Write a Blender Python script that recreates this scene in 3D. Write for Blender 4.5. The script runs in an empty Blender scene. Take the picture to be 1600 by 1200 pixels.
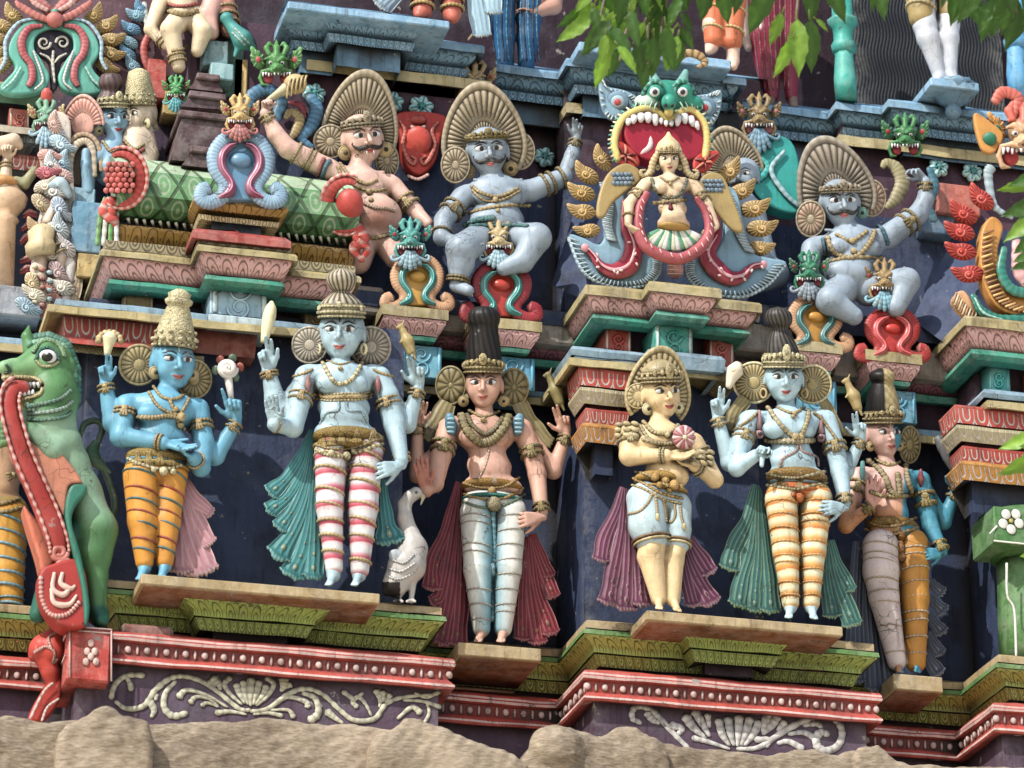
import bpy, math, random
import numpy as np
from math import radians, sin, cos, pi
from mathutils import Vector
from mathutils.bvhtree import BVHTree
random.seed(7)
RNG = np.random.default_rng(11)
YAW, PITCH, FPX, DIST = radians(14.5), radians(22.8), 5356.0, 21.42
PX = DIST / FPX                       # metres per photo pixel at the facade
FWD = np.array([sin(YAW) * cos(PITCH), cos(YAW) * cos(PITCH), sin(PITCH)])
RIGHT = np.array([cos(YAW), -sin(YAW), 0.0])
UP = np.array([-sin(YAW) * sin(PITCH), -cos(YAW) * sin(PITCH), cos(PITCH)])
CAM = -FWD * DIST
scene = bpy.context.scene
COLL = scene.collection
def P(px, py, d=0.0):
 """point of the facade seen at photo position (px, py), d metres in front of the wall plane"""
 v = FWD * FPX + RIGHT * (px - 800.0) + UP * (600.0 - py)
 return CAM + v * ((-d - CAM[1]) / v[1])
def lin(h):
 h = h.lstrip('#')
 out = []
 for i in (0, 2, 4):
  c = int(h[i:i + 2], 16) / 255.0
  out.append(c / 12.92 if c <= 0.04045 else ((c + 0.055) / 1.055) ** 2.4)
 c = np.array(out, dtype=np.float32)
 y = c @ np.array([.3, .55, .15], np.float32)
 return np.minimum((c * .92 + y * .08) * 1.34 + .003, .84)      # faded paint; the gain lifts every colour to stand in for fill light
def nrm(v):
 v = np.asarray(v, float)
 return v / (np.linalg.norm(v) + 1e-12)
def cr(pts, n=8, closed=False):
 """Catmull-Rom through pts (any dimension)"""
 p = np.asarray(pts, float)
 if closed:
  q = np.vstack([p[-1:], p, p[:2]])
  m = len(p)
 else:
  q = np.vstack([2 * p[0] - p[1], p, 2 * p[-1] - p[-2]])
  m = len(p) - 1
 out = []
 for i in range(m):
  a, b, c, d = q[i], q[i + 1], q[i + 2], q[i + 3]
  for k in range(n):
   t = k / n
   out.append(0.5 * (2 * b + (c - a) * t + (2 * a - 5 * b + 4 * c - d) * t * t + (3 * b - a - 3 * c + d) * t ** 3))
 if not closed:
  out.append(p[-1])
 return np.array(out)
def painted(name, rough=0.5, dirt_shade=1.0, pattern=None, bump=0.25, chips=1.0, spec=0.35, carved=False, fade=0):
 m = bpy.data.materials.new(name)
 m.use_nodes = True
 nt = m.node_tree
 N, L = nt.nodes, nt.links
 N.clear()
 out = N.new('ShaderNodeOutputMaterial')
 b = N.new('ShaderNodeBsdfPrincipled')
 L.new(b.outputs[0], out.inputs[0])
 b.inputs['Specular IOR Level'].default_value = spec
 def math_(op, a, c=None, clamp=False):
  n = N.new('ShaderNodeMath'); n.operation = op; n.use_clamp = clamp
  for i, x in enumerate((a, c)):
   if x is None: continue
   if isinstance(x, (int, float)): n.inputs[i].default_value = x
   else: L.new(x, n.inputs[i])
  return n.outputs[0]
 def ramp(x, a, c):
  n = N.new('ShaderNodeMapRange'); n.interpolation_type = 'SMOOTHSTEP'
  L.new(x, n.inputs[0]); n.inputs[1].default_value = a; n.inputs[2].default_value = c
  return n.outputs[0]
 def mix(kind, f, a, c):
  n = N.new('ShaderNodeMix'); n.data_type = 'RGBA'; n.blend_type = kind
  for i, x in ((0, f), (6, a), (7, c)):
   if isinstance(x, (int, float)): n.inputs[i].default_value = x
   elif isinstance(x, tuple): n.inputs[i].default_value = x
   else: L.new(x, n.inputs[i])
  return n.outputs[2]
 geo = N.new('ShaderNodeNewGeometry')
 at = N.new('ShaderNodeAttribute'); at.attribute_name = 'Col'
 col = at.outputs['Color']
 def noise(scale, detail=4, stretch=None, rough_=0.6):
  n = N.new('ShaderNodeTexNoise'); n.inputs['Scale'].default_value = scale
  n.inputs['Detail'].default_value = detail; n.inputs['Roughness'].default_value = rough_
  src = geo.outputs['Position']
  if stretch:
   mp = N.new('ShaderNodeMapping'); mp.inputs['Scale'].default_value = stretch
   L.new(src, mp.inputs[0]); src = mp.outputs[0]
  L.new(src, n.inputs['Vector'])
  return n.outputs['Fac']
 height = None
 if pattern:
  uv = N.new('ShaderNodeUVMap'); uv.uv_map = 'UV'
  sx = N.new('ShaderNodeSeparateXYZ'); L.new(uv.outputs[0], sx.inputs[0])
  u, v = sx.outputs[0], sx.outputs[1]
  fu = math_('SUBTRACT', math_('FRACT', u), 0.5)
  fu2 = math_('SUBTRACT', math_('FRACT', math_('ADD', u, 0.5)), 0.5)
  def rings(uu, vv, f):
   r = math_('SQRT', math_('ADD', math_('MULTIPLY', uu, uu), math_('MULTIPLY', vv, vv)))
   return r, math_('SINE', math_('MULTIPLY', r, f))
  if pattern == 'arch':
   v1 = math_('MULTIPLY', math_('SUBTRACT', v, 0.12), 0.6)
   r1, s1 = rings(fu, v1, 31.0)
   r2, s2 = rings(fu2, math_('SUBTRACT', v1, 0.30), 31.0)
   in1 = math_('LESS_THAN', r1, 0.5)
   a = math_('MULTIPLY', s1, in1)
   bb = math_('MULTIPLY', s2, math_('SUBTRACT', 1.0, in1))
   h = math_('ADD', a, bb)
   line = ramp(h, -0.9, -0.5)
   edge = math_('MULTIPLY', ramp(v, 0.0, 0.12), math_('SUBTRACT', 1.0, ramp(v, 0.88, 1.0)))
   line = math_('MAXIMUM', line, math_('SUBTRACT', 1.0, edge))
  elif pattern == 'disc':
   vv = math_('SUBTRACT', v, 0.5)
   r1, s1 = rings(fu, math_('MULTIPLY', vv, 0.95), 26.0)
   line = math_('MAXIMUM', ramp(s1, -0.5, 0.1), math_('GREATER_THAN', r1, 0.62))
  elif pattern == 'teeth':
   x = math_('ABSOLUTE', fu)
   ln = ramp(x, 0.36, 0.44)
   r1, s1 = rings(fu, math_('MULTIPLY', math_('SUBTRACT', v, 0.5), 0.7), 34.0)
   line = math_('MULTIPLY', math_('SUBTRACT', 1.0, ln), ramp(s1, -0.6, 0.2))
  elif pattern == 'petal':      # hanging petal outlines, pale on a strong ground
   y_ = math_('MULTIPLY', math_('MINIMUM', math_('SUBTRACT', v, 0.5), 0.0), 0.75)
   r1, s1 = rings(fu, y_, 21.0)
   line = math_('MAXIMUM', ramp(s1, -0.75, -0.35), math_('GREATER_THAN', v, 0.93))
  elif pattern == 'quilt':
   v2 = math_('MULTIPLY', v, 2.0)
   a = math_('ABSOLUTE', math_('SUBTRACT', math_('FRACT', math_('ADD', u, v2)), 0.5))
   c = math_('ABSOLUTE', math_('SUBTRACT', math_('FRACT', math_('SUBTRACT', u, v2)), 0.5))
   dd = math_('MAXIMUM', a, c)
   line = math_('SUBTRACT', 1.0, ramp(dd, 0.42, 0.455))
   r1, s1 = rings(a, c, 30.0)
   motif = math_('MULTIPLY', ramp(s1, 0.2, 0.7), math_('LESS_THAN', r1, 0.36))
   col = mix('MIX', math_('MULTIPLY', motif, 0.55), col, (0.50, 0.55, 0.42, 1))
  elif pattern == 'wave':
   w = math_('ADD', math_('MULTIPLY', u, 64.0), math_('MULTIPLY', math_('SINE', math_('MULTIPLY', v, 26.0)), 3.4))
   line = ramp(math_('SINE', w), -0.7, 0.5)
  height = line
  if pattern == 'petal':
   pale = (0.62, 0.55, 0.50, 1)
   col = mix('MIX', math_('SUBTRACT', 1.0, line), col, pale)
  elif pattern == 'wave':
   col = mix('MIX', math_('MULTIPLY', math_('SUBTRACT', 1.0, line), 0.8), col, (0.004, 0.005, 0.006, 1))
  else:
   dk = mix('MULTIPLY', 1.0, col, (0.22, 0.20, 0.17, 1))
   col = mix('MIX', math_('MULTIPLY', math_('SUBTRACT', 1.0, line), 0.78), col, dk)
 n1 = noise(3.2, 5)
 nb_ = noise(13, 4, (1, 1, .45)); col = mix('MIX', math_('MULTIPLY', ramp(nb_, 0.42, 0.62), 0.30 * dirt_shade), col, mix('MULTIPLY', 1.0, col, (0.66, 0.70, 0.76, 1)))
 n2 = noise(1.0, 5, (26, 26, 2.2))
 n3 = noise(42, 5)
 n4 = noise(9, 6, None, 0.72)
 g1 = ramp(n1, 0.44, 0.72)
 col = mix('MIX', math_('MULTIPLY', g1, 0.42 * dirt_shade), col, mix('MULTIPLY', 1.0, col, (0.42, 0.38, 0.33, 1)))
 g2 = ramp(n2, 0.54, 0.78)
 col = mix('MIX', math_('MULTIPLY', g2, 0.55 * dirt_shade), col, mix('MULTIPLY', 1.0, col, (0.28, 0.26, 0.24, 1)))
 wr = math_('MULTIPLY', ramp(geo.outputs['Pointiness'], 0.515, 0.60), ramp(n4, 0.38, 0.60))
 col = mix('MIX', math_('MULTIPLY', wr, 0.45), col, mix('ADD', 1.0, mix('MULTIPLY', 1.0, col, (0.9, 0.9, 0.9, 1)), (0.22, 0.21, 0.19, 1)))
 if fade:
  n5 = noise(1.5, 6, None, 0.7); n6 = noise(1.0, 6, (9, 9, 1.1), 0.7)
  col = mix('MIX', math_('MULTIPLY', ramp(n5, 0.50, 0.66), fade), col, mix('ADD', 1.0, col, (0.045, 0.048, 0.055, 1)))
  col = mix('MIX', math_('MULTIPLY', ramp(n6, 0.52, 0.72), fade), col, mix('MULTIPLY', 1.0, col, (0.35, 0.33, 0.33, 1)))
  n7 = noise(1.0, 3, (30, 30, 5)); col = mix('MIX', math_('MULTIPLY', ramp(n7, 0.72, 0.76), 0.5 * fade), col, (0.45, 0.44, 0.42, 1))
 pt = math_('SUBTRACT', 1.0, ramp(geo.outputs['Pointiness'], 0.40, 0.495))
 col = mix('MIX', math_('MULTIPLY', pt, 0.65 * dirt_shade), col, (0.035, 0.03, 0.026, 1))
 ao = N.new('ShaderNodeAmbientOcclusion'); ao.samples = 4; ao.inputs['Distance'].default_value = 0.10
 ao_shade = math_('SUBTRACT', 1.0, ramp(math_('ADD', ao.outputs['AO'], math_('MULTIPLY', n4, 0.25)), 0.42, 1.0))
 col = mix('MIX', math_('MULTIPLY', ao_shade, min(0.92, 0.80 * dirt_shade)), col, mix('MULTIPLY', 1.0, col, (0.10, 0.09, 0.085, 1)))  # crevice dirt plus ambient-occlusion shade, mixed into the base colour
 vo = N.new('ShaderNodeTexVoronoi'); vo.feature = 'DISTANCE_TO_EDGE'; vo.inputs['Scale'].default_value = 5.5
 wp_ = N.new('ShaderNodeVectorMath'); wp_.operation = 'ADD'; L.new(geo.outputs['Position'], wp_.inputs[0])
 nw = N.new('ShaderNodeTexNoise'); nw.inputs['Scale'].default_value = 7; L.new(geo.outputs['Position'], nw.inputs['Vector'])
 sc_ = N.new('ShaderNodeVectorMath'); sc_.operation = 'SCALE'; sc_.inputs['Scale'].default_value = 0.22; L.new(nw.outputs['Color'], sc_.inputs[0]); L.new(sc_.outputs[0], wp_.inputs[1])
 L.new(wp_.outputs[0], vo.inputs['Vector'])
 crk = math_('MULTIPLY', math_('SUBTRACT', 1.0, ramp(vo.outputs['Distance'], 0.004, 0.016)), ramp(n1, 0.50, 0.60))
 col = mix('MIX', math_('MULTIPLY', crk, 0.75 * min(1, chips)), col, (0.04, 0.036, 0.033, 1))
 if carved:
  v4 = N.new('ShaderNodeTexVoronoi'); v4.inputs['Scale'].default_value = 95; L.new(geo.outputs['Position'], v4.inputs['Vector'])
  col = mix('MIX', math_('MULTIPLY', ramp(v4.outputs['Distance'], 0.35, 0.75), 0.42), col, mix('MULTIPLY', 1.0, col, (0.2, 0.17, 0.12, 1)))
 ch = ramp(n4, 0.645, 0.68)
 col = mix('MIX', math_('MULTIPLY', ch, 0.55 * chips), col, (0.36, 0.33, 0.29, 1))
 ch2 = ramp(n4, 0.30, 0.27)
 spk = math_('SUBTRACT', 1.0, ramp(n4, 0.275, 0.31))
 col = mix('MIX', math_('MULTIPLY', spk, 0.75 * chips), col, (0.03, 0.027, 0.025, 1))
 hv = N.new('ShaderNodeHueSaturation')
 L.new(col, hv.inputs['Color'])
 L.new(math_('ADD', 0.86, math_('MULTIPLY', n3, 0.28)), hv.inputs['Value'])
 L.new(hv.outputs[0], b.inputs['Base Color'])
 L.new(math_('ADD', rough - 0.18, math_('MULTIPLY', n4, 0.42)), b.inputs['Roughness'])
 bp = N.new('ShaderNodeBump'); bp.inputs['Strength'].default_value = bump; bp.inputs['Distance'].default_value = 0.012
 hh = math_('ADD', math_('MULTIPLY', n3, 0.5), math_('MULTIPLY', n4, 0.7))
 if carved:
  v3 = N.new('ShaderNodeTexVoronoi'); v3.inputs['Scale'].default_value = 95; L.new(geo.outputs['Position'], v3.inputs['Vector'])
  hh = math_('ADD', hh, math_('MULTIPLY', math_('SUBTRACT', 1.0, v3.outputs['Distance']), 1.2)); bp.inputs['Strength'].default_value = 0.45
 if height is not None:
  hh = math_('ADD', hh, math_('MULTIPLY', height, 2.2))
  bp.inputs['Strength'].default_value = 0.6
 L.new(hh, bp.inputs['Height']); L.new(bp.outputs[0], b.inputs['Normal'])
 return m
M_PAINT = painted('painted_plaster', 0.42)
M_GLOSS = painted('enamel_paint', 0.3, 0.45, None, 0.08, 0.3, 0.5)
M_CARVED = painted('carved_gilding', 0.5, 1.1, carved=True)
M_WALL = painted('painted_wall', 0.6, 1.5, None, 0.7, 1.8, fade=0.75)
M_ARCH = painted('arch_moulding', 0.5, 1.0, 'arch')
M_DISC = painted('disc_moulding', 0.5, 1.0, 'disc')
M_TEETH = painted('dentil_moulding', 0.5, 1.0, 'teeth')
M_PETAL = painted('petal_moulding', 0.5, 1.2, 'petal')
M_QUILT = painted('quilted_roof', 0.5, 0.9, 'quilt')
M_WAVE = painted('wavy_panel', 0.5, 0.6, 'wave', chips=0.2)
def simple_mat(name, colr, rough, scale, colr2, bump=0.4, stretch=None):
 m = bpy.data.materials.new(name); m.use_nodes = True
 nt = m.node_tree; N, L = nt.nodes, nt.links
 b = N['Principled BSDF']
 geo = N.new('ShaderNodeNewGeometry')
 mp = N.new('ShaderNodeMapping'); mp.inputs['Scale'].default_value = stretch or (1, 1, 1)
 L.new(geo.outputs['Position'], mp.inputs[0])
 n = N.new('ShaderNodeTexNoise'); n.inputs['Scale'].default_value = scale; n.inputs['Detail'].default_value = 8
 n.inputs['Roughness'].default_value = 0.65
 L.new(mp.outputs[0], n.inputs['Vector'])
 n2 = N.new('ShaderNodeTexNoise'); n2.inputs['Scale'].default_value = 2.5; n2.inputs['Detail'].default_value = 6
 L.new(geo.outputs['Position'], n2.inputs['Vector'])
 ad = N.new('ShaderNodeMath'); ad.operation = 'ADD'
 L.new(n.outputs['Fac'], ad.inputs[0]); L.new(n2.outputs['Fac'], ad.inputs[1])
 r = N.new('ShaderNodeMapRange'); r.inputs[1].default_value = 0.75; r.inputs[2].default_value = 1.25
 L.new(ad.outputs[0], r.inputs[0])
 mx = N.new('ShaderNodeMix'); mx.data_type = 'RGBA'
 L.new(r.outputs[0], mx.inputs[0]); mx.inputs[6].default_value = (*lin(colr), 1); mx.inputs[7].default_value = (*lin(colr2), 1)
 L.new(mx.outputs[2], b.inputs['Base Color'])
 b.inputs['Roughness'].default_value = rough
 bp = N.new('ShaderNodeBump'); bp.inputs['Strength'].default_value = bump; bp.inputs['Distance'].default_value = 0.03
 L.new(n.outputs['Fac'], bp.inputs['Height']); L.new(bp.outputs[0], b.inputs['Normal'])
 return m
M_STONE = simple_mat('weathered_stone', '#685b4a', 0.92, 22.0, '#a69680', 0.6, (1.0, 1.0, 3.2))
M_EARTH = simple_mat('bounce_ground', '#a89b86', 0.95, 3.0, '#c6baa4')  # unseen ground, added and kept pale to bounce fill light upwards
def empty(name, loc, label, cat, group=None):
 o = bpy.data.objects.new(name, None)
 COLL.objects.link(o)
 o.location = loc
 o['label'] = label; o['category'] = cat
 if group: o['group'] = group
 return o
def mesh_obj(name, V, F, C=None, UV=None, mat=None, parent=None, smooth=True):
 V = np.asarray(V, np.float32)
 me = bpy.data.meshes.new(name)
 if parent is not None:
  off = np.array(root_loc(parent), np.float32)
  Vl = V - off
 else:
  Vl = V
 nv = len(V)
 me.vertices.add(nv); me.vertices.foreach_set('co', Vl.ravel())
 if isinstance(F, np.ndarray):
  nf, k = F.shape
  idx = F.ravel().astype(np.int32); starts = np.arange(nf, dtype=np.int32) * k
 else:
  idx = np.array([i for f in F for i in f], np.int32)
  ln = np.array([len(f) for f in F], np.int32)
  starts = np.concatenate([[0], np.cumsum(ln)[:-1]]).astype(np.int32)
  nf = len(F)
 me.loops.add(len(idx)); me.loops.foreach_set('vertex_index', idx)
 me.polygons.add(nf); me.polygons.foreach_set('loop_start', starts)
 me.update(calc_edges=True)
 me.validate()
 if smooth is True:
  me.polygons.foreach_set('use_smooth', np.ones(len(me.polygons), bool))
 elif smooth is not False:
  me.polygons.foreach_set('use_smooth', np.asarray(smooth, bool)[:len(me.polygons)])
 if C is not None:
  a = me.color_attributes.new('Col', 'FLOAT_COLOR', 'POINT')
  cc = np.ones((nv, 4), np.float32); cc[:, :3] = C
  a.data.foreach_set('color', cc.ravel())
 if UV is not None:
  l = me.uv_layers.new(name='UV')
  li = np.zeros(len(me.loops), np.int32); me.loops.foreach_get('vertex_index', li)
  l.data.foreach_set('uv', np.asarray(UV, np.float32)[li].ravel())
 me.materials.append(mat or M_PAINT)
 o = bpy.data.objects.new(name, me)
 COLL.objects.link(o)
 if parent is not None:
  o.parent = parent
 return o
def root_loc(p):
 t = Vector((0, 0, 0))
 while p is not None:
  t = t + p.location; p = p.parent
 return t
class MB:
 """collects shapes with a colour per vertex, links them as one mesh"""
 def __init__(s):
  s.V, s.F, s.C, s.U, s.S, s.n = [], [], [], [], [], 0
 def add(s, V, F, col, uv=None, smooth=True):
  V = np.asarray(V, float)
  col = np.asarray(col, float)
  if col.ndim == 1: col = np.tile(col, (len(V), 1))
  s.V.append(V); s.C.append(col)
  s.U.append(np.zeros((len(V), 2)) if uv is None else np.asarray(uv, float))
  s.F.extend([tuple(i + s.n for i in f) for f in F])
  s.S.extend([smooth] * len(F))
  s.n += len(V)
  return s
 def tube(s, pts, r, col, seg=8, flat=1.0, out=None, closed=False, col2=None, mod=0.0, modn=2):
  """tube along pts; r scalar or list; flat scales the section along `out`; mod = ridged radius with col2 in the grooves"""
  p = np.asarray(pts, float); n = len(p)
  r = np.full(n, float(r)) if np.isscalar(r) else np.interp(np.linspace(0, 1, n), np.linspace(0, 1, len(r)), r)
  if closed: t = np.roll(p, -1, 0) - np.roll(p, 1, 0)
  else: t = np.gradient(p, axis=0)
  t /= np.linalg.norm(t, axis=1)[:, None] + 1e-12
  o0 = np.array([0, -1.0, 0]) if out is None else nrm(out)
  V = np.zeros((n, seg, 3)); C = np.zeros((n, seg, 3))
  ang = np.arange(seg) * 2 * pi / seg
  col = np.asarray(col, float)
  prev = None
  for i in range(n):
   o = o0 - t[i] * (o0 @ t[i])
   if np.linalg.norm(o) < 0.15:
    o = prev if prev is not None else nrm(np.cross(t[i], [1, 0.3, 0.2]))
    o = o - t[i] * (o @ t[i])
   o = nrm(o); prev = o
   w = np.cross(t[i], o)
   k = 1.0
   if mod and (i // 1) % modn == 0: k = 1 - mod
   V[i] = p[i] + r[i] * k * (np.outer(np.cos(ang), o) * flat + np.outer(np.sin(ang), w))
   ci = col if col.ndim == 1 else col[min(len(col) - 1, int(i * len(col) / n))]
   if col2 is not None and i % modn == 0: ci = np.asarray(col2)
   C[i] = ci
  F = []
  m = n if closed else n - 1
  for i in range(m):
   j = (i + 1) % n
   for k in range(seg):
    l = (k + 1) % seg
    F.append((i * seg + k, i * seg + l, j * seg + l, j * seg + k))
  V = V.reshape(-1, 3); C = C.reshape(-1, 3)
  if not closed:
   V = np.vstack([V, p[0] - t[0] * r[0] * 0.5, p[-1] + t[-1] * r[-1] * 0.5]); C = np.vstack([C, C[:1], C[-1:]])
   a, b = n * seg, n * seg + 1
   for k in range(seg):
    l = (k + 1) % seg
    F.append((a, l, k)); F.append((b, (n - 1) * seg + k, (n - 1) * seg + l))
  return s.add(V, F, C)
 def ball(s, c, r, col, basis=None, nu=10, nv=7):
  r = np.broadcast_to(np.asarray(r, float), (3,))
  B = np.eye(3) if basis is None else np.asarray(basis)
  V = []
  for i in range(1, nv):
   th = pi * i / nv
   for j in range(nu):
    ph = 2 * pi * j / nu
    V.append((sin(th) * cos(ph), sin(th) * sin(ph), cos(th)))
  V += [(0, 0, 1), (0, 0, -1)]
  V = np.array(V) * r @ B + np.asarray(c)
  F = []
  for i in range(nv - 2):
   for j in range(nu):
    k = (j + 1) % nu
    F.append((i * nu + j, (i + 1) * nu + j, (i + 1) * nu + k, i * nu + k))
  a = (nv - 1) * nu
  for j in range(nu):
   k = (j + 1) % nu
   F.append((a, j, k)); F.append((a + 1, (nv - 2) * nu + k, (nv - 2) * nu + j))
  return s.add(V, F, col)
 def lathe(s, base, axis, prof, col, seg=20, flute=0, fl=0.0, xdir=None, squash=1.0):
  """prof: list of (height, radius[, colour])"""
  ax = nrm(axis)
  x = nrm(np.cross(ax, [0.1, 1, 0.05])) if xdir is None else nrm(xdir)
  y = np.cross(ax, x)
  V, C, F = [], [], []
  for pr in prof:
   c = col if len(pr) < 3 else pr[2]
   for k in range(seg):
    a = 2 * pi * k / seg
    rr = pr[1] * (1 + (fl * cos(flute * a) if flute else 0))
    V.append(np.asarray(base) + ax * pr[0] + x * rr * cos(a) + y * rr * sin(a) * squash); C.append(c)
  n = len(prof)
  for i in range(n - 1):
   for k in range(seg):
    l = (k + 1) % seg
    F.append((i * seg + k, i * seg + l, (i + 1) * seg + l, (i + 1) * seg + k))
  V.append(np.asarray(base) + ax * prof[-1][0]); C.append(C[-1])
  for k in range(seg): F.append(((n - 1) * seg + k, (n - 1) * seg + (k + 1) % seg, n * seg))
  V.append(np.asarray(base) + ax * prof[0][0]); C.append(C[0])
  for k in range(seg): F.append(((k + 1) % seg, k, n * seg + 1))
  return s.add(np.array(V), F, np.array(C))
 def box(s, lo, hi, col, bev=0.006, smooth=False):
  lo = np.array(lo, float); hi = np.array(hi, float)
  b = min(bev, *(0.45 * (hi - lo)))
  V = []; idx = {}
  for i in (0, 1):
   for j in (0, 1):
    for k in (0, 1):
     c = np.array([(lo, hi)[i][0], (lo, hi)[j][1], (lo, hi)[k][2]])
     sg = np.array([1 - 2 * i, 1 - 2 * j, 1 - 2 * k])
     for a in range(3):
      q = c + sg * b; q[a] = c[a]
      idx[(i, j, k, a)] = len(V); V.append(q)
  F = []
  for a in range(3):
   b1, b2 = (a + 1) % 3, (a + 2) % 3
   for sd in (0, 1):
    quad = []
    for (x, y) in ((0, 0), (1, 0), (1, 1), (0, 1)):
     key = [0, 0, 0]; key[a] = sd; key[b1] = x; key[b2] = y
     quad.append(idx[(*key, a)])
    F.append(tuple(quad) if sd else tuple(reversed(quad)))
  for a in range(3):      # bevel edges along axis a
   b1, b2 = (a + 1) % 3, (a + 2) % 3
   for x in (0, 1):
    for y in (0, 1):
     k0 = [0, 0, 0]; k0[b1] = x; k0[b2] = y
     k1 = list(k0); k1[a] = 1
     q = [idx[(*k0, b1)], idx[(*k0, b2)], idx[(*k1, b2)], idx[(*k1, b1)]]
     F.append(tuple(q) if (x == y) else tuple(reversed(q)))
  for i in (0, 1):
   for j in (0, 1):
    for k in (0, 1):
     q = (idx[(i, j, k, 0)], idx[(i, j, k, 1)], idx[(i, j, k, 2)])
     F.append(q if (i + j + k) % 2 else tuple(reversed(q)))
  return s.add(V, F, col, None, smooth)
 def build(s, name, parent=None, mat=None, uv=False):
  if not s.V: return None
  return mesh_obj(name, np.vstack(s.V), s.F, np.vstack(s.C), np.vstack(s.U) if uv else None, mat, parent, s.S)
class SDF:
 def __init__(s, vox):
  s.h = vox; s.pr = []; s.paints = []
 def _add(s, kind, fn, lo, hi, col, k, sub=False):
  s.pr.append((fn, np.asarray(lo), np.asarray(hi), col, k, sub))
 def cap(s, a, b, ra, rb, col, k=0.02, sub=False):
  a = np.asarray(a, float); b = np.asarray(b, float)
  ab = b - a; L2 = ab @ ab + 1e-12
  def fn(q):
   t = np.clip(((q - a) @ ab) / L2, 0, 1)
   return np.linalg.norm(q - (a + t[..., None] * ab), axis=-1) - (ra + (rb - ra) * t)
  m = max(ra, rb)
  s._add('cap', fn, np.minimum(a, b) - m, np.maximum(a, b) + m, col, k, sub)
 def chain(s, pts, rad, col, k=0.02):
  for i in range(len(pts) - 1):
   s.cap(pts[i], pts[i + 1], rad[i], rad[i + 1], col, k)
 def ell(s, c, r, col, k=0.02, basis=None, sub=False):
  c = np.asarray(c, float); r = np.asarray(r, float)
  B = np.eye(3) if basis is None else np.asarray(basis)
  def fn(q):
   l = (q - c) @ B.T
   k0 = np.linalg.norm(l / r, axis=-1)
   k1 = np.linalg.norm(l / (r * r), axis=-1)
   return np.where(k1 > 1e-9, k0 * (k0 - 1) / np.maximum(k1, 1e-9), -r.min())
  ext = np.sqrt(((B * r[:, None]) ** 2).sum(0))
  s._add('ell', fn, c - ext, c + ext, col, k, sub)
 def poly(s, pts, y0, th, col, k=0.01, rnd=0.0, sub=False):
  """polygon in the X-Z plane (world), centred at depth Y=y0, half thickness th, rounded edge"""
  p = np.asarray(pts, float)
  def fn(q):
   x = q[..., 0]; z = q[..., 2]
   d = np.full(x.shape, 1e9, np.float32); sg = np.ones(x.shape, np.float32)
   n = len(p)
   for i in range(n):
    ax, az = p[i]; bx, bz = p[i - 1]
    ex, ez = bx - ax, bz - az
    wx, wz = x - ax, z - az
    t = np.clip((wx * ex + wz * ez) / (ex * ex + ez * ez + 1e-12), 0, 1)
    d = np.minimum(d, (wx - ex * t) ** 2 + (wz - ez * t) ** 2)
    c1 = z >= az; c2 = z < bz; c3 = ex * wz > ez * wx
    fl = (c1 & c2 & c3) | (~c1 & ~c2 & ~c3)
    sg = np.where(fl, -sg, sg)
   d2 = sg * np.sqrt(d) + rnd
   dy = np.abs(q[..., 1] - y0) - th + rnd
   return np.minimum(np.maximum(d2, dy), 0) + np.sqrt(np.maximum(d2, 0) ** 2 + np.maximum(dy, 0) ** 2) - rnd
  lo = np.array([p[:, 0].min(), y0 - th, p[:, 1].min()]); hi = np.array([p[:, 0].max(), y0 + th, p[:, 1].max()])
  s._add('poly', fn, lo, hi, col, k, sub)
 def paint(s, c, r, col, basis=None):
  s.paints.append((np.asarray(c, float), np.asarray(r, float) * np.ones(3), col, np.eye(3) if basis is None else np.asarray(basis)))
 def mesh(s):
  h = s.h
  solid = [p for p in s.pr if not p[5]]
  lo = np.min([p[1] for p in solid], 0) - 4 * h
  hi = np.max([p[2] for p in solid], 0) + 4 * h
  n = np.ceil((hi - lo) / h).astype(int) + 1
  v = np.full(n, 1.0, np.float32)
  ax = [lo[i] + h * np.arange(n[i]) for i in range(3)]
  for fn, l, u, col, k, sub in s.pr:
   m = k + 3 * h
   i0 = np.maximum(0, np.floor((l - m - lo) / h).astype(int))
   i1 = np.minimum(n, np.ceil((u + m - lo) / h).astype(int) + 1)
   if (i1 <= i0).any(): continue
   q = np.stack(np.meshgrid(*[ax[i][i0[i]:i1[i]] for i in range(3)], indexing='ij'), -1)
   d = fn(q).astype(np.float32)
   sl = tuple(slice(i0[i], i1[i]) for i in range(3))
   a = v[sl]
   if sub:
    d = -d
    hh = np.maximum(k - np.abs(a - d), 0) / max(k, 1e-6)
    v[sl] = np.maximum(a, d) + hh * hh * k * 0.25
   else:
    hh = np.maximum(k - np.abs(a - d), 0) / max(k, 1e-6)
    v[sl] = np.minimum(a, d) - hh * hh * k * 0.25
  V, F = surfnet(v, lo, h)
  C = np.zeros((len(V), 3)); W = np.zeros(len(V))
  for fn, l, u, col, k, sub in s.pr:
   m = 6 * h
   sel = np.where(((V > l - m) & (V < u + m)).all(1))[0]
   if not len(sel): continue
   d = np.abs(fn(V[sel])) if sub else np.maximum(fn(V[sel]), -2 * h)
   w = np.exp(-(d / (0.8 * h)) * 1.6) + 1e-12
   cc = col(V[sel]) if callable(col) else np.asarray(col)
   C[sel] += w[:, None] * cc; W[sel] += w
  C /= np.maximum(W, 1e-12)[:, None]
  for c, r, col, B in s.paints:
   l = np.linalg.norm(((V - c) @ B.T) / r, axis=1)
   f = np.clip((1.08 - l) / 0.16, 0, 1)[:, None]
   cc = col(V) if callable(col) else np.asarray(col)
   C = C * (1 - f) + cc * f
  return V, F, C
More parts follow.
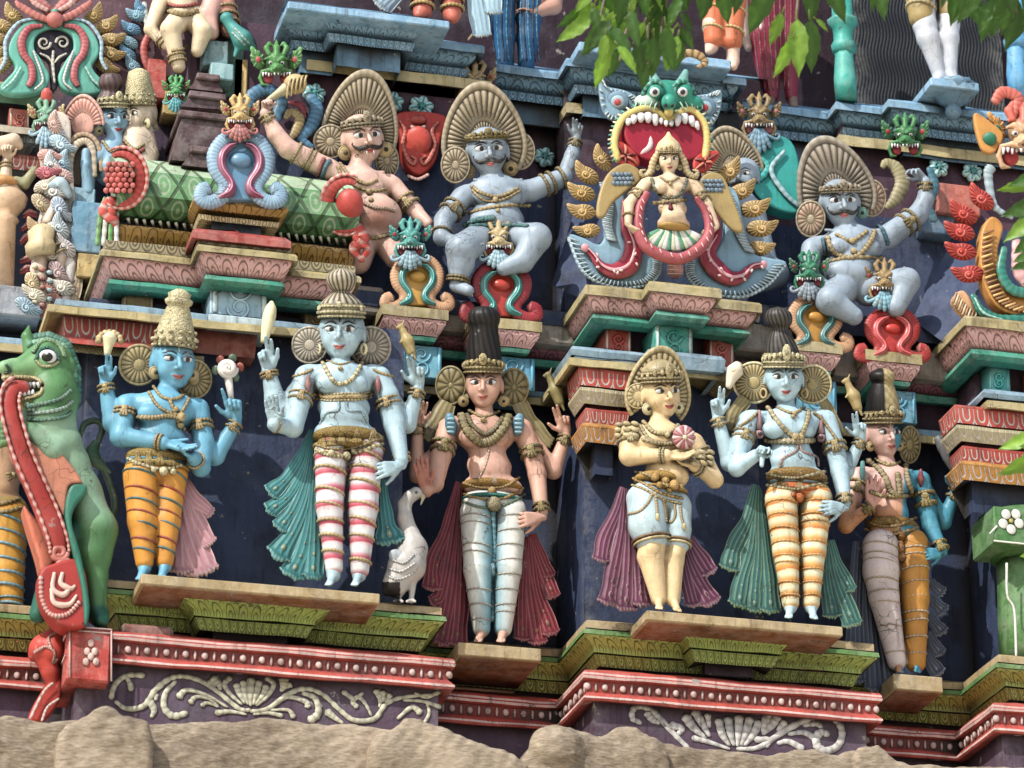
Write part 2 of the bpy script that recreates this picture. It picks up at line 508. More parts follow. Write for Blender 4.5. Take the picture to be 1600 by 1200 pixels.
def surfnet(v, lo, h):
 s = v < 0
 c = np.zeros(np.array(v.shape) - 1, np.int8)
 for i in (0, 1):
  for j in (0, 1):
   for k in (0, 1):
    c += s[i:s.shape[0] - 1 + i, j:s.shape[1] - 1 + j, k:s.shape[2] - 1 + k]
 I = np.argwhere((c > 0) & (c < 8))
 offs = np.array([(i, j, k) for i in (0, 1) for j in (0, 1) for k in (0, 1)])
 val = np.stack([v[I[:, 0] + o[0], I[:, 1] + o[1], I[:, 2] + o[2]] for o in offs], 1)
 acc = np.zeros((len(I), 3)); cnt = np.zeros(len(I))
 for a in range(8):
  for b in range(a + 1, 8):
   if np.abs(offs[a] - offs[b]).sum() != 1: continue
   va, vb = val[:, a], val[:, b]
   m = (va < 0) != (vb < 0)
   t = np.where(m, va / np.where(m, va - vb, 1), 0)
   pt = offs[a] + t[:, None] * (offs[b] - offs[a])
   acc += pt * m[:, None]; cnt += m
 V = (I + acc / cnt[:, None]) * h + lo
 idx = np.full(c.shape, -1, np.int64); idx[I[:, 0], I[:, 1], I[:, 2]] = np.arange(len(I))
 F = []
 for ax in range(3):
  a0 = [slice(None)] * 3; a1 = [slice(None)] * 3
  a0[ax] = slice(0, -1); a1[ax] = slice(1, None)
  e = np.argwhere(s[tuple(a0)] != s[tuple(a1)])
  b1, b2 = (ax + 1) % 3, (ax + 2) % 3
  e = e[(e[:, b1] > 0) & (e[:, b2] > 0) & (e[:, b1] < v.shape[b1] - 1) & (e[:, b2] < v.shape[b2] - 1)]
  q = []
  for (x, y) in ((-1, -1), (0, -1), (0, 0), (-1, 0)):
   w = e.copy(); w[:, b1] += x; w[:, b2] += y
   q.append(idx[w[:, 0], w[:, 1], w[:, 2]])
  q = np.stack(q, 1)
  inside = s[e[:, 0], e[:, 1], e[:, 2]]
  q[~inside] = q[~inside][:, ::-1]
  F.append(q)
 F = np.vstack(F)
 return V, F[(F >= 0).all(1)]
GOLD, GOLDD, CREAM, INK = lin('#b09a68'), lin('#7d6a3c'), lin('#d8c79c'), lin('#14110f')
WHITE, REDLIP, IRIS = lin('#dfdcd2'), lin('#9c3226'), lin('#1a120d')
def cbasis(yaw=0, pitch=0, roll=0):
 """axes (right, up, front) turned from facing the viewer's side of the facade"""
 r, u, f = RIGHT.copy(), UP.copy(), -FWD.copy()
 a = radians(yaw); f, r = f * cos(a) + r * sin(a), r * cos(a) - f * sin(a)
 a = radians(pitch); f, u = f * cos(a) + u * sin(a), u * cos(a) - f * sin(a)
 a = radians(roll); r, u = r * cos(a) - u * sin(a), u * cos(a) + r * sin(a)
 return np.array([r, u, f])
class Fig:
 def __init__(s, name, label, cat, base, d, org=(0, 0), sc=1.0, group=None, vox=1.7):
  s.org, s.sc, s.d = org, sc, d
  s.root = empty(name, tuple(s.p(base[0], base[1], 0)), label, cat, group)
  s.u = PX * sc
  s.body = SDF(PX * vox)
  s.bvh = None
  s.skin = None
 def p(s, x, y, z=0.0):
  return P(s.org[0] + x * s.sc, s.org[1] + y * s.sc, s.d + z * s.sc * PX)
 def ps(s, pts):
  return np.array([s.p(*q) for q in pts])
 def limb(s, pts, rad, col=None, k=8, sdf=None):
  (sdf or s.body).chain([s.p(*q) for q in pts], [r * s.u for r in rad], s.skin if col is None else col, k * s.u)
 def ell(s, c, r, col=None, k=10, basis=None, sub=False, sdf=None):
  """r = (width, up, depth) in crop pixels"""
  B = np.array([[1, 0, 0], [0, 0, 1], [0, 1, 0]]) if basis is None else basis
  (sdf or s.body).ell(s.p(*c), np.array(r) * s.u, s.skin if col is None else col, k * s.u, B, sub)
 def finish(s, name='body', mat=None):
  V, F, C = s.body.mesh()
  s.V, s.F = V, F
  s.bobj = mesh_obj(name, V, F, C, None, mat or M_PAINT, s.root)
  s.bvh = BVHTree.FromPolygons(V.tolist(), F.tolist())
  return s.bobj
 def add_bvh(s, V, F):
  n = len(s.V); s.V = np.vstack([s.V, V]); s.F = np.vstack([s.F, F + n])
  s.bvh = BVHTree.FromPolygons(s.V.tolist(), s.F.tolist())
 def cloth(s, name, sdf, mat=None, label=None):
  V, F, C = sdf.mesh()
  o = mesh_obj(name, V, F, C, None, mat or M_PAINT, s.root)
  s.add_bvh(V, F)
  return o
 def surf(s, x, y, lift=0.0, z=None):
  px, py = s.org[0] + x * s.sc, s.org[1] + y * s.sc
  v = FWD * FPX + RIGHT * (px - 800.0) + UP * (600.0 - py)
  h = s.bvh.ray_cast(Vector(CAM), Vector(nrm(v)))
  if h[0] is None: return s.p(x, y, 0 if z is None else z), np.array([0, -1.0, 0])
  return np.array(h[0]) + np.array(h[1]) * lift * s.u, np.array(h[1])
 def on(s, pts, n=6, lift=1.0, closed=False):
  c = cr(pts, n, closed)
  q = np.array([s.surf(a[0], a[1], lift)[0] for a in c])
  if len(q) > 4:
   q[1:-1] = 0.25 * q[:-2] + 0.5 * q[1:-1] + 0.25 * q[2:]
  return q
 def line(s, mb, pts, r, col, n=10, lift=1.0, mod=0.0, col2=None, flat=0.8, seg=6):
  mb.tube(s.on(pts, n, lift), np.asarray(r) * s.u if not np.isscalar(r) else r * s.u, col, seg, flat, None, False, col2, mod)
 def ring(s, mb, a, b, t, R, th, col, col2=None, mod=0.25, n=44, squash=1.0, tilt=0.0, world=False):
  A, B = (a, b) if world else (s.p(*a), s.p(*b))
  c = A + (B - A) * t
  ax = nrm(B - A)
  x = nrm(np.cross(ax, [0, 1, 0])) if abs(ax[1]) < 0.9 else nrm(np.cross(ax, [1, 0, 0]))
  y = np.cross(ax, x)
  if tilt:
   x = nrm(x + ax * tilt)
  th_ = np.arange(n) * 2 * pi / n
  pts = c + (np.outer(np.cos(th_), x) + np.outer(np.sin(th_), y) * squash) * R * s.u
  mb.tube(pts, th * s.u, col, 6, 1.0, ax, True, col2, mod)
 def head(s, c, U, yaw=0, pitch=4, roll=0, skin=None, fat=1.0, nose=1.0, ear=True, kid=None):
  fat *= 1.05; U = U * 1.06
  s.hb = cbasis(yaw, pitch, roll); s.hc = s.p(*c); s.hU = U * s.u
  sk = s.skin if skin is None else skin
  B, C, Us = s.hb, s.hc, s.hU
  def q(r, u, f): return C + (B[0] * r + B[1] * u + B[2] * f) * Us
  def e(c_, r, k=0.05, sub=False, col=None):
   s.body.ell(q(*c_), np.array(r) * Us, sk if col is None else col, k * Us, B, sub)
  def cp(a, b, ra, rb, k=0.05, sub=False):
   s.body.cap(q(*a), q(*b), ra * Us, rb * Us, sk, k * Us, sub)
  e((0, .14, -.36), (.43 * fat, .5, .46))
  e((0, .05, -.14), (.405 * fat, .42, .37), .1)
  e((0, -.20, -.10), (.31 * fat, .30, .30), .12)
  e((0, -.34, -.03), (.20 * fat, .16, .21), .12)
  e((0, -.43, .10), (.12, .085, .09), .08)
  for g in (-1, 1):
   e((.2 * g * fat, -.13, .04), (.14, .14, .12), .1)
   e((.175 * g, .10, .25), (.125, .065, .10), .07, True)
   cp((.07 * g, .185, .17), (.29 * g, .20, .06), .035, .03, .05)
   e((.055 * g, -.095, .235), (.045, .04, .05), .03)
   if ear: e((.43 * g * fat, .0, -.28), (.05, .19, .10), .04)
  cp((0, .17, .18), (0, -.06, .325 * nose), .032, .058, .03)
  e((0, -.245, .185), (.14, .05, .05), .04)
  e((0, -.30, .185), (.10, .04, .05), .04)
  cp((-.1, -.272, .235), (.1, -.272, .235), .012, .012, .02, True)
 def hq(s, r, u, f=0.0):
  return s.hc + (s.hb[0] * r + s.hb[1] * u + s.hb[2] * f) * s.hU
 def hs(s, r, u, lift=0.0):
  o = s.hq(r, u, 2.0)
  h = s.bvh.ray_cast(Vector(o), Vector(-s.hb[2]))
  if h[0] is None: return s.hq(r, u, .1)
  return np.array(h[0]) + s.hb[2] * lift * s.hU
 def face(s, lip=REDLIP, brow=INK, tilak=None, moustache=False, fangs=False, wide=1.0, eyes_open=1.0, brow_tilt=0.0, gaze=0.0):
  Us = s.hU
  for g in (-1, 1):
   c = s.hs(.175 * g, .105, .0) + s.hb[2] * -.012 * Us
   mb = MB()
   mb.ball(c, np.array([.135 * wide, .060 * wide * eyes_open, .045]) * Us, WHITE, s.hb, 12, 8)
   eye = mb.build('eye', s.root, M_GLOSS)
   mi = MB()
   mi.ball(c + (s.hb[2] * .034 + s.hb[0] * gaze * .05 - s.hb[1] * 0.004) * Us, np.array([.056 * wide, .054 * wide * min(1, eyes_open), .018]) * Us, IRIS, s.hb, 10, 6)
   mi.build('iris', eye, M_GLOSS)
   ml = MB()
   t = np.linspace(-1, 1, 9)
   up = np.array([c + (s.hb[0] * .142 * wide * a + s.hb[1] * (.064 * wide * eyes_open * (1 - a * a) + .004 + .022 * a * g) + s.hb[2] * (.034 - .035 * a * a)) * Us for a in t])
   ml.tube(up, np.array([.008, .016, .016, .008]) * Us, brow, 6)
   dn = np.array([c + (s.hb[0] * .125 * wide * a - s.hb[1] * (.056 * wide * eyes_open * (1 - a * a)) + s.hb[2] * (.03 - .035 * a * a)) * Us for a in t])
   ml.tube(dn, np.array([.004, .007, .004]) * Us, brow, 5)
   ml.build('eyelid', eye, M_PAINT)
   me = MB()
   bt = np.linspace(0, 1, 9)
   bp = np.array([s.hs(g * (.06 + .27 * a), .20 + .07 * sin(pi * min(1, a * 1.25) * .8) - .03 * a + brow_tilt * (a - .3), .008) for a in bt])
   me.tube(bp, np.array([.012, .022, .02, .008]) * Us, brow, 6, 0.5, s.hb[2])
   me.build('eyebrow', s.root, M_PAINT)
  ml = MB()
  t = np.linspace(-1, 1, 11)
  ml.tube(np.array([s.hs(.125 * a, -.25 + .02 * a * a - .012 * math.exp(-(a * 4) ** 2), .006) for a in t]), np.array([.006, .022, .02, .022, .006]) * Us, lip, 6, 0.7, s.hb[2])
  ml.tube(np.array([s.hs(.095 * a, -.30 + .035 * a * a, .006) for a in t]), np.array([.006, .024, .026, .024, .006]) * Us, lip, 6, 0.7, s.hb[2])
  ml.tube(np.array([s.hs(.12 * a, -.274 + .025 * a * a, .022) for a in t]), np.array([.003, .007, .003]) * Us, lin('#35100c'), 5, 0.6, s.hb[2])
  ml.build('lips', s.root, M_GLOSS)
  if tilak is not None:
   mt = MB()
   mt.tube(np.array([s.hs(0, .24 + .17 * a, .006) for a in np.linspace(0, 1, 6)]), np.array([.014, .022, .010]) * Us, tilak, 6, .5, s.hb[2])
   mt.build('forehead_mark', s.root, M_PAINT)
  if moustache:
   mm = MB()
   for g in (-1, 1):
    pts = [s.hs(g * a, b, .02) for a, b in ((.015, -.185), (.12, -.20), (.24, -.22), (.33, -.17), (.38, -.09), (.36, -.05))]
    mm.tube(cr(pts, 4), np.array([.028, .055, .05, .03, .014, .006]) * Us, INK, 8, .6, s.hb[2])
   mm.build('moustache', s.root, M_PAINT)
  if fangs:
   mf = MB()
   for g in (-1, 1):
    a = s.hs(g * .085, -.285, .02)
    mf.tube([a, a - s.hb[1] * .10 * Us + s.hb[2] * .01 * Us], [.02 * Us, .004 * Us], WHITE, 6)
   mf.build('fangs', s.root, M_GLOSS)
 def earrings(s, col=GOLD, r=.10, u=-.22, kind='disc', x=.47):
  for g in (-1, 1):
   mb = MB()
   c = s.hq(x * g, u, -.12)
   if kind == 'disc':
    mb.ball(c, np.array([r, r, .05]) * s.hU, col, s.hb, 14, 8)
    th = np.arange(16) * 2 * pi / 16
    mb.tube(c + (np.outer(np.cos(th), s.hb[0]) + np.outer(np.sin(th), s.hb[1])) * r * s.hU, .025 * s.hU, col * .8, 6, closed=True)
    mb.ball(c + s.hb[2] * .05 * s.hU, np.array([r * .35] * 2 + [.04]) * s.hU, INK, s.hb, 8, 6)
   else:
    th = np.arange(20) * 2 * pi / 20
    mb.tube(c + (np.outer(np.cos(th), s.hb[0] * .6 + s.hb[2] * .5) + np.outer(np.sin(th), s.hb[1])) * r * s.hU, .035 * s.hU, col, 8, closed=True, mod=.2)
   mb.build('earring', s.root)
 def fan_plate(s, c, R, col, dark, n=26, a0=0, a1=360, pointed=0.0, back=0.0, name='headdress_fan', inner=0.30, tilt=(0, 0, 0), squash=1.0, parent=None, rim=None, B=None):
  """ridged shell-like plate facing the viewer's side; c = crop point (or world array)"""
  B = cbasis(*tilt) if B is None else B
  c = s.p(*c) if len(c) == 3 and not isinstance(c, np.ndarray) else c
  c = c - B[2] * back * s.u
  R = R * s.u
  m = n * 4
  A = np.radians(np.linspace(a0, a1, m + 1))
  full = abs(a1 - a0) >= 360
  prof = ([(.02, .03, 0), (inner * .4, .05, 1), (inner * .78, .06, 1), (inner * .84, .02, 0), (inner * .90, .07, 0)] if inner > .3 else []) + [(inner, .06, .0), (inner + .25 * (1 - inner), .10, 1), (inner + .5 * (1 - inner), .105, 1), (.84, .07, 1), (.87, .03, 0), (.90, .08, 0), (.97, .08, 0), (1.0, .02, 0), (.99, -.05, 0)]
  V, C, F = [], [], []
  for i, a in enumerate(A):
   ph = (i % 4)
   ridge = (0, .6, 1, .6)[ph]
   x, y = cos(a), sin(a)
   k = 1.0
   if pointed: k = 1 + pointed * max(0, sin(a)) ** 3 + pointed * .5 * max(0, sin(a)) ** 12
   for (rr, dz, rg) in prof:
    q = c + (B[0] * x * squash + B[1] * y) * R * rr * k + B[2] * R * (dz + (rg * .05 * (ridge - .5)))
    V.append(q)
    if rg: C.append(dark if ph == 0 else (col if ph == 2 else col * .8 + dark * .2))
    else: C.append((rim if rim is not None else col) * (0.55 if rr in (.87, inner) else (0.78 if (rr >= .9 and (i // 2) % 2 == 0) else 1.0)))
  np_ = len(prof)
  for i in range(m):
   for j in range(np_ - 1):
    F.append((i * np_ + j, i * np_ + j + 1, (i + 1) * np_ + j + 1, (i + 1) * np_ + j))
  mb = MB(); mb.add(V, F, np.array(C))
  mb.ball(c + B[2] * R * .03, np.array([inner * R * squash * 1.02, inner * R * 1.02, R * .07]), col, B, 16, 8)
  return mb.build(name, parent or s.root)
 def hand(s, w, u, n, side, size, curl=(10, 10, 12, 15), pip=(15, 15, 18, 22), thumb=(45, 20), spread=6, skin=None, k=1.0):
  """w wrist (world), u towards the fingertips, n out of the palm, side = +1/-1 which side the thumb is on"""
  sk = s.skin if skin is None else skin
  u = nrm(u); n = nrm(np.asarray(n) - u * (np.asarray(n) @ u)); v = np.cross(u, n) * side
  L = size * s.u
  bd = s.body
  for i, o in enumerate((.16, .055, -.055, -.155)):
   kn = w + u * L * (.50, .52, .50, .46)[i] + v * o * L * 1.0
   bd.cap(w + u * L * .06 + v * o * L * .55, kn, .085 * L, .08 * L, sk, .05 * L)
  bd.ell(w + u * L * .2 + v * .14 * L + n * .05 * L, np.array([.09, .16, .08]) * L, sk, .05 * L, np.array([v, u, n]))
  bd.cap(w - u * L * .12, w + u * L * .1, .12 * L, .11 * L, sk, .06 * L)
  FL = (.40, .45, .42, .33)
  for i, o in enumerate((.165, .055, -.055, -.16)):
   p0 = w + u * L * (.50, .52, .50, .46)[i] + v * o * L
   a = 0.0
   sp = radians(spread * (1.5, .5, -.5, -1.5)[i])
   d0 = u * cos(sp) + v * sin(sp)
   segs = (.42, .32, .26)
   rr = (.062, .056, .05, .042)
   q = p0
   for j in range(3):
    a += radians(curl[i] if j == 0 else pip[i] * (1.0 if j == 1 else .7))
    dr = d0 * cos(a) + n * sin(a)
    q2 = q + dr * FL[i] * segs[j] * L
    bd.cap(q, q2, rr[j] * L, rr[j + 1] * L, sk, .022 * L)
    q = q2
  ta, tb = radians(thumb[0]), radians(thumb[1])
  q = w + u * L * .16 + v * L * .15 + n * .03 * L
  d1 = nrm(u * cos(ta) + v * sin(ta) + n * .25)
  d2 = nrm(u * cos(ta - tb) + v * sin(ta - tb) + n * .35)
  q1 = q + d1 * .24 * L; q2 = q1 + d2 * .22 * L
  bd.cap(q, q1, .085 * L, .068 * L, sk, .05 * L)
  bd.cap(q1, q2, .066 * L, .05 * L, sk, .02 * L)
  return w + u * L * .5 + n * .1 * L
 def foot(s, a, tip, size, skin=None, sdf=None):
  sk = s.skin if skin is None else skin
  bd = sdf or s.body
  A = s.p(*a) if not isinstance(a, np.ndarray) else a
  T = s.p(*tip) if not isinstance(tip, np.ndarray) else tip
  L = size * s.u
  u = nrm(T - A); u[2] = min(u[2], -.1); u = nrm(u)
  v = nrm(np.cross(u, [0, 0, 1.0]))
  bd.cap(A, A + u * L * .45 + np.array([0, 0, -.12 * L]), .22 * L, .2 * L, sk, .12 * L)
  bd.cap(A + u * L * .3 + np.array([0, 0, -.15 * L]), A + u * L * .75 + np.array([0, 0, -.2 * L]), .2 * L, .19 * L, sk, .1 * L)
  for i in range(5):
   o = (-.2, -.1, 0, .1, .2)[i]
   q = A + u * L * .75 + v * o * L * .9 + np.array([0, 0, -.22 * L])
   bd.cap(q, q + u * L * (.3 - .04 * abs(i - 1)), .075 * L, .06 * L, sk, .03 * L)
 def tall_crown(s, prof, col=CREAM, dark=GOLDD, tilt=0.0, base=(0, .45, -.22)):
  """prof: (height, radius) in head units, a lathe along the head's up axis with bead rows and leaf tips"""
  mb = MB()
  ax = nrm(s.hb[1] + s.hb[0] * tilt)
  b = s.hq(*base)
  mb.lathe(b, ax, [(h * s.hU, r * s.hU, col if i % 2 else col * .75 + dark * .25) for i, (h, r) in enumerate(prof)], col, 28, 14, .02)
  cr_ = mb.build('crown', s.root, M_CARVED)
  m2 = MB()
  h0, r0 = prof[0]; h1, r1 = prof[1]
  for row, (hh, rr, nb, sz) in enumerate(((.03, r0 * 1.03, 22, .045), (.15, r0 * 1.02, 14, .07), (.30, np.interp(.30, [p[0] for p in prof], [p[1] for p in prof]) * 1.02, 12, .055))):
   for i in range(nb):
    a = 2 * pi * (i + .5 * (row % 2)) / nb
    d = s.hb[0] * cos(a) + s.hb[2] * sin(a)
    m2.ball(b + ax * hh * s.hU + d * rr * s.hU, np.array([sz, sz * 1.15, sz * .7]) * s.hU, col if i % 2 else col * .6 + dark * .4, None, 7, 5)
  m2.build('crown_beads', cr_, M_CARVED)
  return cr_
 def bun(s, prof, hair=INK, band=GOLD, grey=None, base=(0, .35, -.25), tilt=0.0, bandrows=True, gems=11, n=22):
  ax = nrm(s.hb[1] + s.hb[0] * tilt)
  b = s.hq(*base)
  mb = MB()
  V, F, C = [], [], []
  pp = cr([(h, r) for h, r in prof], 5)
  seg = n * 4
  g2 = grey if grey is not None else hair * 2.2 + .01
  for (h, r) in pp:
   for k in range(seg):
    a = 2 * pi * k / seg
    tw = a + h * .5
    ph = k % 4
    rr = r * (1 + (.0, .03, .05, .03)[ph])
    V.append(b + ax * h * s.hU + (s.hb[0] * cos(tw) + s.hb[2] * sin(tw)) * rr * s.hU)
    C.append(hair if ph == 0 else (g2 if ph == 2 else (hair + g2) * .5))
  mb.ball(s.hq(0, .08, -.44), np.array([.485, .52, .40]) * s.hU, hair, s.hb, 18, 12)
  m = len(pp)
  for i in range(m - 1):
   for k in range(seg):
    l = (k + 1) % seg
    F.append((i * seg + k, i * seg + l, (i + 1) * seg + l, (i + 1) * seg + k))
  V.append(b + ax * (pp[-1][0] + .02) * s.hU); C.append(hair)
  for k in range(seg): F.append(((m - 1) * seg + k, (m - 1) * seg + (k + 1) % seg, len(V) - 1))
  mb.add(V, F, np.array(C))
  return mb.build('hair_bun', s.root)
 def diadem(s, u0=.36, h=.22, R=.47, col=GOLD, peak=.18, name='diadem', cz=-.2, sq=1.0, gems=9):
  """band round the forehead with beads and a front crest"""
  mb = MB()
  c = s.hq(0, u0, cz)
  n = 64
  for j, (hh, rr, th) in enumerate(((0, R, .03), (h * .35, R * 1.02, .04), (h * .8, R * 1.0, .03))):
   a = np.arange(n) * 2 * pi / n
   pts = c + (np.outer(np.cos(a), s.hb[0]) + np.outer(np.sin(a), s.hb[2]) * sq) * rr * s.hU + s.hb[1] * hh * s.hU
   mb.tube(pts, th * s.hU, col, 6, 1.0, s.hb[1], True, col * .55, .3)
  a = np.arange(n) * 2 * pi / n
  lo = c + (np.outer(np.cos(a), s.hb[0]) + np.outer(np.sin(a), s.hb[2]) * sq) * R * .985 * s.hU
  V = np.vstack([lo, lo + s.hb[1] * h * s.hU]); F = [(i, (i + 1) % n, n + (i + 1) % n, n + i) for i in range(n)]
  mb.add(V, F, col * .7)
  for i in range(gems):
   t = pi * (i + .5) / gems
   q = c + (s.hb[0] * cos(t) + s.hb[2] * sin(t) * sq) * R * 1.04 * s.hU + s.hb[1] * (h * (.55 + .35 * sin(t) ** 2)) * s.hU
   mb.ball(q, np.array([.055, .075, .04]) * s.hU, col * (1.15 if i % 2 else .85), s.hb, 8, 6)
  if peak:
   q = c + s.hb[2] * R * sq * 1.05 * s.hU + s.hb[1] * h * s.hU
   mb.ball(q, np.array([.11, peak, .05]) * s.hU, col, s.hb, 10, 8)
   mb.ball(q + s.hb[2] * .05 * s.hU, np.array([.05, .06, .03]) * s.hU, col * .55, s.hb, 8, 6)
  return mb.build(name, s.root, M_CARVED)
 def bracelets(s, name, a, b, ts, R, th=3.5, col=GOLD, pend=True, world=False, squash=1.0):
  mb = MB()
  A, B = (a, b) if world else (s.p(*a), s.p(*b))
  for i, t in enumerate(ts):
   s.ring(mb, A, B, t, R, th, col, col * .5, .25, 40, squash, 0, True)
  if pend:
   t = sum(ts) / len(ts)
   ax = nrm(B - A)
   o = -FWD - ax * (-FWD @ ax); o = nrm(o)
   c = A + (B - A) * t + o * (R + th * .3) * s.u
   mb.ball(c, np.array([th * 1.7, th * 1.7, th]) * s.u, col * 1.1, cbasis(), 9, 6)
   dn = ax if ax[2] < 0 else -ax
   for j in (-1, 0, 1):
    w = np.cross(ax, o)
    mb.tube([c + w * j * th * .6 * s.u, c + dn * th * 3.6 * s.u + w * j * th * 1.5 * s.u - o * th * .2 * s.u], [th * .7 * s.u, th * .9 * s.u], col * (.8 + .15 * (j == 0)), 6)
  return mb.build(name, s.root, M_CARVED)
 def tails(s, name, specs, z=-10, part=True):
  """cape lobes: each (points, widths, colour, edge colour, spot colour or None); ridged ribbons ending in a fluted fan"""
  xs = sorted(q[0][0][0] for q in specs)
  gap = max([(b - a, (a + b) / 2) for a, b in zip(xs, xs[1:])] or [(0, 0)])
  if gap[0] > 130:
   s.tails(name, [q for q in specs if q[0][0][0] < gap[1]], z)
   return s.tails(name, [q for q in specs if q[0][0][0] >= gap[1]], z)
  mb = MB()
  for (pts, wid, col, edge, spot) in specs:
   pts = [(*q, z) if len(q) == 2 else q for q in pts]
   c2 = cr(pts, 7)
   W = cr([[w] for w in wid], 7)[:, 0]
   W = W * (1 + .07 * np.sin(np.arange(len(W)) * RNG.uniform(.5, .9) + RNG.uniform(0, 6))); j_ = RNG.uniform(.55, 1.5, 17); e_ = RNG.uniform(.75, 1.15, 17)
   n = len(c2)
   cw = np.array([s.p(*q) for q in c2])
   t = np.gradient(cw, axis=0); t /= np.linalg.norm(t, axis=1)[:, None]
   out = np.array([0, -1.0, 0])
   M = 17
   V, C, F = [], [], []
   rows = list(range(n)) + ['f1', 'f2', 'f3']
   for r in rows:
    i = r if isinstance(r, int) else n - 1
    wv = nrm(np.cross(out, t[i]))
    fr = np.linspace(-1, 1, M)
    for k, a in enumerate(fr):
     w = W[i] * s.u
     ext = 0.0; dz = 0.0
     if r == 'f1': ext = .35 * w * (1 - .55 * a * a) * 1.0
     elif r == 'f2': ext = .75 * w * (1 - .6 * a * a); dz = .12 * w
     elif r == 'f3': ext = (.85 * w) * (1 - .6 * a * a); dz = -.05 * w
     wk = 1.0 if isinstance(r, int) else (1.08, 1.12, 1.1)[('f1', 'f2', 'f3').index(r)]
     if isinstance(r, int):
      rd = .22 * w * (1 - a * a) + .07 * w * j_[k] * (1 if k % 4 == 0 else 0) + (.06 * w if abs(a) > .95 else 0)
     else:
      rd = .2 * w * (1 - a * a) + .08 * w * j_[k] * (k % 2); ext *= e_[k] * (1 if k % 2 else .93)
     V.append(cw[i] + wv * a * w * wk + t[i] * ext + out * (rd + dz))
     if isinstance(r, int):
      C.append(edge if k in (0, M - 1) else (edge * .6 + col * .4 if k % 4 == 0 else col))
     else:
      C.append(edge * (1.0 if k % 2 else .5) if r != 'f1' else col * .8)
   R = len(rows)
   for i in range(R - 1):
    for k in range(M - 1):
     F.append((i * M + k, (i + 1) * M + k, (i + 1) * M + k + 1, i * M + k + 1))
   mb.add(V, F, np.array(C))
   if spot is not None:
    L = len(c2)
    for f_, sz in ((.97, 1.0), (.80, .72), (.64, .5)):
     i = min(L - 2, int(f_ * (L - 1)))
     w = W[i] * s.u
     if w < 5 * PX: continue
     wv = nrm(np.cross(out, t[i]))
     o = cw[i] + out * .24 * w
     mb.ball(o, np.array([.22 * w, .42 * w, .08 * w]) * sz, edge, np.array([wv, t[i], out]), 10, 6)
     mb.ball(o + out * .05 * w, np.array([.13 * w, .27 * w, .07 * w]) * sz, spot, np.array([wv, t[i], out]), 8, 6)
  return mb.build(name, s.root)
def hold_dirs(ux, uy, uz=0.0):
 """direction in the picture plane (x right, y down) with uz towards the viewer"""
 return nrm(RIGHT * ux - UP * uy - FWD * uz)
def X0(px, py, d): return P(px, py, d)[0]
def path_of(py, pts):
 """pts: (px, depth at which px is read, plan depth)"""
 return [(X0(a[0], py, a[1]), a[2]) for a in pts]
def sweep(name, parent, path, prof, col, mat=None, period=0.1, ref=None, wob=0.003, cap=True):
 """prof: (photo row, out) pairs read at ref = (px, d); path: (X, d) plan line left to right; one mesh of mitred strips"""
 px, d0 = ref
 pr = [(P(px, py, d0 + o)[2], o) for py, o in prof]
 pts = [np.array(p, float) for p in path]
 n = len(pts)
 mit = []
 for i in range(n):
  ns = []
  for a, b in ((i - 1, i), (i, i + 1)):
   if 0 <= a and b < n:
    t = nrm(pts[b] - pts[a]); ns.append(np.array([-t[1], t[0]]))
  m = sum(ns)
  if len(ns) == 2:
   m = m / (1 + ns[0] @ ns[1] + 1e-9)
  mit.append(m)
 V, C, U, F = [], [], [], []
 cols = col if isinstance(col, list) else [col] * (len(pr) - 1)
 u0 = 0.0
 for i in range(n - 1):
  L = np.linalg.norm(pts[i + 1] - pts[i])
  k = max(1, int(L / 0.12))
  for j in range(len(pr) - 1):
   base = len(V)
   for s in range(k + 1):
    t = s / k
    for e in (0, 1):
     z, o = pr[j + e]
     q = (pts[i] + mit[i] * o) * (1 - t) + (pts[i + 1] + mit[i + 1] * o) * t
     ph = (u0 + L * t) * 7 + (j + e) * .3
     w_ = wob * (math.sin(ph) + .6 * math.sin(ph * 2.7 + 1)) if 0 < s < k else 0
     V.append((q[0], -q[1], z + w_)); C.append(cols[j]); U.append(((u0 + L * t) / period, 1 - (j + e) / max(1, len(pr) - 1) if len(pr) > 2 else 1 - e))
   for s in range(k):
    a = base + s * 2
    F.append((a + 1, a + 3, a + 2, a))
  u0 += L
 if cap:
  for i in (0, n - 1):
   b = len(V)
   for z, o in pr:
    q = pts[i] + mit[i] * o
    V.append((q[0], -q[1], z)); C.append(cols[0]); U.append((0, .5))
   F.append(tuple(range(b, b + len(pr))) if i else tuple(reversed(range(b, b + len(pr)))))
 return mesh_obj(name, np.array(V), F, np.array(C), np.array(U), mat or M_WALL, parent, False)
def slab_block(name, parent, a, b, ya, yb, d0, d1, col, mat=None, bev=.008):
 """box from px a to b (read at the front face d1, row ya), rows ya..yb, depth d0..d1"""
 p = P(a, ya, d1); q = P(b, ya + (b - a) * .09, d1); r = P(a, yb, d1)
 mb = MB(); mb.box((p[0], -d1, r[2]), (q[0], -d0, p[2]), col, bev)
 return mb.build(name, parent, mat or M_WALL)
NAVY, MAROON, REDC, PURP = lin('#2f3b57'), lin('#46303c'), lin('#b0463a'), lin('#4f3c4b')
GREENL, GREEND, BEIGE, BROWN = lin('#93a552'), lin('#4d6f37'), lin('#9c875e'), lin('#7d4f2e')
OLIVE, PINK, TEALG, SKYB = lin('#9a8c5e'), lin('#cfa09a'), lin('#2a7a66'), lin('#7f9bab')
STEEL, STEELD, GREY = lin('#6488a0'), lin('#4a6577'), lin('#7a7064')
tower = empty('temple_tower', tuple(P(800, 1200, -1.0)), 'brightly painted temple tower front of stepped ledges, niches and cornices', 'temple')
T = tower
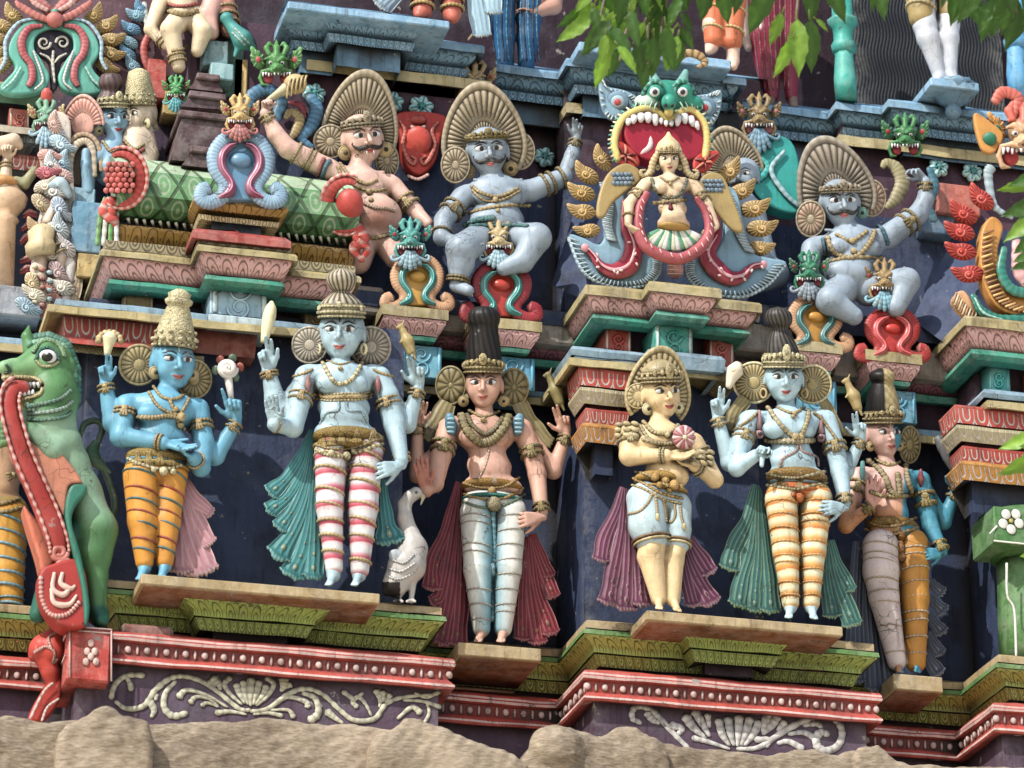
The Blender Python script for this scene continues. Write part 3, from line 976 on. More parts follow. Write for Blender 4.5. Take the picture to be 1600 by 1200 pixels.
RP = path_of(1045, [(-150, .68, .06), (100, .68, .06), (100, .68, .68), (711, .68, .68), (711, .68, .06), (912, .68, .06), (912, .68, .68), (1376, .68, .68), (1376, .68, .06), (1548, .68, .06), (1548, .68, .68), (1850, .68, .68)])
ref = (500, .68)
sweep('plinth', T, RP, [(1062, -.08), (1200, -.08), (1260, -.08)], PURP, M_WALL, .2, ref)
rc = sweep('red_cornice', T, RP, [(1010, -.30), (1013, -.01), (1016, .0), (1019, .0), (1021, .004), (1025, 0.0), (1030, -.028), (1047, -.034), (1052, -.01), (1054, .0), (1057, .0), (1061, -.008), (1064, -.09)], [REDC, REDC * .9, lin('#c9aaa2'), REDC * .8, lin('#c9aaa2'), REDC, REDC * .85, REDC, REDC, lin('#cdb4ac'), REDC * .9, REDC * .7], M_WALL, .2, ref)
mb = MB()
zb = P(500, 1039, .65)[2]
for i in range(len(RP) - 1):
 a, b = np.array(RP[i]), np.array(RP[i + 1]); t = b - a; L = np.linalg.norm(t); nn = np.array([-t[1], t[0]]) / L
 k = int(L / .054)
 for s in range(k):
  q = a + t * (s + .5) / k - nn * .030
  big = s % 2 == 0
  mb.ball((q[0], -q[1], zb + RNG.normal(0, .0015)), (.021, .016, .024) if big else (.009, .010, .030), lin('#bda29a') * (.8 + .4 * RNG.random()), None, 8, 6)
mb.build('bead_row', rc, M_WALL)
GP = RP
def green(path, ref, y0, nm=''):
 sweep('green_cornice', T, path, [(y0, -.25), (y0 + 2, .02), (y0 + 9, .025)], [GREEND, GREEND * 1.2], M_WALL, .2, ref)
 sweep('green_arch_cornice', T, path, [(y0 + 10, .015), (y0 + 14, .005), (y0 + 22, -.03), (y0 + 31, -.06), (y0 + 38, -.065)], [GREENL] * 4, M_ARCH, .085, ref)
 sweep('green_soffit', T, path, [(y0 + 38, -.065), (y0 + 39, -.10), (y0 + 41, -.10)], GREEND, M_WALL, .2, ref)
 sweep('green_dentil_cornice', T, path, [(y0 + 41, -.07), (y0 + 45, -.08), (y0 + 60, -.105)], [GREENL * .9, GREENL], M_TEETH, .06, ref)
 sweep('green_foot', T, path, [(y0 + 60, -.105), (y0 + 61, -.20), (y0 + 78, -.20)], PURP * .9, M_WALL, .2, ref)
GL = path_of(975, [(-150, .5, -.08), (150, .5, -.08), (165, .5, .50), (690, .5, .50), (690, .5, -.08), (916, .5, -.08), (916, .5, .50), (1364, .5, .50), (1364, .5, -.08), (1556, .5, -.08), (1556, .5, .5), (1850, .5, .5)])
green(GL, (640, .5), 957)
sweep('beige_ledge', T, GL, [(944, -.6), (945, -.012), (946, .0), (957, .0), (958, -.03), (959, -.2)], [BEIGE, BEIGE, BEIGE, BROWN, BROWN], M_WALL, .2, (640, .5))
def mid_green(a, b, y0, d):
 p = path_of(y0, [(a, d, d - .3), (a, d, d), (b, d, d), (b, d, d - .3)])
 green(p, (a, d), y0)
mid_green(290, 514, 922, .66); mid_green(1066, 1240, 972, .66); mid_green(1700, 1800, 1010, .66)
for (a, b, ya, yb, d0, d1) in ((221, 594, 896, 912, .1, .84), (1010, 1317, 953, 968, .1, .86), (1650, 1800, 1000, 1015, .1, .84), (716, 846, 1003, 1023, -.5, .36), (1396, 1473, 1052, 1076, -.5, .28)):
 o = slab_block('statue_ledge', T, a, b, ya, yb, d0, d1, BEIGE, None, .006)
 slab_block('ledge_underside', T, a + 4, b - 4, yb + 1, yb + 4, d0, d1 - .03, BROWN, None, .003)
WP = path_of(800, [(-150, .22, -.45), (112, .22, -.45), (125, .22, .22), (628, .22, .22), (628, .22, -.45), (914, .22, -.45), (914, .22, .22), (1188, .22, .22), (1188, .22, -.45), (1572, .22, -.45), (1572, .22, .22), (1850, .22, .22)])
sweep('niche_wall', T, WP, [(502, 0), (600, 0), (750, 0), (900, 0), (1010, 0)], [NAVY, NAVY, NAVY, NAVY * .9], M_WALL, .2, (500, .22))
SP = path_of(500, [(-150, .5, -.1), (72, .5, -.1), (72, .5, .55), (600, .5, .55), (600, .5, -.12), (886, .5, -.12), (886, .5, .55), (1150, .5, .55), (1150, .5, -.12), (1530, .5, -.12), (1530, .5, .55), (1850, .5, .55)])
sr = (300, .55)
sweep('sill', T, SP, [(488, -.8), (488, -.06), (489, -.05), (497, -.045)], [SKYB, SKYB, SKYB], M_WALL, .2, sr)
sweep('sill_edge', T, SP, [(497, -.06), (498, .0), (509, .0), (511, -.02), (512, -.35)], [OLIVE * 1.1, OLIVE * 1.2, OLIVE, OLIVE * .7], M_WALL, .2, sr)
for (a, b, ya, d) in ((75, 120, 478, .5), (330, 418, 487, .56), (480, 600, 515, .52), (1008, 1132, 548, .56), (890, 1010, 540, .5)):
 pass
def capital(a, b, y, d, left=True):
 p = path_of(y, [(a, d, d - .28), (a, d, d), (b, d, d)] + ([(b, d, d - .28)] if left else []))
 r = (a, d)
 sweep('capital', T, p, [(y, -.3), (y, .0), (y + 3, .0)], REDC, M_WALL, .2, r)
 sweep('capital_petals', T, p, [(y + 3, .0), (y + 28, -.015)], REDC, M_PETAL, .10, r)
 sweep('capital_band', T, p, [(y + 28, -.015), (y + 30, -.035), (y + 31, -.035)], REDC * .7, M_WALL, .2, r)
 sweep('capital_drip', T, p, [(y + 31, -.01), (y + 36, -.01), (y + 56, -.05)], lin('#a39a74'), M_PETAL, .09, r)
 sweep('capital_band', T, p, [(y + 56, -.06), (y + 57, -.10), (y + 62, -.10), (y + 63, -.06), (y + 66, -.055)], REDC * .7, M_WALL, .2, r)
 sweep('capital_petals', T, p, [(y + 66, -.055), (y + 86, -.07)], REDC * .8, M_PETAL, .08, r)
 sweep('capital_band', T, p, [(y + 86, -.07), (y + 88, -.03), (y + 91, -.025)], lin('#b07a32'), M_WALL, .2, r)
 sweep('capital_drip', T, p, [(y + 91, -.025), (y + 116, -.06)], lin('#b07a32'), M_PETAL, .11, r)
 sweep('capital_foot', T, p, [(y + 116, -.06), (y + 117, -.14), (y + 165, -.14)], NAVY * .8, M_WALL, .2, r)
capital(904, 1000, 573, .52)
capital(1492, 1850, 632, .5, False)
p = path_of(505, [(98, .5, -.05), (98, .5, .42), (400, .5, .42), (400, .5, .1)])
sweep('red_petal_cornice', T, p[:3] if 0 else path_of(505, [(98, .45, -.1), (98, .45, .45), (262, .45, .45), (262, .45, .1)]), [(492, 0), (524, -.02)], REDC * .75, M_PETAL, .105, (98, .45))
sweep('red_fillet', T, path_of(505, [(98, .45, -.1), (98, .45, .45), (262, .45, .45), (262, .45, .1)]), [(524, -.02), (525, .02), (534, .02), (535, -.05)], [REDC] * 3, M_WALL, .1, (98, .45))
sweep('disc_band', T, path_of(505, [(98, .45, -.1), (98, .45, .45), (330, .45, .45), (330, .45, .1)]), [(535, -.03), (548, -.03)], lin('#8d8458'), M_DISC, .062, (98, .45))
sweep('worn_red_band', T, path_of(520, [(262, .40, .1), (262, .40, .40), (402, .40, .40), (402, .40, .1)]), [(508, 0), (546, -.01), (547, -.1)], lin('#7d3a30'), painted('worn_red', .7, 1.8, None, .6, 2.2), .1, (262, .40))
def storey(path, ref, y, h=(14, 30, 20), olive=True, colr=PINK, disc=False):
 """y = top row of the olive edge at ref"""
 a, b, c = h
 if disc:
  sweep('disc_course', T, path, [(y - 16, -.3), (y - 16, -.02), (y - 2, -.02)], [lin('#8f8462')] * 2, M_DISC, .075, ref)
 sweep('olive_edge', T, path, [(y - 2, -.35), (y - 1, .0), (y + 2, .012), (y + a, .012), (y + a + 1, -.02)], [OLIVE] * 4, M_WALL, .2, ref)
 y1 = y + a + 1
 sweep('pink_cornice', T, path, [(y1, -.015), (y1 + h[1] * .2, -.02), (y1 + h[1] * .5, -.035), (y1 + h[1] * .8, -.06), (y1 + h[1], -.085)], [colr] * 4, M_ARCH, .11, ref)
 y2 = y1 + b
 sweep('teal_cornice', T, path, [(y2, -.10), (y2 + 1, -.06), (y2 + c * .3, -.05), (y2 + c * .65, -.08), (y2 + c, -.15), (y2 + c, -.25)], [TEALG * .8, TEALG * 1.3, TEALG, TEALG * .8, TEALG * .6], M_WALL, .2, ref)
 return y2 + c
def pil(a, b, ya, yb, d, col, edge, pat=True):
 """panelled pilaster with a raised border and a scroll in the panel"""
 o = slab_block('pilaster', T, a, b, ya, yb, d - .35, d, col, M_PAINT, .006)
 w = b - a
 s = .09
 mb = MB()
 for (x0, x1) in ((a + 1, a + w * .12), (b - w * .12, b - 1)):
  mb.tube([P((x0 + x1) / 2, ya + 3 + ((x0 + x1) / 2 - a) * s, d), P((x0 + x1) / 2, yb - 3 + ((x0 + x1) / 2 - a) * s, d)], w * .045 * PX, edge, 6)
 mb.build('pilaster_border', o)
 if pat:
  mb = MB()
  cx, cy, r = (a + b) / 2, (ya + yb) / 2 + w * .045, w * .22
  t = np.linspace(0, 1, 26)
  for g, yo in ((1, -r * .7), (-1, r * .8)):
   mb.tube(np.array([P(cx + g * r * (1 - .8 * k) * cos(k * 9), cy + yo + r * (1 - .8 * k) * sin(k * 9), d + .003) for k in t]), [.009, .005], col * 1.25, 6)
  mb.build('pilaster_scroll', o)
 return o
LP = path_of(380, [(40, .45, -.75), (96, .45, -.75), (96, .45, -.30), (160, .45, -.30), (160, .45, .45), (302, .45, .45), (302, .45, .66), (452, .45, .66), (452, .45, .45), (562, .45, .45), (562, .45, -.4)])
storey(LP, (200, .45), 394, (9, 34, 24), disc=True)
sweep('red_course', T, path_of(370, [(302, .66, .4), (302, .66, .66), (452, .66, .66), (452, .66, .4)]), [(356, -.3), (357, -.02), (362, .01), (372, .01), (376, -.02)], [REDC * .7] * 4, M_WALL, .2, (310, .66))
sweep('cream_course', T, path_of(370, [(302, .66, .4), (302, .66, .66), (452, .66, .66), (452, .66, .4)]), [(376, -.03), (388, -.02), (389, -.1)], [BEIGE * 1.15] * 2, M_WALL, .2, (310, .66))
sweep('shrine_wall', T, path_of(460, [(96, .2, -.7), (150, .2, -.7), (170, .2, .12), (545, .2, .12), (545, .2, -.5)]), [(425, 0), (500, 0)], MAROON * 1.2, M_WALL, .2, (300, .12))
pil(192, 240, 447, 490, .25, lin('#a89868'), lin('#c2b48a'), False); pil(330, 418, 433, 490, .48, lin('#8fb0c0'), lin('#b5cbd4')); pil(476, 516, 468, 512, .25, lin('#a08d5c'), lin('#b5a578'))
slab_block('pilaster_foot', T, 326, 424, 489, 503, .1, .52, lin('#a5bac2'))
def pedestal(a, b, y, d, pcol, first=True):
 p = path_of(y, [(a, d, d - .6), (a, d, d), (b, d, d), (b, d, d - .6)]); r = (a, d)
 sweep('pedestal_top', T, p, [(y, -.4), (y, 0), (y + 16, 0), (y + 17, -.04)], OLIVE * 1.05, M_WALL, .2, r)
 sweep('pink_cornice', T, p, [(y + 17, -.01), (y + 24, -.015), (y + 34, -.035), (y + 44, -.06)], [PINK] * 3, M_ARCH, .10, r)
 sweep('teal_cornice', T, p, [(y + 44, -.10), (y + 45, -.06), (y + 52, -.07), (y + 60, -.14), (y + 60, -.2)], [TEALG * .8, TEALG * 1.3, TEALG, TEALG * .6], M_WALL, .2, r)
 pil(a + (b - a) * .28, b - (b - a) * .1, y + 62, y + 112, d - .12, pcol, pcol * 1.3)
pedestal(597, 701, 474, .10, lin('#5fa0b4')); pedestal(737, 847, 492, .10, lin('#4f90a8'))
pedestal(1222, 1316, 528, .12, lin('#4f90a8')); pedestal(1352, 1440, 545, .12, lin('#4f90a8'))
RPt = path_of(520, [(545, -.1, -.12), (886, -.1, -.12)])
for (a, b, y) in ((500, 600, 438), (690, 745, 470), (835, 900, 490), (1140, 1240, 500), (1300, 1360, 540), (1425, 1500, 545)):
 slab_block('stone_course', T, a, b, y, y + 44, -.9, -.06, GREY, None, .015)
for (a, b) in ((560, 905), (1120, 1530)):
 y = 500 + (a - 560) * .09
 p = path_of(520, [(a, -.15, -.15), (b, -.15, -.15)])
 sweep('recess_cornice', T, p, [(y + 10, 0), (y + 20, -.01), (y + 32, -.06)], [lin('#7d4a55')] * 2, M_ARCH, .12, (a, -.15))
 sweep('recess_teal', T, p, [(y + 32, -.08), (y + 33, -.03), (y + 44, -.06), (y + 48, -.14)], [TEALG] * 3, M_WALL, .12, (a, -.15))
 sweep('recess_wall', T, p, [(y + 48, -.2), (y + 110, -.2)], MAROON, M_WALL, .12, (a, -.15))
CP = path_of(455, [(916, .45, -.45), (916, .45, .45), (1004, .45, .45), (1004, .45, .60), (1112, .45, .60), (1112, .45, .45), (1186, .45, .45), (1186, .45, -.45)])
storey(CP, (950, .45), 449, (14, 28, 22))
sweep('shrine_wall', T, path_of(520, [(940, .15, -.5), (940, .15, .12), (1150, .15, .12), (1150, .15, -.5)]), [(490, 0), (575, 0)], MAROON, M_WALL, .2, (950, .12))
pil(946, 986, 508, 560, .26, lin('#a8402e'), lin('#c9b7a6')); pil(1024, 1082, 503, 562, .42, lin('#2f8f80'), lin('#b4c8bf')); pil(1108, 1146, 522, 575, .26, lin('#a8402e'), lin('#c9b7a6'))
sweep('sill_block', T, path_of(555, [(1008, .58, .2), (1008, .58, .60), (1132, .58, .60), (1132, .58, .2)]), [(546, -.3), (547, -.02), (552, 0), (572, -.01), (578, -.05)], [SKYB * .8] * 4, M_WALL, .2, (1008, .58))
sweep('sill_block', T, path_of(545, [(890, .5, .0), (890, .5, .52), (1008, .5, .52)]), [(541, -.4), (542, -.02), (546, 0), (556, -.01)], [SKYB * .9] * 3, M_WALL, .2, (890, .5))
QP = path_of(505, [(1508, .45, -.5), (1508, .45, .45), (1850, .45, .45)])
storey(QP, (1508, .45), 494, (14, 34, 26))
sweep('shrine_wall', T, path_of(580, [(1525, .15, -.5), (1525, .15, .12), (1850, .15, .12)]), [(545, 0), (640, 0)], MAROON, M_WALL, .2, (1530, .12))
pil(1545, 1577, 566, 618, .26, lin('#3f9a94'), lin('#6fb5ae')); pil(1610, 1650, 570, 620, .26, lin('#a8402e'), lin('#c9b7a6'))
sweep('sill_block', T, path_of(615, [(1532, .5, .0), (1532, .5, .54), (1850, .5, .54)]), [(610, -.4), (611, -.02), (616, 0), (624, -.01)], [SKYB * .9] * 3, M_WALL, .2, (1532, .5))
sweep('seat_floor', T, path_of(450, [(480, -.6, -.05), (930, -.6, -.05)]), [(468, -1.2), (468, 0), (490, 0)], NAVY * .7, M_WALL, .3, (700, -.05))
sweep('seat_floor', T, path_of(480, [(1150, -.6, -.05), (1560, -.6, -.05)]), [(488, -1.2), (488, 0), (520, 0)], NAVY * .7, M_WALL, .3, (1300, -.05))
BW_ = path_of(200, [(-150, -.5, -1.1), (130, -.5, -1.1), (300, -.5, -.42), (770, -.5, -.42), (770, -.5, -.8), (885, -.5, -.8), (885, -.5, -.55), (1165, -.5, -.55), (1165, -.5, -.85), (1318, -.5, -.85), (1318, -.5, -.55), (1850, -.5, -.55)])
sweep('upper_niche_wall', T, BW_, [(60, 0), (150, 0), (235, 0), (330, 0), (520, 0)], [lin('#4a3240'), lin('#4a3240'), NAVY, NAVY], M_WALL, .3, (600, -.42))
def cheek(pts, col=NAVY):
 V = [P(*q) for q in pts]; mb = MB(); mb.add(V, [tuple(range(len(V)))], col, None, False); return mb.build('cheek_wall', T, M_WALL)
for (p0, p1, p2, p3) in (((900, 320, -.3), (960, 330, -.05), (915, 470, .10), (862, 445, -.2)), ((1485, 380, -.2), (1540, 400, .1), (1510, 560, .25), (1425, 500, -.1))): cheek((p0, p1, p2, p3), NAVY * 1.1)
UPth = path_of(140, [(300, -.3, -.6), (478, -.3, -.6), (478, -.3, -.30), (768, -.3, -.30), (768, -.3, -.70), (895, -.3, -.70), (895, -.3, -.46), (1160, -.3, -.46), (1160, -.3, -.76), (1320, -.3, -.76), (1320, -.3, -.45), (1850, -.3, -.45)])
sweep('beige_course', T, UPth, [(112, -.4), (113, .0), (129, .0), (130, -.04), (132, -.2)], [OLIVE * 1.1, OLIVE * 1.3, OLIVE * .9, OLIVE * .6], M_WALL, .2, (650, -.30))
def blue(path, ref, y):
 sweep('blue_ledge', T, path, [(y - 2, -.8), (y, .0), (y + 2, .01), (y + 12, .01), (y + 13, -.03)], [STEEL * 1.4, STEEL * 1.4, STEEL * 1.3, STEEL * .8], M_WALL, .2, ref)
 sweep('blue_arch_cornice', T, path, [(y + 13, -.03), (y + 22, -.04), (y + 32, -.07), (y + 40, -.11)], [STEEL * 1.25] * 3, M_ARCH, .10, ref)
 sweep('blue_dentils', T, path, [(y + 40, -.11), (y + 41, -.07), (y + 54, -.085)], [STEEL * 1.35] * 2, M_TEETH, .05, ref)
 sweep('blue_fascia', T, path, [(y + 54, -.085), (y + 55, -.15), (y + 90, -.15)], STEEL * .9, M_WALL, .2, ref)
UB = path_of(60, [(444, -.1, -.9), (444, -.1, -.16), (494, -.1, -.16), (494, -.1, -.01), (664, -.1, -.01), (664, -.1, -.27), (764, -.1, -.27), (764, -.1, -.50), (898, -.1, -.50), (898, -.1, -.30), (1142, -.1, -.30), (1142, -.1, -.27), (1174, -.1, -.27), (1174, -.1, -.60), (1330, -.1, -.60), (1330, -.1, -.44), (1402, -.1, -.44), (1402, -.1, -.32), (1850, -.1, -.32)])
blue(UB, (600, -.01), 21)
slab_block('statue_ledge', T, 450, 703, 1, 13, -1.0, .06, STEEL * 1.5)
slab_block('statue_ledge', T, 905, 1142, 64, 79, -1.0, -.10, STEEL * 1.5)
slab_block('statue_ledge', T, 1454, 1530, 120, 133, -1.0, -.08, STEEL * 1.5)
sweep('top_niche_wall', T, path_of(0, [(200, -1.1, -1.2), (1900, -1.1, -1.2)]), [(-160, 0), (60, 0), (160, 0)], lin('#2d1a26'), M_WALL, .3, (800, -1.2))
def banded(cols, a, b, n, phase=0.0):
 """colour function: repeating gradient bands along the axis a-b"""
 a = np.asarray(a); ab = np.asarray(b) - a; L2 = ab @ ab
 cols = np.array(cols)
 def f(q):
  t = (((q - a) @ ab) / L2) * n + phase
  t = (t % 1.0) * (len(cols) - 1)
  i = np.clip(t.astype(int), 0, len(cols) - 2)
  g = (t - i)[..., None]
  return cols[i] * (1 - g) + cols[i + 1] * g
 return f
def leggings(f, legs, bandcol, k=10, hips=None, name='leggings', nb=7, th=4.0, tilt=.18, mod=.2, bands=True, infl=1.0, hipcol=None):
 """legs: list of (points, radii, colour or colour function factory(a, b))"""
 sd = SDF(PX * 1.7)
 mb = MB()
 for (pts, rad, cf, sgn) in legs:
  q = [f.p(*t) for t in pts]
  col = cf(q[0], q[-1]) if callable(cf) else cf
  sd.chain(q, [r * f.u for r in rad], col, k * f.u)
  if bands:
   qq = np.array(cr(q, 8)); rr = np.interp(np.linspace(0, 1, len(qq)), np.linspace(0, 1, len(rad)), rad)
   for i in range(nb):
    t = (i + .6 + RNG.uniform(-.16, .16)) / nb; tl = tilt * sgn * RNG.uniform(.5, 1.5)
    j = min(len(qq) - 2, int(t * (len(qq) - 1)))
    ax = qq[j + 1] - qq[j]
    f.ring(mb, qq[j], qq[j] + nrm(ax) * .05, 0, rr[j] * 1.0 + .5, th * RNG.uniform(.8, 1.25), bandcol, bandcol * .6, mod, 40, 1.0, tl, True)
 if hips is not None:
  c, r = hips
  sd.ell(f.p(*c), np.array(r) * f.u, hipcol if hipcol is not None else (legs[0][2] if not callable(legs[0][2]) else col), 12 * f.u, np.array([[1, 0, 0], [0, 0, 1], [0, 1, 0]]))
 o = f.cloth(name, sd)
 if bands: mb.build('leg_folds', o)
 return o
def torso(f, sL, sR, ch, wa, hip, rw, chw, ww, hw, dp=.62, belly=None, skin=None, pecs=True):
 """sL,sR shoulder joints; ch,wa,hip centres; rw shoulder radius"""
 sk = f.skin if skin is None else skin
 f.ell(ch, (chw, chw * .62, chw * dp), sk, 16)
 f.limb([ch, wa], [chw * .62, ww * .8], sk, 20)
 f.ell(wa, (ww, ww * .6, ww * .66), sk, 22)
 f.ell(hip, (hw, hw * .5, hw * .6), sk, 22)
 f.limb([sL, ch, sR], [rw, rw * 1.1, rw], sk, 14)
 if pecs:
  w = (sR[0] - sL[0])
  for g in (-1, 1):
   f.ell((ch[0] + g * w * .2, ch[1] + chw * .1, ch[2] + chw * dp * .62), (chw * .42, chw * .32, chw * .30), sk, 6)
   f.limb([(ch[0] + g * w * .06, ch[1] - chw * .38, ch[2] + chw * dp * .5), (ch[0] + g * w * .40, ch[1] - chw * .44, ch[2] + chw * .3)], [chw * .06, chw * .05], sk, 8)
 if belly:
  b_, r_ = belly; f.ell(b_, r_, sk, 16)
  f.ell((b_[0], b_[1] + r_[1] * .15, b_[2] + max(ww * .66, r_[2]) * .98), (5, 7, 9), lin('#3a2a22'), 3, None, True)
EYE3 = np.array([[1, 0, 0], [0, 0, 1], [0, 1, 0]])
def lines(f, name, specs, col=GOLD, dark=GOLDD, beads=(), parent=None):
 """raised ornament lines lying on the sculpted surface: (points, radius[, colour])"""
 mb = MB()
 for sp in specs:
  c = sp[2] if len(sp) > 2 else col
  f.line(mb, sp[0], sp[1], c, mod=.28 if len(sp) < 4 else sp[3], col2=c * .5, lift=float(np.max(sp[1])) * .25)
 for b in beads:
  q, n_ = f.surf(b[0], b[1], b[2] * .35)
  mb.ball(q, b[2] * f.u, b[3] if len(b) > 3 else col, None, 9, 6)
 return mb.build(name, parent or f.root, M_CARVED)
def fringe(f, mb, x, y, h, col, w=5, n=2, dx=0):
 for j in range(-n, n + 1):
  f.line(mb, [(x + j * w * .5, y), (x + j * w * .8 + dx * .5, y + h * .5), (x + j * w * 1.3 + dx, y + h)], [w * .4, w * .55, w * .75], col * (1.25 if j % 2 else .85), 4)
def belt(f, specs, col, fr=(), beads=(), extra=()):
 """specs: (centre, (w, h, depth), colour); fr: fringe positions"""
 sd = SDF(PX * 1.7)
 for c, r, k in specs:
  sd.ell(f.p(*c), np.array(r) * f.u, k, .008, EYE3)
 o = f.cloth('belt', sd, M_CARVED)
 mb = MB()
 for a in fr: fringe(f, mb, *a[:3], col if len(a) < 4 else a[3])
 for sp in extra: f.line(mb, sp[0], sp[1], sp[2] if len(sp) > 2 else CREAM, mod=.3, col2=GOLDD)
 for b in beads:
  q, n_ = f.surf(b[0], b[1], b[2] * .3); mb.ball(q, b[2] * f.u, b[3] if len(b) > 3 else CREAM * .9, None, 9, 6)
 mb.build('belt_ornament', o, M_CARVED)
 return o
def armlets(f, lst, col=GOLD):
 for a, b, ts, R, th, kind in lst:
  f.bracelets('wristlet' if kind == 'w' else 'armlet', a, b, ts, R, th, col, kind != 'p')
def deer(f, x, y, s, col, flip=1, z=5):
 """small leaping deer held up on the fingertips, (x, y) at its hind feet"""
 sd = SDF(PX * 1.2)
 q = lambda a, b, c=0: f.p(x + a * s * flip, y + b * s, z + c * s)
 u = s * f.u
 sd.chain([q(0, -20), q(-12, -55), q(-26, -85)], [15 * u, 19 * u, 11 * u], col, .02)
 sd.cap(q(-26, -85), q(-34, -102), 9 * u, 11 * u, col, .012)
 sd.cap(q(-34, -102), q(-46, -100), 9 * u, 5 * u, col, .01)
 for g in (-5, 5):
  sd.cap(q(2, -22, g), q(14, 4, g), 7 * u, 4 * u, col, .008)
  sd.cap(q(-22, -65, g), q(-36, -52, g), 6 * u, 3.5 * u, col, .008)
  sd.cap(q(-30, -108, g), q(-24, -124, g * 1.6), 4 * u, 2 * u, col, .005)
 V, F, C = sd.mesh()
 return mesh_obj('held_deer', V, F, C, None, M_PAINT, f.root)
def proj(q):
 v = q - CAM
 z = v @ FWD
 return 800 + (v @ RIGHT) / z * FPX, 600 - (v @ UP) / z * FPX
def relief(f, par, name, specs, mat=None):
 mb = MB()
 for pts, r, col, z in specs: mb.tube(f.ps([(*p, z) for p in cr(pts, 7)]), np.atleast_1d(np.array(r, float)) * f.u if not np.isscalar(r) else r * f.u, col, 8, .5, None, False, col * .6, .07)
 return mb.build(name, par, mat)
def slab2(f, name, pts, z, th, col, par=None, rnd=.015, n=5, mat=None, vox=1.6):
 s_ = SDF(PX * vox); q = f.ps([(*p, z) for p in cr(pts, n, True)]); s_.poly(q[:, [0, 2]], q[0, 1], th, col, .01, rnd)
 V, F, C = s_.mesh(); return mesh_obj(name, V, F, C, None, mat or M_PAINT, par or f.root)
# ================================================= pale blue statue in pink striped leggings
f = Fig('deity_statue', 'pale blue four-armed statue in pink and white banded leggings, right of the blue-skinned one', 'statue', (360, 1130), 0.62, (380, 420), .4335, 'statues along the lower ledge')
SK = f.skin = lin('#9fb9c2')
f.head((350, 236, 55), 158, yaw=-3, pitch=2, fat=1.03)
f.limb([(350, 300, 12), (352, 360, 2)], [29, 36], k=8)
torso(f, (245, 385, 0), (465, 385, 0), (355, 405, 5), (362, 500, 0), (370, 600, 0), 40, 112, 92, 112, belly=((365, 535, 28), (84, 52, 48)))
f.limb([(228, 390, 0), (205, 470, 5), (180, 575, 15)], [42, 40, 33]); f.limb([(180, 570, 15), (110, 562, 50)], [34, 23])
w = f.p(112, 562, 50); f.hand(w, hold_dirs(-.12, -1, .1), -FWD, 1, 108, (4, 2, 2, 4), (6, 5, 5, 8), (38, 20), 3)
f.limb([(225, 400, -25), (140, 520, -25)], [36, 36]); f.limb([(140, 520, -25), (115, 470, -18), (92, 372, -5)], [36, 36, 24])
w1 = f.p(92, 368, -5); f.hand(w1, hold_dirs(-.15, -1, .1), -FWD, 1, 128, (15, 8, 75, 80), (20, 15, 80, 80), (35, 20), 4)
f.limb([(488, 392, 0), (520, 460, 0), (545, 560, 0)], [42, 40, 38]); f.limb([(545, 560, 0), (570, 690, 34)], [38, 24])
w = f.p(562, 712, 40); f.hand(w, hold_dirs(-1, .18, .75), hold_dirs(.1, .2, -1), 1, 118, (12, 12, 12, 12), (12, 14, 16, 18), (40, 10), 6)
f.limb([(495, 410, -25), (590, 560, -30)], [34, 32]); f.limb([(590, 560, -30), (628, 440, -10)], [32, 22])
w2 = f.p(632, 425, -8); f.hand(w2, hold_dirs(-.12, -1, .15), -FWD, -1, 125, (10, 15, 80, 80), (15, 15, 80, 80), (50, 30), 4)
for (k_, a, t) in (((310, 860, 5), (326, 1105, 0), (300, 1132, 55)), ((430, 860, 5), (418, 1105, 0), (392, 1135, 60))):
 f.limb([k_, a], [34, 24]); f.foot(a, t, 62)
f.finish()
f.face(tilak=INK, gaze=.2)
pink = lambda a, b: banded([lin('#d9aeb2'), lin('#dcd2d2'), lin('#e0cfd0'), lin('#c06a78'), lin('#a32a3e')], a, b, 7, .4)
leggings(f, [([(318, 660, 8), (312, 860, 12), (328, 1078, 0)], [58, 46, 30], pink, 1), ([(440, 660, 8), (430, 860, 12), (420, 1085, 0)], [62, 52, 32], pink, 1)], lin('#b5a070'), nb=7, th=6)
f.bun([(.0, .44), (.25, .42), (.42, .26), (.5, .16), (.56, .22), (.72, .30), (.88, .27), (.98, .1)], INK * .6, grey=lin('#c3b79c'), n=18, base=(0, .38, -.2))
f.diadem(.36, .26, .47, CREAM, peak=.0, gems=3)
for (c, R_, yw) in (((238, 275, -5), 66, -12), ((460, 282, -5), 74, 12)):
 f.fan_plate(c, R_, lin('#a9a191'), lin('#4a443a'), 22, tilt=(yw, 0, 0), back=8, name='ear_disc')
f.earrings(CREAM, .10, -.3, 'ring')
mb = MB(); f.line(mb, [(285, 335), (320, 400), (352, 415), (395, 395), (430, 335)], 9, CREAM, mod=.25, col2=GOLDD); f.line(mb, [(300, 330), (350, 345), (415, 328)], 5, GOLD, mod=.3, col2=GOLDD)
for x, y in ((320, 400), (345, 415), (370, 412), (392, 398)):
 q, n_ = f.surf(x, y, 6); mb.ball(q, 8 * f.u, CREAM, None, 8, 6)
q, n_ = f.surf(350, 360, 4); mb.ball(q, 9 * f.u, GOLD, None, 8, 6)
mb.build('necklace', f.root, M_CARVED)
mb = MB(); f.line(mb, [(252, 440), (300, 452), (360, 450), (420, 450), (465, 440)], 5, CREAM, mod=.3, col2=GOLDD); f.line(mb, [(252, 465), (300, 474), (360, 474), (420, 472), (465, 462)], 5, CREAM, mod=.3, col2=GOLDD); f.line(mb, [(252, 452), (300, 463), (360, 462), (420, 461), (465, 450)], 9, GOLD)
f.line(mb, [(345, 480), (342, 510), (300, 520), (278, 560)], 5, SK * .9); f.line(mb, [(372, 480), (378, 510), (425, 515), (445, 555)], 5, SK * .9)
mb.build('chest_band', f.root, M_CARVED)
sd = SDF(PX * 1.7)
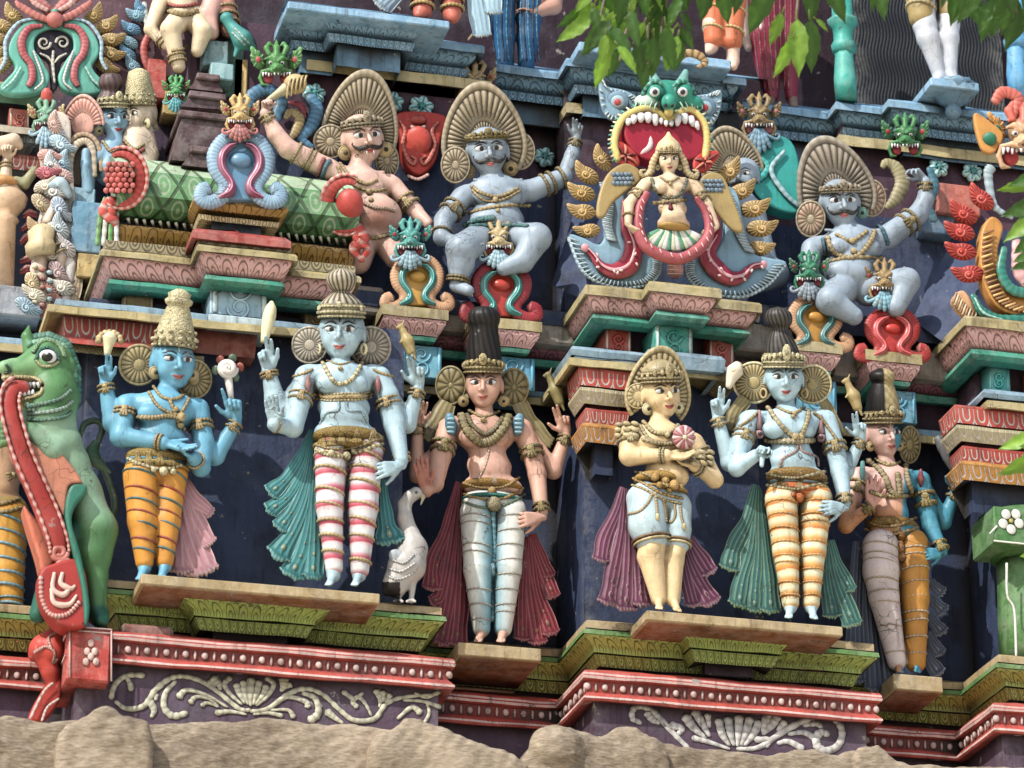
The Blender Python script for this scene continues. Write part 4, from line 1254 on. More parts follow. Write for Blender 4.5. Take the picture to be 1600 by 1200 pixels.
G1 = lin('#8c7436')
sd.ell(f.p(380, 612, 4), np.array([124, 40, 76]) * f.u, G1, .01, np.array([[1, 0, 0], [0, 0, 1], [0, 1, 0]]))
sd.ell(f.p(382, 650, 4), np.array([128, 20, 80]) * f.u, G1 * 1.2, .01, np.array([[1, 0, 0], [0, 0, 1], [0, 1, 0]]))
f.cloth('belt', sd, M_CARVED)
mb = MB()
f.line(mb, [(262, 650), (300, 668), (360, 675), (430, 655), (508, 628)], 9, CREAM, mod=.3, col2=GOLDD)
f.line(mb, [(262, 632), (300, 645), (360, 650), (430, 634), (505, 606)], 6, GOLD, mod=.3, col2=GOLDD)
for x, y, r in ((368, 675, 17), (318, 665, 12), (400, 658, 12), (290, 660, 9)):
 q, n_ = f.surf(x, y, 4); mb.ball(q, r * f.u, CREAM * .9, None, 9, 6)
for x in (285, 320, 355, 410, 470):
 for j in (-2, -1, 0, 1, 2):
  f.line(mb, [(x, 585 - (x - 360) * .1), (x + j * 4, 605 - (x - 360) * .1), (x + j * 7, 632 - (x - 360) * .12)], [3, 4, 6], G1 * (1.3 if j % 2 else .9))
mb.build('belt_ornament', f.root, M_CARVED)
f.bracelets('armlet', (228, 390, 0), (180, 575, 15), (.38, .48), 42, 6)
f.bracelets('armlet', (488, 392, 0), (545, 560, 0), (.50, .60), 42, 6)
f.bracelets('wristlet', (115, 470, -18), (92, 372, -5), (.85, .97), 28, 6)
f.bracelets('wristlet', (545, 560, 0), (572, 690, 15), (.86, .98), 28, 6)
f.bracelets('wristlet', (590, 560, -30), (628, 440, -10), (.86, .98), 26, 6)
f.bracelets('wristlet', (180, 570, 15), (110, 562, 50), (.9,), 26, 4, pend=False)
for x in (232, 487):
 mb = MB(); f.line(mb, [(x - 55 * (1 if x < 300 else -1), 390), (x, 372), (x + 18 * (1 if x < 300 else -1), 362)], 6, GOLD, mod=.3, col2=GOLDD)
 q, n_ = f.surf(x, 420, 5); mb.tube([q + np.array([0, 0, .06]), q, q - np.array([0, 0, .05])], [.008, .022, .006], lin('#8a5a58'), 8)
 mb.build('shoulder_tassel', f.root)
TEAL, TEALE = lin('#2f6f70'), lin('#6aa3a0')
YS = lin('#a8a070')
f.tails('cape', [
 ([(245, 580), (215, 660), (160, 750), (108, 800)], [8, 16, 22, 30], TEAL, TEALE, YS),
 ([(245, 590), (225, 700), (170, 810), (105, 865)], [8, 16, 22, 28], TEAL, TEALE, YS),
 ([(250, 600), (225, 750), (185, 860), (140, 925)], [8, 18, 24, 30], TEAL, TEALE, YS),
 ([(255, 600), (235, 800), (190, 930), (135, 1020)], [8, 20, 30, 42], TEAL, TEALE, YS),
 ([(260, 600), (245, 850), (215, 1010), (180, 1090)], [8, 24, 34, 40], TEAL, TEALE, YS),
 ([(268, 600), (260, 850), (255, 1000), (250, 1095)], [10, 26, 34, 40], TEAL, TEALE, YS),
 ([(500, 760), (505, 840), (515, 920), (525, 965)], [14, 24, 32, 48], TEAL, TEALE, YS)], z=-35)
mb = MB()
q = f.hq
a = f.p(75, 265, 5); mb.tube(cr([a, f.p(88, 200, 8), f.p(98, 150, 8), f.p(103, 118, 8)], 5), np.array([12, 20, 24, 20, 6]) * f.u, CREAM, 10)
mb.build('held_club', f.root)
deer(f, 606, 322, 1.1, lin('#a08f5c'))
# ================================================= blue statue in orange leggings
f = Fig('deity_statue', 'blue-skinned four-armed statue in orange leggings with red and teal spirals', 'statue', (470, 950), 0.62, (0, 420), .5, 'statues along the lower ledge')
f.skin = lin('#639fb8')
f.head((550, 298, 35), 134, yaw=22, pitch=2, roll=4, fat=.98)
f.limb([(530, 350, 0), (515, 410, 0)], [26, 34], k=8)
torso(f, (415, 425, -5), (600, 440, -5), (510, 445, 0), (495, 540, 0), (488, 600, 0), 34, 98, 72, 88, belly=((515, 530, 14), (62, 36, 36)))
f.limb([(395, 430, 0), (378, 525, 10)], [36, 32]); f.limb([(378, 525, 10), (510, 545, 60)], [31, 20])
f.hand(f.p(520, 547, 62), hold_dirs(1, .22, .2), hold_dirs(.1, -1, .4), -1, 95, (8, 8, 8, 8), (10, 10, 10, 10), (30, 20), 3)
f.limb([(370, 505, -15), (352, 480, -15), (330, 365, 0)], [30, 30, 19])
f.hand(f.p(329, 358, 0), hold_dirs(0, -1, .1), -FWD, 1, 92, (10, 10, 80, 80), (10, 10, 80, 80), (40, 20), 4)
f.limb([(618, 440, -5), (635, 540, 0), (628, 620, 10)], [34, 31, 28]); f.limb([(628, 620, 10), (605, 590, 60)], [27, 20])
f.hand(f.p(604, 590, 60), hold_dirs(-.6, -.35, .5), hold_dirs(.1, -1, .4), 1, 70, (10, 10, 12, 14), (14, 14, 14, 14), (40, 20), 3)
f.limb([(640, 560, -20), (672, 585, -22), (735, 485, 0)], [28, 28, 18])
f.hand(f.p(738, 475, 0), hold_dirs(-.18, -1, .1), -FWD, -1, 112, (4, 70, 80, 85), (10, 70, 80, 80), (50, 20), 4)
for k_, a, t in (((445, 790, 0), (452, 935, 0), (432, 962, 45)), ((522, 790, 0), (515, 930, 0), (500, 958, 45))):
 f.limb([k_, a], [28, 20]); f.foot(a, t, 56)
f.finish()
f.face(tilak=lin('#d8d2c4'), gaze=.4)
f.tall_crown([(0, .43), (.1, .43), (.28, .41), (.46, .35), (.74, .27), (.86, .22), (.90, .27), (.98, .29), (1.04, .22), (1.12, .24), (1.22, .08)], CREAM, GOLDD, .05, (0, .36, -.22))
OR, ORB = lin('#c8892b'), lin('#2f5f62')
sw = lambda q: None
sd = SDF(PX * 1.7); mb = MB()
for pts, rad, sg in (([(440, 650, 0), (446, 790, 4), (452, 915, 0)], [52, 43, 27], 1), ([(535, 650, -6), (522, 790, -2), (515, 915, 0)], [46, 38, 25], 1)):
 q = [f.p(*t) for t in pts]; sd.chain(q, [r * f.u for r in rad], OR, .02)
 qq = cr(q, 8); rr = np.interp(np.linspace(0, 1, len(qq)), np.linspace(0, 1, 3), rad)
 for i in range(7):
  t = (i + .35) / 7; j = min(len(qq) - 2, int(t * (len(qq) - 1)))
  f.ring(mb, qq[j], qq[j] + nrm(qq[j + 1] - qq[j]) * .05, 0, rr[j] + .5, 3.6, ORB if i % 2 == 0 else lin('#8a3020'), None, 0, 34, 1, .3, True)
sd.ell(f.p(488, 635, 0), np.array([92, 34, 52]) * f.u, OR, .02, EYE3)
o = f.cloth('leggings', sd); mb.build('spiral_cord', o)
for c, R_, y in (((436, 300, -10), 62, 10), ((608, 345, -25), 60, 30)):
 f.fan_plate(c, R_, lin('#a8986c'), lin('#4a4028'), 20, tilt=(y, 0, 0), back=6, name='ear_disc')
f.earrings(GOLD, .12, -.2, 'disc', .40)
lines(f, 'necklace', [([(478, 365), (505, 400), (545, 408), (580, 392)], 6), ([(465, 385), (495, 430), (548, 455), (572, 440), (590, 405)], 6), ([(530, 410), (555, 470), (560, 500)], 7)], beads=[(565, 462, 14), (560, 485, 12), (570, 500, 8), (550, 440, 9)])
lines(f, 'chest_band', [([(430, 462), (480, 465), (530, 460), (575, 470)], 9)])
G1 = lin('#8f7838')
belt(f, [((490, 592, 2), (92, 34, 56), G1), ((492, 622, 2), (96, 14, 60), G1 * 1.25)], G1, [(x, 570, 44) for x in (430, 465, 500, 535)], [(510, 632, 14), (480, 628, 9), (540, 634, 10)], [([(398, 590), (440, 612), (510, 626), (570, 612)], 6)])
armlets(f, [((395, 430, 0), (378, 525, 10), (.2, .32), 36, 6, 'a'), ((618, 440, -5), (635, 540, 0), (.45, .6), 34, 6, 'a'), ((352, 480, -15), (330, 365, 0), (.88, 1), 22, 5, 'w'), ((672, 585, -22), (735, 485, 0), (.86, 1), 21, 5, 'w'), ((378, 525, 10), (510, 545, 60), (.86, .94), 23, 5, 'p'), ((628, 620, 10), (605, 590, 60), (.7,), 25, 5, 'p')])
mb = MB(); q = f.p(342, 215, 10)
mb.tube(cr([f.p(335, 270, 8), f.p(338, 245, 8), q], 4), np.array([9, 14, 24]) * f.u, CREAM, 10)
for i in range(9):
 a = pi * i / 8; mb.ball(f.p(342 - 34 * cos(a), 225 - 26 * sin(a), 10), 10 * f.u, GOLD * (.8 + .4 * (i % 2)), None, 8, 6)
mb.ball(q, np.array([22, 20, 14]) * f.u, CREAM, cbasis()); mb.build('held_discus', f.root)
mb = MB()
t = np.linspace(0, 1, 40)
mb.tube(np.array([f.p(712 + 26 * (1 - a * .9) * cos(a * 13), 312 + 24 * (1 - a * .9) * sin(a * 13), 12 + 20 * a) for a in t]), np.array([9, 14, 10, 5]) * f.u, lin('#d8c8c0'), 8)
mb.tube([f.p(712, 330, 8), f.p(724, 416, 2)], [14 * f.u, 7 * f.u], lin('#d8c8c0'))
for a in range(5): mb.ball(f.p(712 + 38 * cos(a * 1.05 + 3.0), 312 + 34 * sin(a * 1.05 + 3.0), 6), np.array([13, 15, 7]) * f.u, lin('#8a3a2c') if a % 2 else lin('#47604a'), cbasis(), 8, 6)
mb.build('held_conch', f.root)
PK, PKE = lin('#b07f86'), lin('#cfa9a8')
f.tails('cape', [([(560, 640), (600, 720), (652, 760)], [14, 30, 20], PK, PKE, None), ([(560, 650), (590, 770), (640, 850)], [20, 38, 34], PK, PKE, None), ([(556, 650), (580, 800), (625, 930)], [22, 44, 46], PK, PKE, None), ([(552, 660), (565, 830), (570, 930)], [22, 36, 40], PK, PKE, None)], z=-40)
# ================================================= fair statue with black bun and red cape, in the shaded recess
f = Fig('deity_statue', 'pink-skinned statue with tall black hair and white leggings in the shaded niche beside the bird', 'statue', (320, 1120), 0.16, (620, 480), .4665, 'statues along the lower ledge')
f.skin = lin('#c59a86')
f.head((290, 266, 45), 126, yaw=-2, pitch=2, fat=1.0)
f.limb([(291, 320, 6), (294, 372, 0)], [26, 34], k=8)
torso(f, (190, 400, 0), (400, 402, 0), (292, 425, 0), (310, 535, 0), (322, 605, 0), 36, 104, 74, 100, belly=((312, 550, 22), (62, 36, 40)))
f.limb([(172, 408, 0), (148, 500, 5), (128, 592, 15)], [37, 33, 28]); f.limb([(128, 592, 15), (100, 612, 60)], [27, 21])
f.hand(f.p(98, 610, 62), hold_dirs(-.22, -1, .12), -FWD, 1, 112, (4, 2, 2, 4), (5, 5, 5, 8), (35, 20), 4, skin=lin('#b97a6a'))
f.limb([(150, 470, -30), (68, 560, -35), (68, 400, -15)], [28, 28, 18]); f.hand(f.p(68, 395, -12), hold_dirs(.2, -1, .1), -FWD, 1, 95, (15, 20, 70, 80), (15, 20, 80, 80), (40, 20), 4)
f.limb([(418, 410, 0), (450, 480, 0), (470, 560, 5)], [37, 33, 30]); f.limb([(470, 560, 5), (485, 685, 30)], [30, 22])
f.hand(f.p(480, 705, 40), hold_dirs(-1, .08, .65), hold_dirs(.1, .2, -1), 1, 108, (10, 10, 10, 12), (12, 12, 14, 16), (40, 15), 6)
f.limb([(430, 420, -25), (525, 548, -30), (565, 435, -10)], [28, 28, 19]); f.hand(f.p(568, 425, -8), hold_dirs(-.25, -1, .1), -FWD, -1, 108, (8, 10, 75, 80), (8, 10, 80, 80), (55, 20), 4)
for k_, a, t in (((272, 880, 0), (284, 1085, 0), (268, 1110, 50)), ((370, 880, 0), (356, 1085, 0), (345, 1112, 55))):
 f.limb([k_, a], [28, 22]); f.foot(a, t, 62)
f.finish()
f.face(tilak=INK, wide=1.12, gaze=.15)
f.bun([(0, .42), (.35, .42), (.75, .37), (1.05, .34), (1.2, .38), (1.4, .37), (1.55, .22), (1.58, .05)], INK * .7, n=16, base=(0, .42, -.22))
f.diadem(.36, .30, .48, lin('#ab9a66'), peak=.16, gems=11)
for c, R_, yw in (((180, 262, -8), 66, -8), ((392, 268, -8), 66, 8)):
 f.fan_plate(c, R_, lin('#8d8159'), lin('#3a3422'), 11, tilt=(yw, 0, 0), back=6, name='ear_disc', squash=.8, inner=.15)
f.earrings(GOLD * .8, .12, -.36, 'disc', .50)
WH, WB = lin('#d3cfc6'), lin('#5f97a6')
def _wb(a, b):
 def g(q):
  x, y = proj(q); X = (x - f.org[0]) / f.sc
  t = np.clip((np.abs(X - 320) - 6) / 60, 0, 1)[:, None]
  return WB * (1 - t) + WH * t
 return g
leggings(f, [([(268, 690, 4), (272, 880, 8), (284, 1075, 0)], [56, 46, 29], _wb, 1), ([(376, 690, 4), (370, 880, 8), (356, 1075, 0)], [58, 46, 29], _wb, -1)], lin('#a8a498'), hips=((322, 655, 0), (104, 46, 60)), hipcol=WH, nb=8, th=3.2, mod=.45, tilt=.12)
lines(f, 'sash', [([(318, 680), (322, 780), (326, 860)], [10, 9, 16], WB * 1.25, .12), ([(318, 860), (320, 960), (318, 1050)], [9, 8, 14], WB, .12)])
G1 = lin('#8c6a2a'); TL = lin('#1f6a62')
belt(f, [((318, 605, 2), (104, 27, 66), G1), ((322, 650, 2), (108, 17, 68), TL)], G1, [], [(318, 618, 14, G1 * 1.3), (323, 658, 26, lin('#8a8260'))], [([(222, 588), (270, 602), (320, 606), (370, 596), (412, 570)], 6, G1 * 1.3), ([(222, 625), (275, 640), (320, 644), (380, 632), (424, 606)], 6, G1 * 1.2), ([(220, 650), (270, 668), (320, 672), (380, 655), (430, 625)], 6, TL * 1.4)])
CD = lin('#96885a')
lines(f, 'necklace', [([(215, 362), (240, 420), (290, 455), (340, 430), (378, 365)], 18, CD), ([(235, 358), (255, 400), (292, 425), (330, 405), (360, 362)], 10, CD * .8), ([(240, 345), (290, 368), (345, 348)], 7, GOLD)], beads=[(290, 380, 10), (290, 452, 11)])
lines(f, 'sacred_thread', [([(312, 465), (300, 520), (275, 575)], 4, lin('#d8b8a8'))])
armlets(f, [((172, 408, 0), (148, 500, 5), (.55, .8), 37, 8, 'a'), ((450, 480, 0), (470, 560, 5), (-.05, .2), 35, 8, 'a'), ((470, 560, 5), (485, 685, 30), (.84, .97), 25, 6, 'w'), ((525, 548, -30), (565, 435, -10), (.85, .99), 22, 6, 'w'), ((68, 560, -35), (68, 400, -15), (.85, 1), 21, 5, 'w')], lin('#8f8050'))
for x in (180, 405):
 q, n_ = f.surf(x, 395, 6); mb = MB()
 mb.ball(q, np.array([20, 40, 14]) * f.u, lin('#4d7f96'), cbasis(0, 0, 10 if x > 300 else -10), 10, 8)
 for j in range(4): mb.ball(q + UP * (j * 14 - 24) * f.u - FWD * 10 * f.u, np.array([15, 6, 6]) * f.u, lin('#7fa6b4'), cbasis(), 8, 6)
 mb.build('shoulder_tassel', f.root)
VL, VLE = lin('#857a54'), lin('#a3976a')
f.tails('mantle', [([(170, 320), (140, 380), (112, 430)], [30, 36, 40], VL, VLE, None), ([(410, 320), (445, 390), (490, 450)], [26, 34, 38], VL, VLE, None)], z=-30)
RD, RDE, RY = lin('#6f2128'), lin('#a8646a'), lin('#94773c')
f.tails('cape', [
 ([(205, 585), (170, 740), (125, 850), (118, 930)], [10, 22, 26, 30], RD, RDE, RY), ([(210, 590), (180, 800), (150, 960), (125, 985)], [10, 22, 26, 22], RD, RDE, RY),
 ([(212, 600), (195, 850), (175, 1000), (150, 1110)], [12, 24, 30, 34], RD, RDE, RY), ([(218, 600), (215, 850), (210, 1000), (200, 1115)], [12, 24, 30, 34], RD, RDE, RY),
 ([(455, 760), (480, 830), (505, 890)], [12, 20, 24], RD, RDE, RY), ([(450, 760), (480, 860), (520, 960)], [12, 22, 28], RD, RDE, RY),
 ([(445, 770), (465, 940), (510, 1080)], [14, 24, 34], RD, RDE, RY), ([(440, 770), (445, 940), (470, 1110)], [14, 24, 34], RD, RDE, RY), ([(432, 780), (420, 950), (420, 1100)], [14, 24, 30], RD, RDE, RY)], z=-40)
deer(f, 545, 340, 1.1, lin('#7d7347'))
# ================================================= praying statue
f = Fig('praying_statue', 'cream-skinned statue with folded hands, pale blue shorts and a pointed fan headdress', 'statue', (325, 1085), 0.66, (900, 480), .4335, 'statues along the lower ledge')
f.skin = lin('#d8b688')
f.head((320, 318, 40), 140, yaw=24, pitch=2, roll=-2, fat=1.02)
f.limb([(302, 375, 2), (300, 430, 0)], [29, 38], k=8)
torso(f, (205, 460, -5), (415, 490, -5), (310, 480, 0), (320, 600, 0), (295, 680, 0), 38, 104, 70, 98, belly=((345, 605, 22), (62, 50, 44)))
f.limb([(195, 460, 0), (192, 530, 10)], [40, 36]); f.limb([(192, 538, 10), (325, 535, 70)], [35, 23])
f.hand(f.p(330, 537, 70), hold_dirs(1, .0, .1), hold_dirs(.0, -1, .5), -1, 105, (10, 10, 12, 12), (12, 12, 14, 14), (25, 20), 2)
f.limb([(425, 490, 0), (500, 622, 10)], [36, 30]); f.limb([(500, 622, 10), (425, 570, 62)], [29, 22])
f.hand(f.p(425, 572, 62), hold_dirs(-1, -.35, .1), hold_dirs(.0, -1, .5), 1, 92, (10, 10, 12, 12), (12, 12, 14, 14), (25, 20), 2)
for pts, rad in (([(255, 760, 0), (275, 860, 6), (270, 900, 2), (298, 1050, 0)], [60, 48, 47, 27]), ([(362, 770, 0), (358, 870, 6), (352, 910, 2), (350, 1055, 0)], [46, 37, 36, 25])): f.limb(pts, rad)
f.ell((277, 868, 42), (22, 24, 16)); f.ell((362, 885, 32), (18, 20, 14))
f.foot((298, 1050, 0), (300, 1080, 50), 58); f.foot((350, 1055, 0), (372, 1088, 55), 62)
f.finish()
f.face(tilak=REDLIP, gaze=.45, wide=1.05)
CD = lin('#b7a678')
f.diadem(.33, .24, .49, CD, peak=.2, gems=9)
mb = MB(); mb.lathe(f.hq(0, .45, -.22), f.hb[1], [(0, .46 * f.hU), (.2 * f.hU, .42 * f.hU), (.36 * f.hU, .25 * f.hU), (.42 * f.hU, .05 * f.hU)], CD * .8, 24, 12, .03); mb.build('cap', f.root)
f.fan_plate((298, 322, -6), 122, CD, lin('#5c5030'), 30, -40, 220, .32, 10, tilt=(14, 0, 6), inner=.35)
f.fan_plate((225, 320, 8), 46, CD, lin('#5c5030'), 14, tilt=(-10, 0, 0), name='ear_disc', inner=.4)
f.earrings(CREAM, .13, -.3, 'disc', .40)
BL = lin('#a9bfc4')
sd = SDF(PX * 1.7)
for pts, rad in (([(255, 700, 2), (258, 790, 6), (272, 835, 6)], [70, 66, 60]), ([(365, 720, 2), (365, 800, 6), (362, 850, 6)], [50, 48, 46])): sd.chain([f.p(*q) for q in pts], [r * f.u for r in rad], BL, .015)
sd.ell(f.p(292, 690, 0), np.array([104, 46, 62]) * f.u, BL, .03, EYE3)
o = f.cloth('shorts', sd)
BR = lin('#6b4e2c')
mb = MB()
f.ring(mb, f.p(258, 790, 6), f.p(275, 845, 6), .85, 66, 5, BR, None, 0, 34, 1, .1, True); f.ring(mb, f.p(258, 790, 6), f.p(275, 845, 6), 1.05, 64, 5, CD, None, .2, 34, 1, .1, True)
f.ring(mb, f.p(365, 800, 6), f.p(362, 855, 6), .85, 50, 5, BR, None, 0, 34, 1, 0, True); f.ring(mb, f.p(365, 800, 6), f.p(362, 855, 6), 1.05, 49, 5, CD, None, .2, 34, 1, 0, True)
for pts in ([(188, 745), (230, 735), (262, 700), (275, 668)], [(320, 705), (330, 760), (345, 775), (358, 750), (355, 710)], [(285, 665), (290, 720), (292, 755)], [(375, 715), (380, 760), (390, 790)], [(312, 690), (320, 730), (325, 775)]): f.line(mb, pts, 6, CD * .8, mod=.3, col2=BR)
for x, y in ((292, 758), (388, 792)): q, n_ = f.surf(x, y, 4); mb.ball(q, np.array([8, 14, 8]) * f.u, CD, cbasis())
mb.build('trim', o)
G1 = lin('#a5823f')
belt(f, [((297, 625, 4), (88, 30, 70), G1), ((305, 665, 4), (96, 16, 74), G1 * 1.1)], G1, [], [(285, 612, 16, G1 * 1.2), (320, 625, 18, G1 * 1.15), (352, 642, 18, G1 * 1.2), (375, 650, 12, G1), (300, 640, 12, G1), (335, 655, 12, G1)], [([(205, 615), (250, 640), (310, 672), (385, 690)], 7, G1 * 1.2), ([(200, 640), (250, 658), (310, 690), (380, 708)], 6, CD), ([(212, 592), (260, 605), (320, 640), (384, 655)], 6, CD)])
lines(f, 'necklace', [([(240, 410), (280, 450), (335, 455), (370, 425)], 10, CD), ([(228, 425), (270, 480), (335, 490), (385, 460)], 8, CD * .85), ([(240, 475), (300, 492), (360, 490)], 10, CD)], beads=[(330, 462, 12, CD), (300, 455, 9, CD)])
for x, y in ((185, 425), (455, 525)):
 mb = MB()
 for j in range(9):
  q, n_ = f.surf(x + (j % 3 - 1) * 26, y + (j // 3) * 20, 5); mb.ball(q, np.array([16, 10, 9]) * f.u, CD * (.7 + .1 * (j % 4)), cbasis(0, 0, 20), 9, 6)
 mb.build('epaulette', f.root)
armlets(f, [((195, 460, 0), (192, 530, 10), (.2, .45), 41, 6, 'a'), ((192, 538, 10), (325, 535, 70), (.85, .94), 26, 5, 'p'), ((425, 490, 0), (500, 622, 10), (.25, .4), 37, 7, 'a'), ((500, 622, 10), (425, 570, 62), (.72, .85), 27, 5, 'p')], CD)
mb = MB(); c = f.p(388, 470, 95); B = cbasis(15, 5, 0)
mb.ball(c, np.array([40, 44, 12]) * f.u, lin('#c39a98'), B, 20, 8)
for i in range(14):
 a = 2 * pi * i / 14; d = B[0] * cos(a) + B[1] * sin(a)
 mb.tube([c + d * 8 * f.u + B[2] * 12 * f.u, c + d * 40 * f.u + B[2] * 5 * f.u], [4 * f.u, 8 * f.u], lin('#cfaaa6') if i % 2 else lin('#a05a60'), 6, .6, B[2])
mb.ball(c + B[2] * 12 * f.u, 9 * f.u, CREAM, B); mb.build('held_lotus', f.root)
PU, PUE = lin('#5b2a42'), lin('#a9818e'); PS = lin('#71354c')
f.tails('cape', [([(170, 650), (150, 730), (105, 830), (92, 900)], [14, 24, 30, 34], PU, PUE, None), ([(175, 655), (165, 800), (135, 960), (120, 1050)], [14, 26, 34, 38], PU, PUE, PS), ([(185, 700), (190, 850), (185, 980), (178, 1070)], [16, 28, 36, 42], PU, PUE, PS), ([(220, 800), (225, 920), (232, 1055)], [18, 30, 38], PU, PUE, PS),
 ([(395, 820), (430, 880), (470, 945)], [16, 30, 38], PU, PUE, None), ([(385, 850), (425, 960), (475, 1050)], [18, 30, 40], PU, PUE, PS), ([(385, 900), (400, 980), (420, 1060)], [16, 26, 34], PU, PUE, None)], z=-40)
# ================================================= pale blue statue in orange and cream leggings
f = Fig('deity_statue', 'pale blue four-armed statue in orange and cream banded leggings, right of the praying one', 'statue', (355, 1120), 0.62, (1100, 480), .4335, 'statues along the lower ledge')
f.skin = lin('#a3bfc9')
f.head((291, 266, 50), 138, yaw=4, pitch=0, fat=1.05)
f.limb([(293, 320, 6), (298, 378, 0)], [29, 36], k=8)
torso(f, (180, 408, 0), (415, 405, 0), (302, 430, 4), (318, 545, 0), (335, 615, 0), 38, 108, 82, 106, belly=((320, 560, 26), (80, 44, 46)))
f.limb([(162, 412, 0), (135, 490, 5), (118, 580, 15)], [40, 37, 30]); f.limb([(118, 580, 15), (185, 535, 60)], [30, 22])
f.hand(f.p(185, 535, 62), hold_dirs(.6, -.5, .5), hold_dirs(-.1, .6, .6), 1, 92, (30, 25, 70, 75), (30, 60, 70, 70), (40, 40), 4)
f.hand
f.body.cap(f.p(212, 515, 85), f.p(208, 570, 92), 11 * f.u, 8 * f.u, f.skin, .01)
f.limb([(140, 470, -25), (92, 560, -25), (50, 405, -5)], [30, 31, 21]); f.hand(f.p(48, 395, -5), hold_dirs(0, -1, .1), -FWD, 1, 112, (8, 8, 75, 80), (8, 8, 80, 80), (40, 20), 4)
f.limb([(438, 410, 0), (470, 500, 0), (490, 590, 5)], [40, 36, 33]); f.limb([(490, 590, 5), (508, 705, 32)], [33, 22])
f.hand(f.p(500, 722, 42), hold_dirs(-1, -.02, .7), hold_dirs(.1, .2, -1), 1, 112, (12, 12, 12, 12), (12, 12, 14, 16), (45, 15), 6)
f.limb([(450, 440, -25), (512, 590, -30), (563, 485, -10)], [28, 28, 19]); f.hand(f.p(565, 478, -8), hold_dirs(-.1, -1, .1), -FWD, -1, 108, (8, 10, 75, 80), (8, 10, 80, 80), (55, 20), 4)
for k_, a, t in (((296, 880, 4), (312, 1080, 0), (300, 1115, 55)), ((390, 880, 4), (386, 1080, 0), (400, 1118, 58))):
 f.limb([k_, a], [30, 24]); f.foot(a, t, 62)
f.finish()
f.face(tilak=INK, gaze=.1)
f.bun([(0, .42), (.3, .40), (.6, .30), (.8, .20), (.88, .2), (1.0, .30), (1.2, .31), (1.34, .2), (1.38, .05)], INK * .8, grey=lin('#55504a'), n=18, base=(0, .42, -.22), tilt=-.1)
f.diadem(.34, .34, .49, CREAM, peak=.22, gems=11)
for c, R_, yw in (((180, 272, -6), 76, -8), ((392, 278, -6), 72, 8)):
 f.fan_plate(c, R_, lin('#a8986a'), lin('#4c4228'), 26, tilt=(yw, 0, 0), back=6, name='ear_disc', rim=CREAM)
f.earrings(GOLD, .11, -.30, 'ring', .50)
CR2, ORA = lin('#d8c9a4'), lin('#b5622a')
oc = lambda a, b: banded([lin('#d3bf92'), lin('#ddd0ae'), lin('#cf9a4e'), lin('#b8672a')], a, b, 8, .3)
leggings(f, [([(278, 690, 4), (296, 880, 10), (312, 1066, 0)], [58, 46, 30], oc, 1), ([(402, 690, 4), (390, 880, 10), (386, 1066, 0)], [60, 47, 30], oc, -1)], lin('#c9974c'), hips=((337, 668, 0), (108, 40, 60)), hipcol=ORA, nb=8, th=4, mod=.3, tilt=.1)
lines(f, 'necklace', [([(228, 358), (275, 425), (335, 470), (365, 430), (378, 370)], 11, lin('#b5a67c')), ([(262, 362), (320, 382), (365, 360)], 7)], beads=[(325, 385, 10), (320, 395, 8)])
lines(f, 'chest_band', [([(218, 475), (270, 482), (340, 484), (400, 476)], 14, lin('#c4b68e')), ([(340, 490), (330, 520), (285, 545), (275, 575)], 6, lin('#b99f9a'), .1), ([(345, 490), (355, 520), (405, 540), (412, 575)], 6, lin('#b99f9a'), .1)], beads=[(330, 470, 16), (345, 470, 14)])
G1 = lin('#8a6c34')
belt(f, [((335, 615, 2), (112, 38, 72), G1), ((337, 670, 2), (112, 16, 70), ORA)], G1, [(275, 590, 30), (345, 585, 36), (425, 590, 30), (345, 622, 30), (275, 618, 24), (430, 622, 26)], [(337, 684, 20, ORA), (337, 684, 9, ORA * .5), (320, 676, 9, ORA), (355, 676, 9, ORA)], [([(226, 600), (290, 612), (345, 612), (440, 592)], 7, CREAM * .7), ([(224, 640), (290, 652), (345, 652), (446, 632)], 7, CREAM * .7)])
armlets(f, [((162, 412, 0), (135, 490, 5), (.6, .85), 38, 7, 'a'), ((470, 500, 0), (490, 590, 5), (-.05, .18), 38, 8, 'a'), ((490, 590, 5), (508, 705, 32), (.82, .97), 26, 7, 'w'), ((92, 560, -25), (50, 405, -5), (.88, 1), 24, 6, 'w'), ((512, 590, -30), (563, 485, -10), (.85, 1), 22, 6, 'w')], lin('#b09e70'))
for x, y in ((198, 425), (425, 440)):
 q, n_ = f.surf(x, y, 6); mb = MB(); mb.tube([q + UP * .09, q + UP * .03, q - UP * .02], [.008, .014, .026], lin('#8f6a74'), 8); mb.ball(q - UP * .05, .032, lin('#a27a84'), cbasis(), 10, 7); mb.ball(q - UP * .05 - FWD * .025, .014, INK, cbasis()); mb.build('shoulder_tassel', f.root)
lines(f, 'shoulder_chain', [([(130, 430), (165, 405), (200, 375)], 7), ([(395, 380), (430, 410), (480, 480)], 7)])
VL, VLE = lin('#85784e'), lin('#a3976a')
f.tails('mantle', [([(150, 330), (115, 380), (100, 430)], [24, 30, 34], VL, VLE, None), ([(425, 330), (455, 390), (475, 450)], [20, 26, 30], VL, VLE, None)], z=-30)
TG, TGE, TGS = lin('#2b5a57'), lin('#7d9a78'), lin('#6fa0a6')
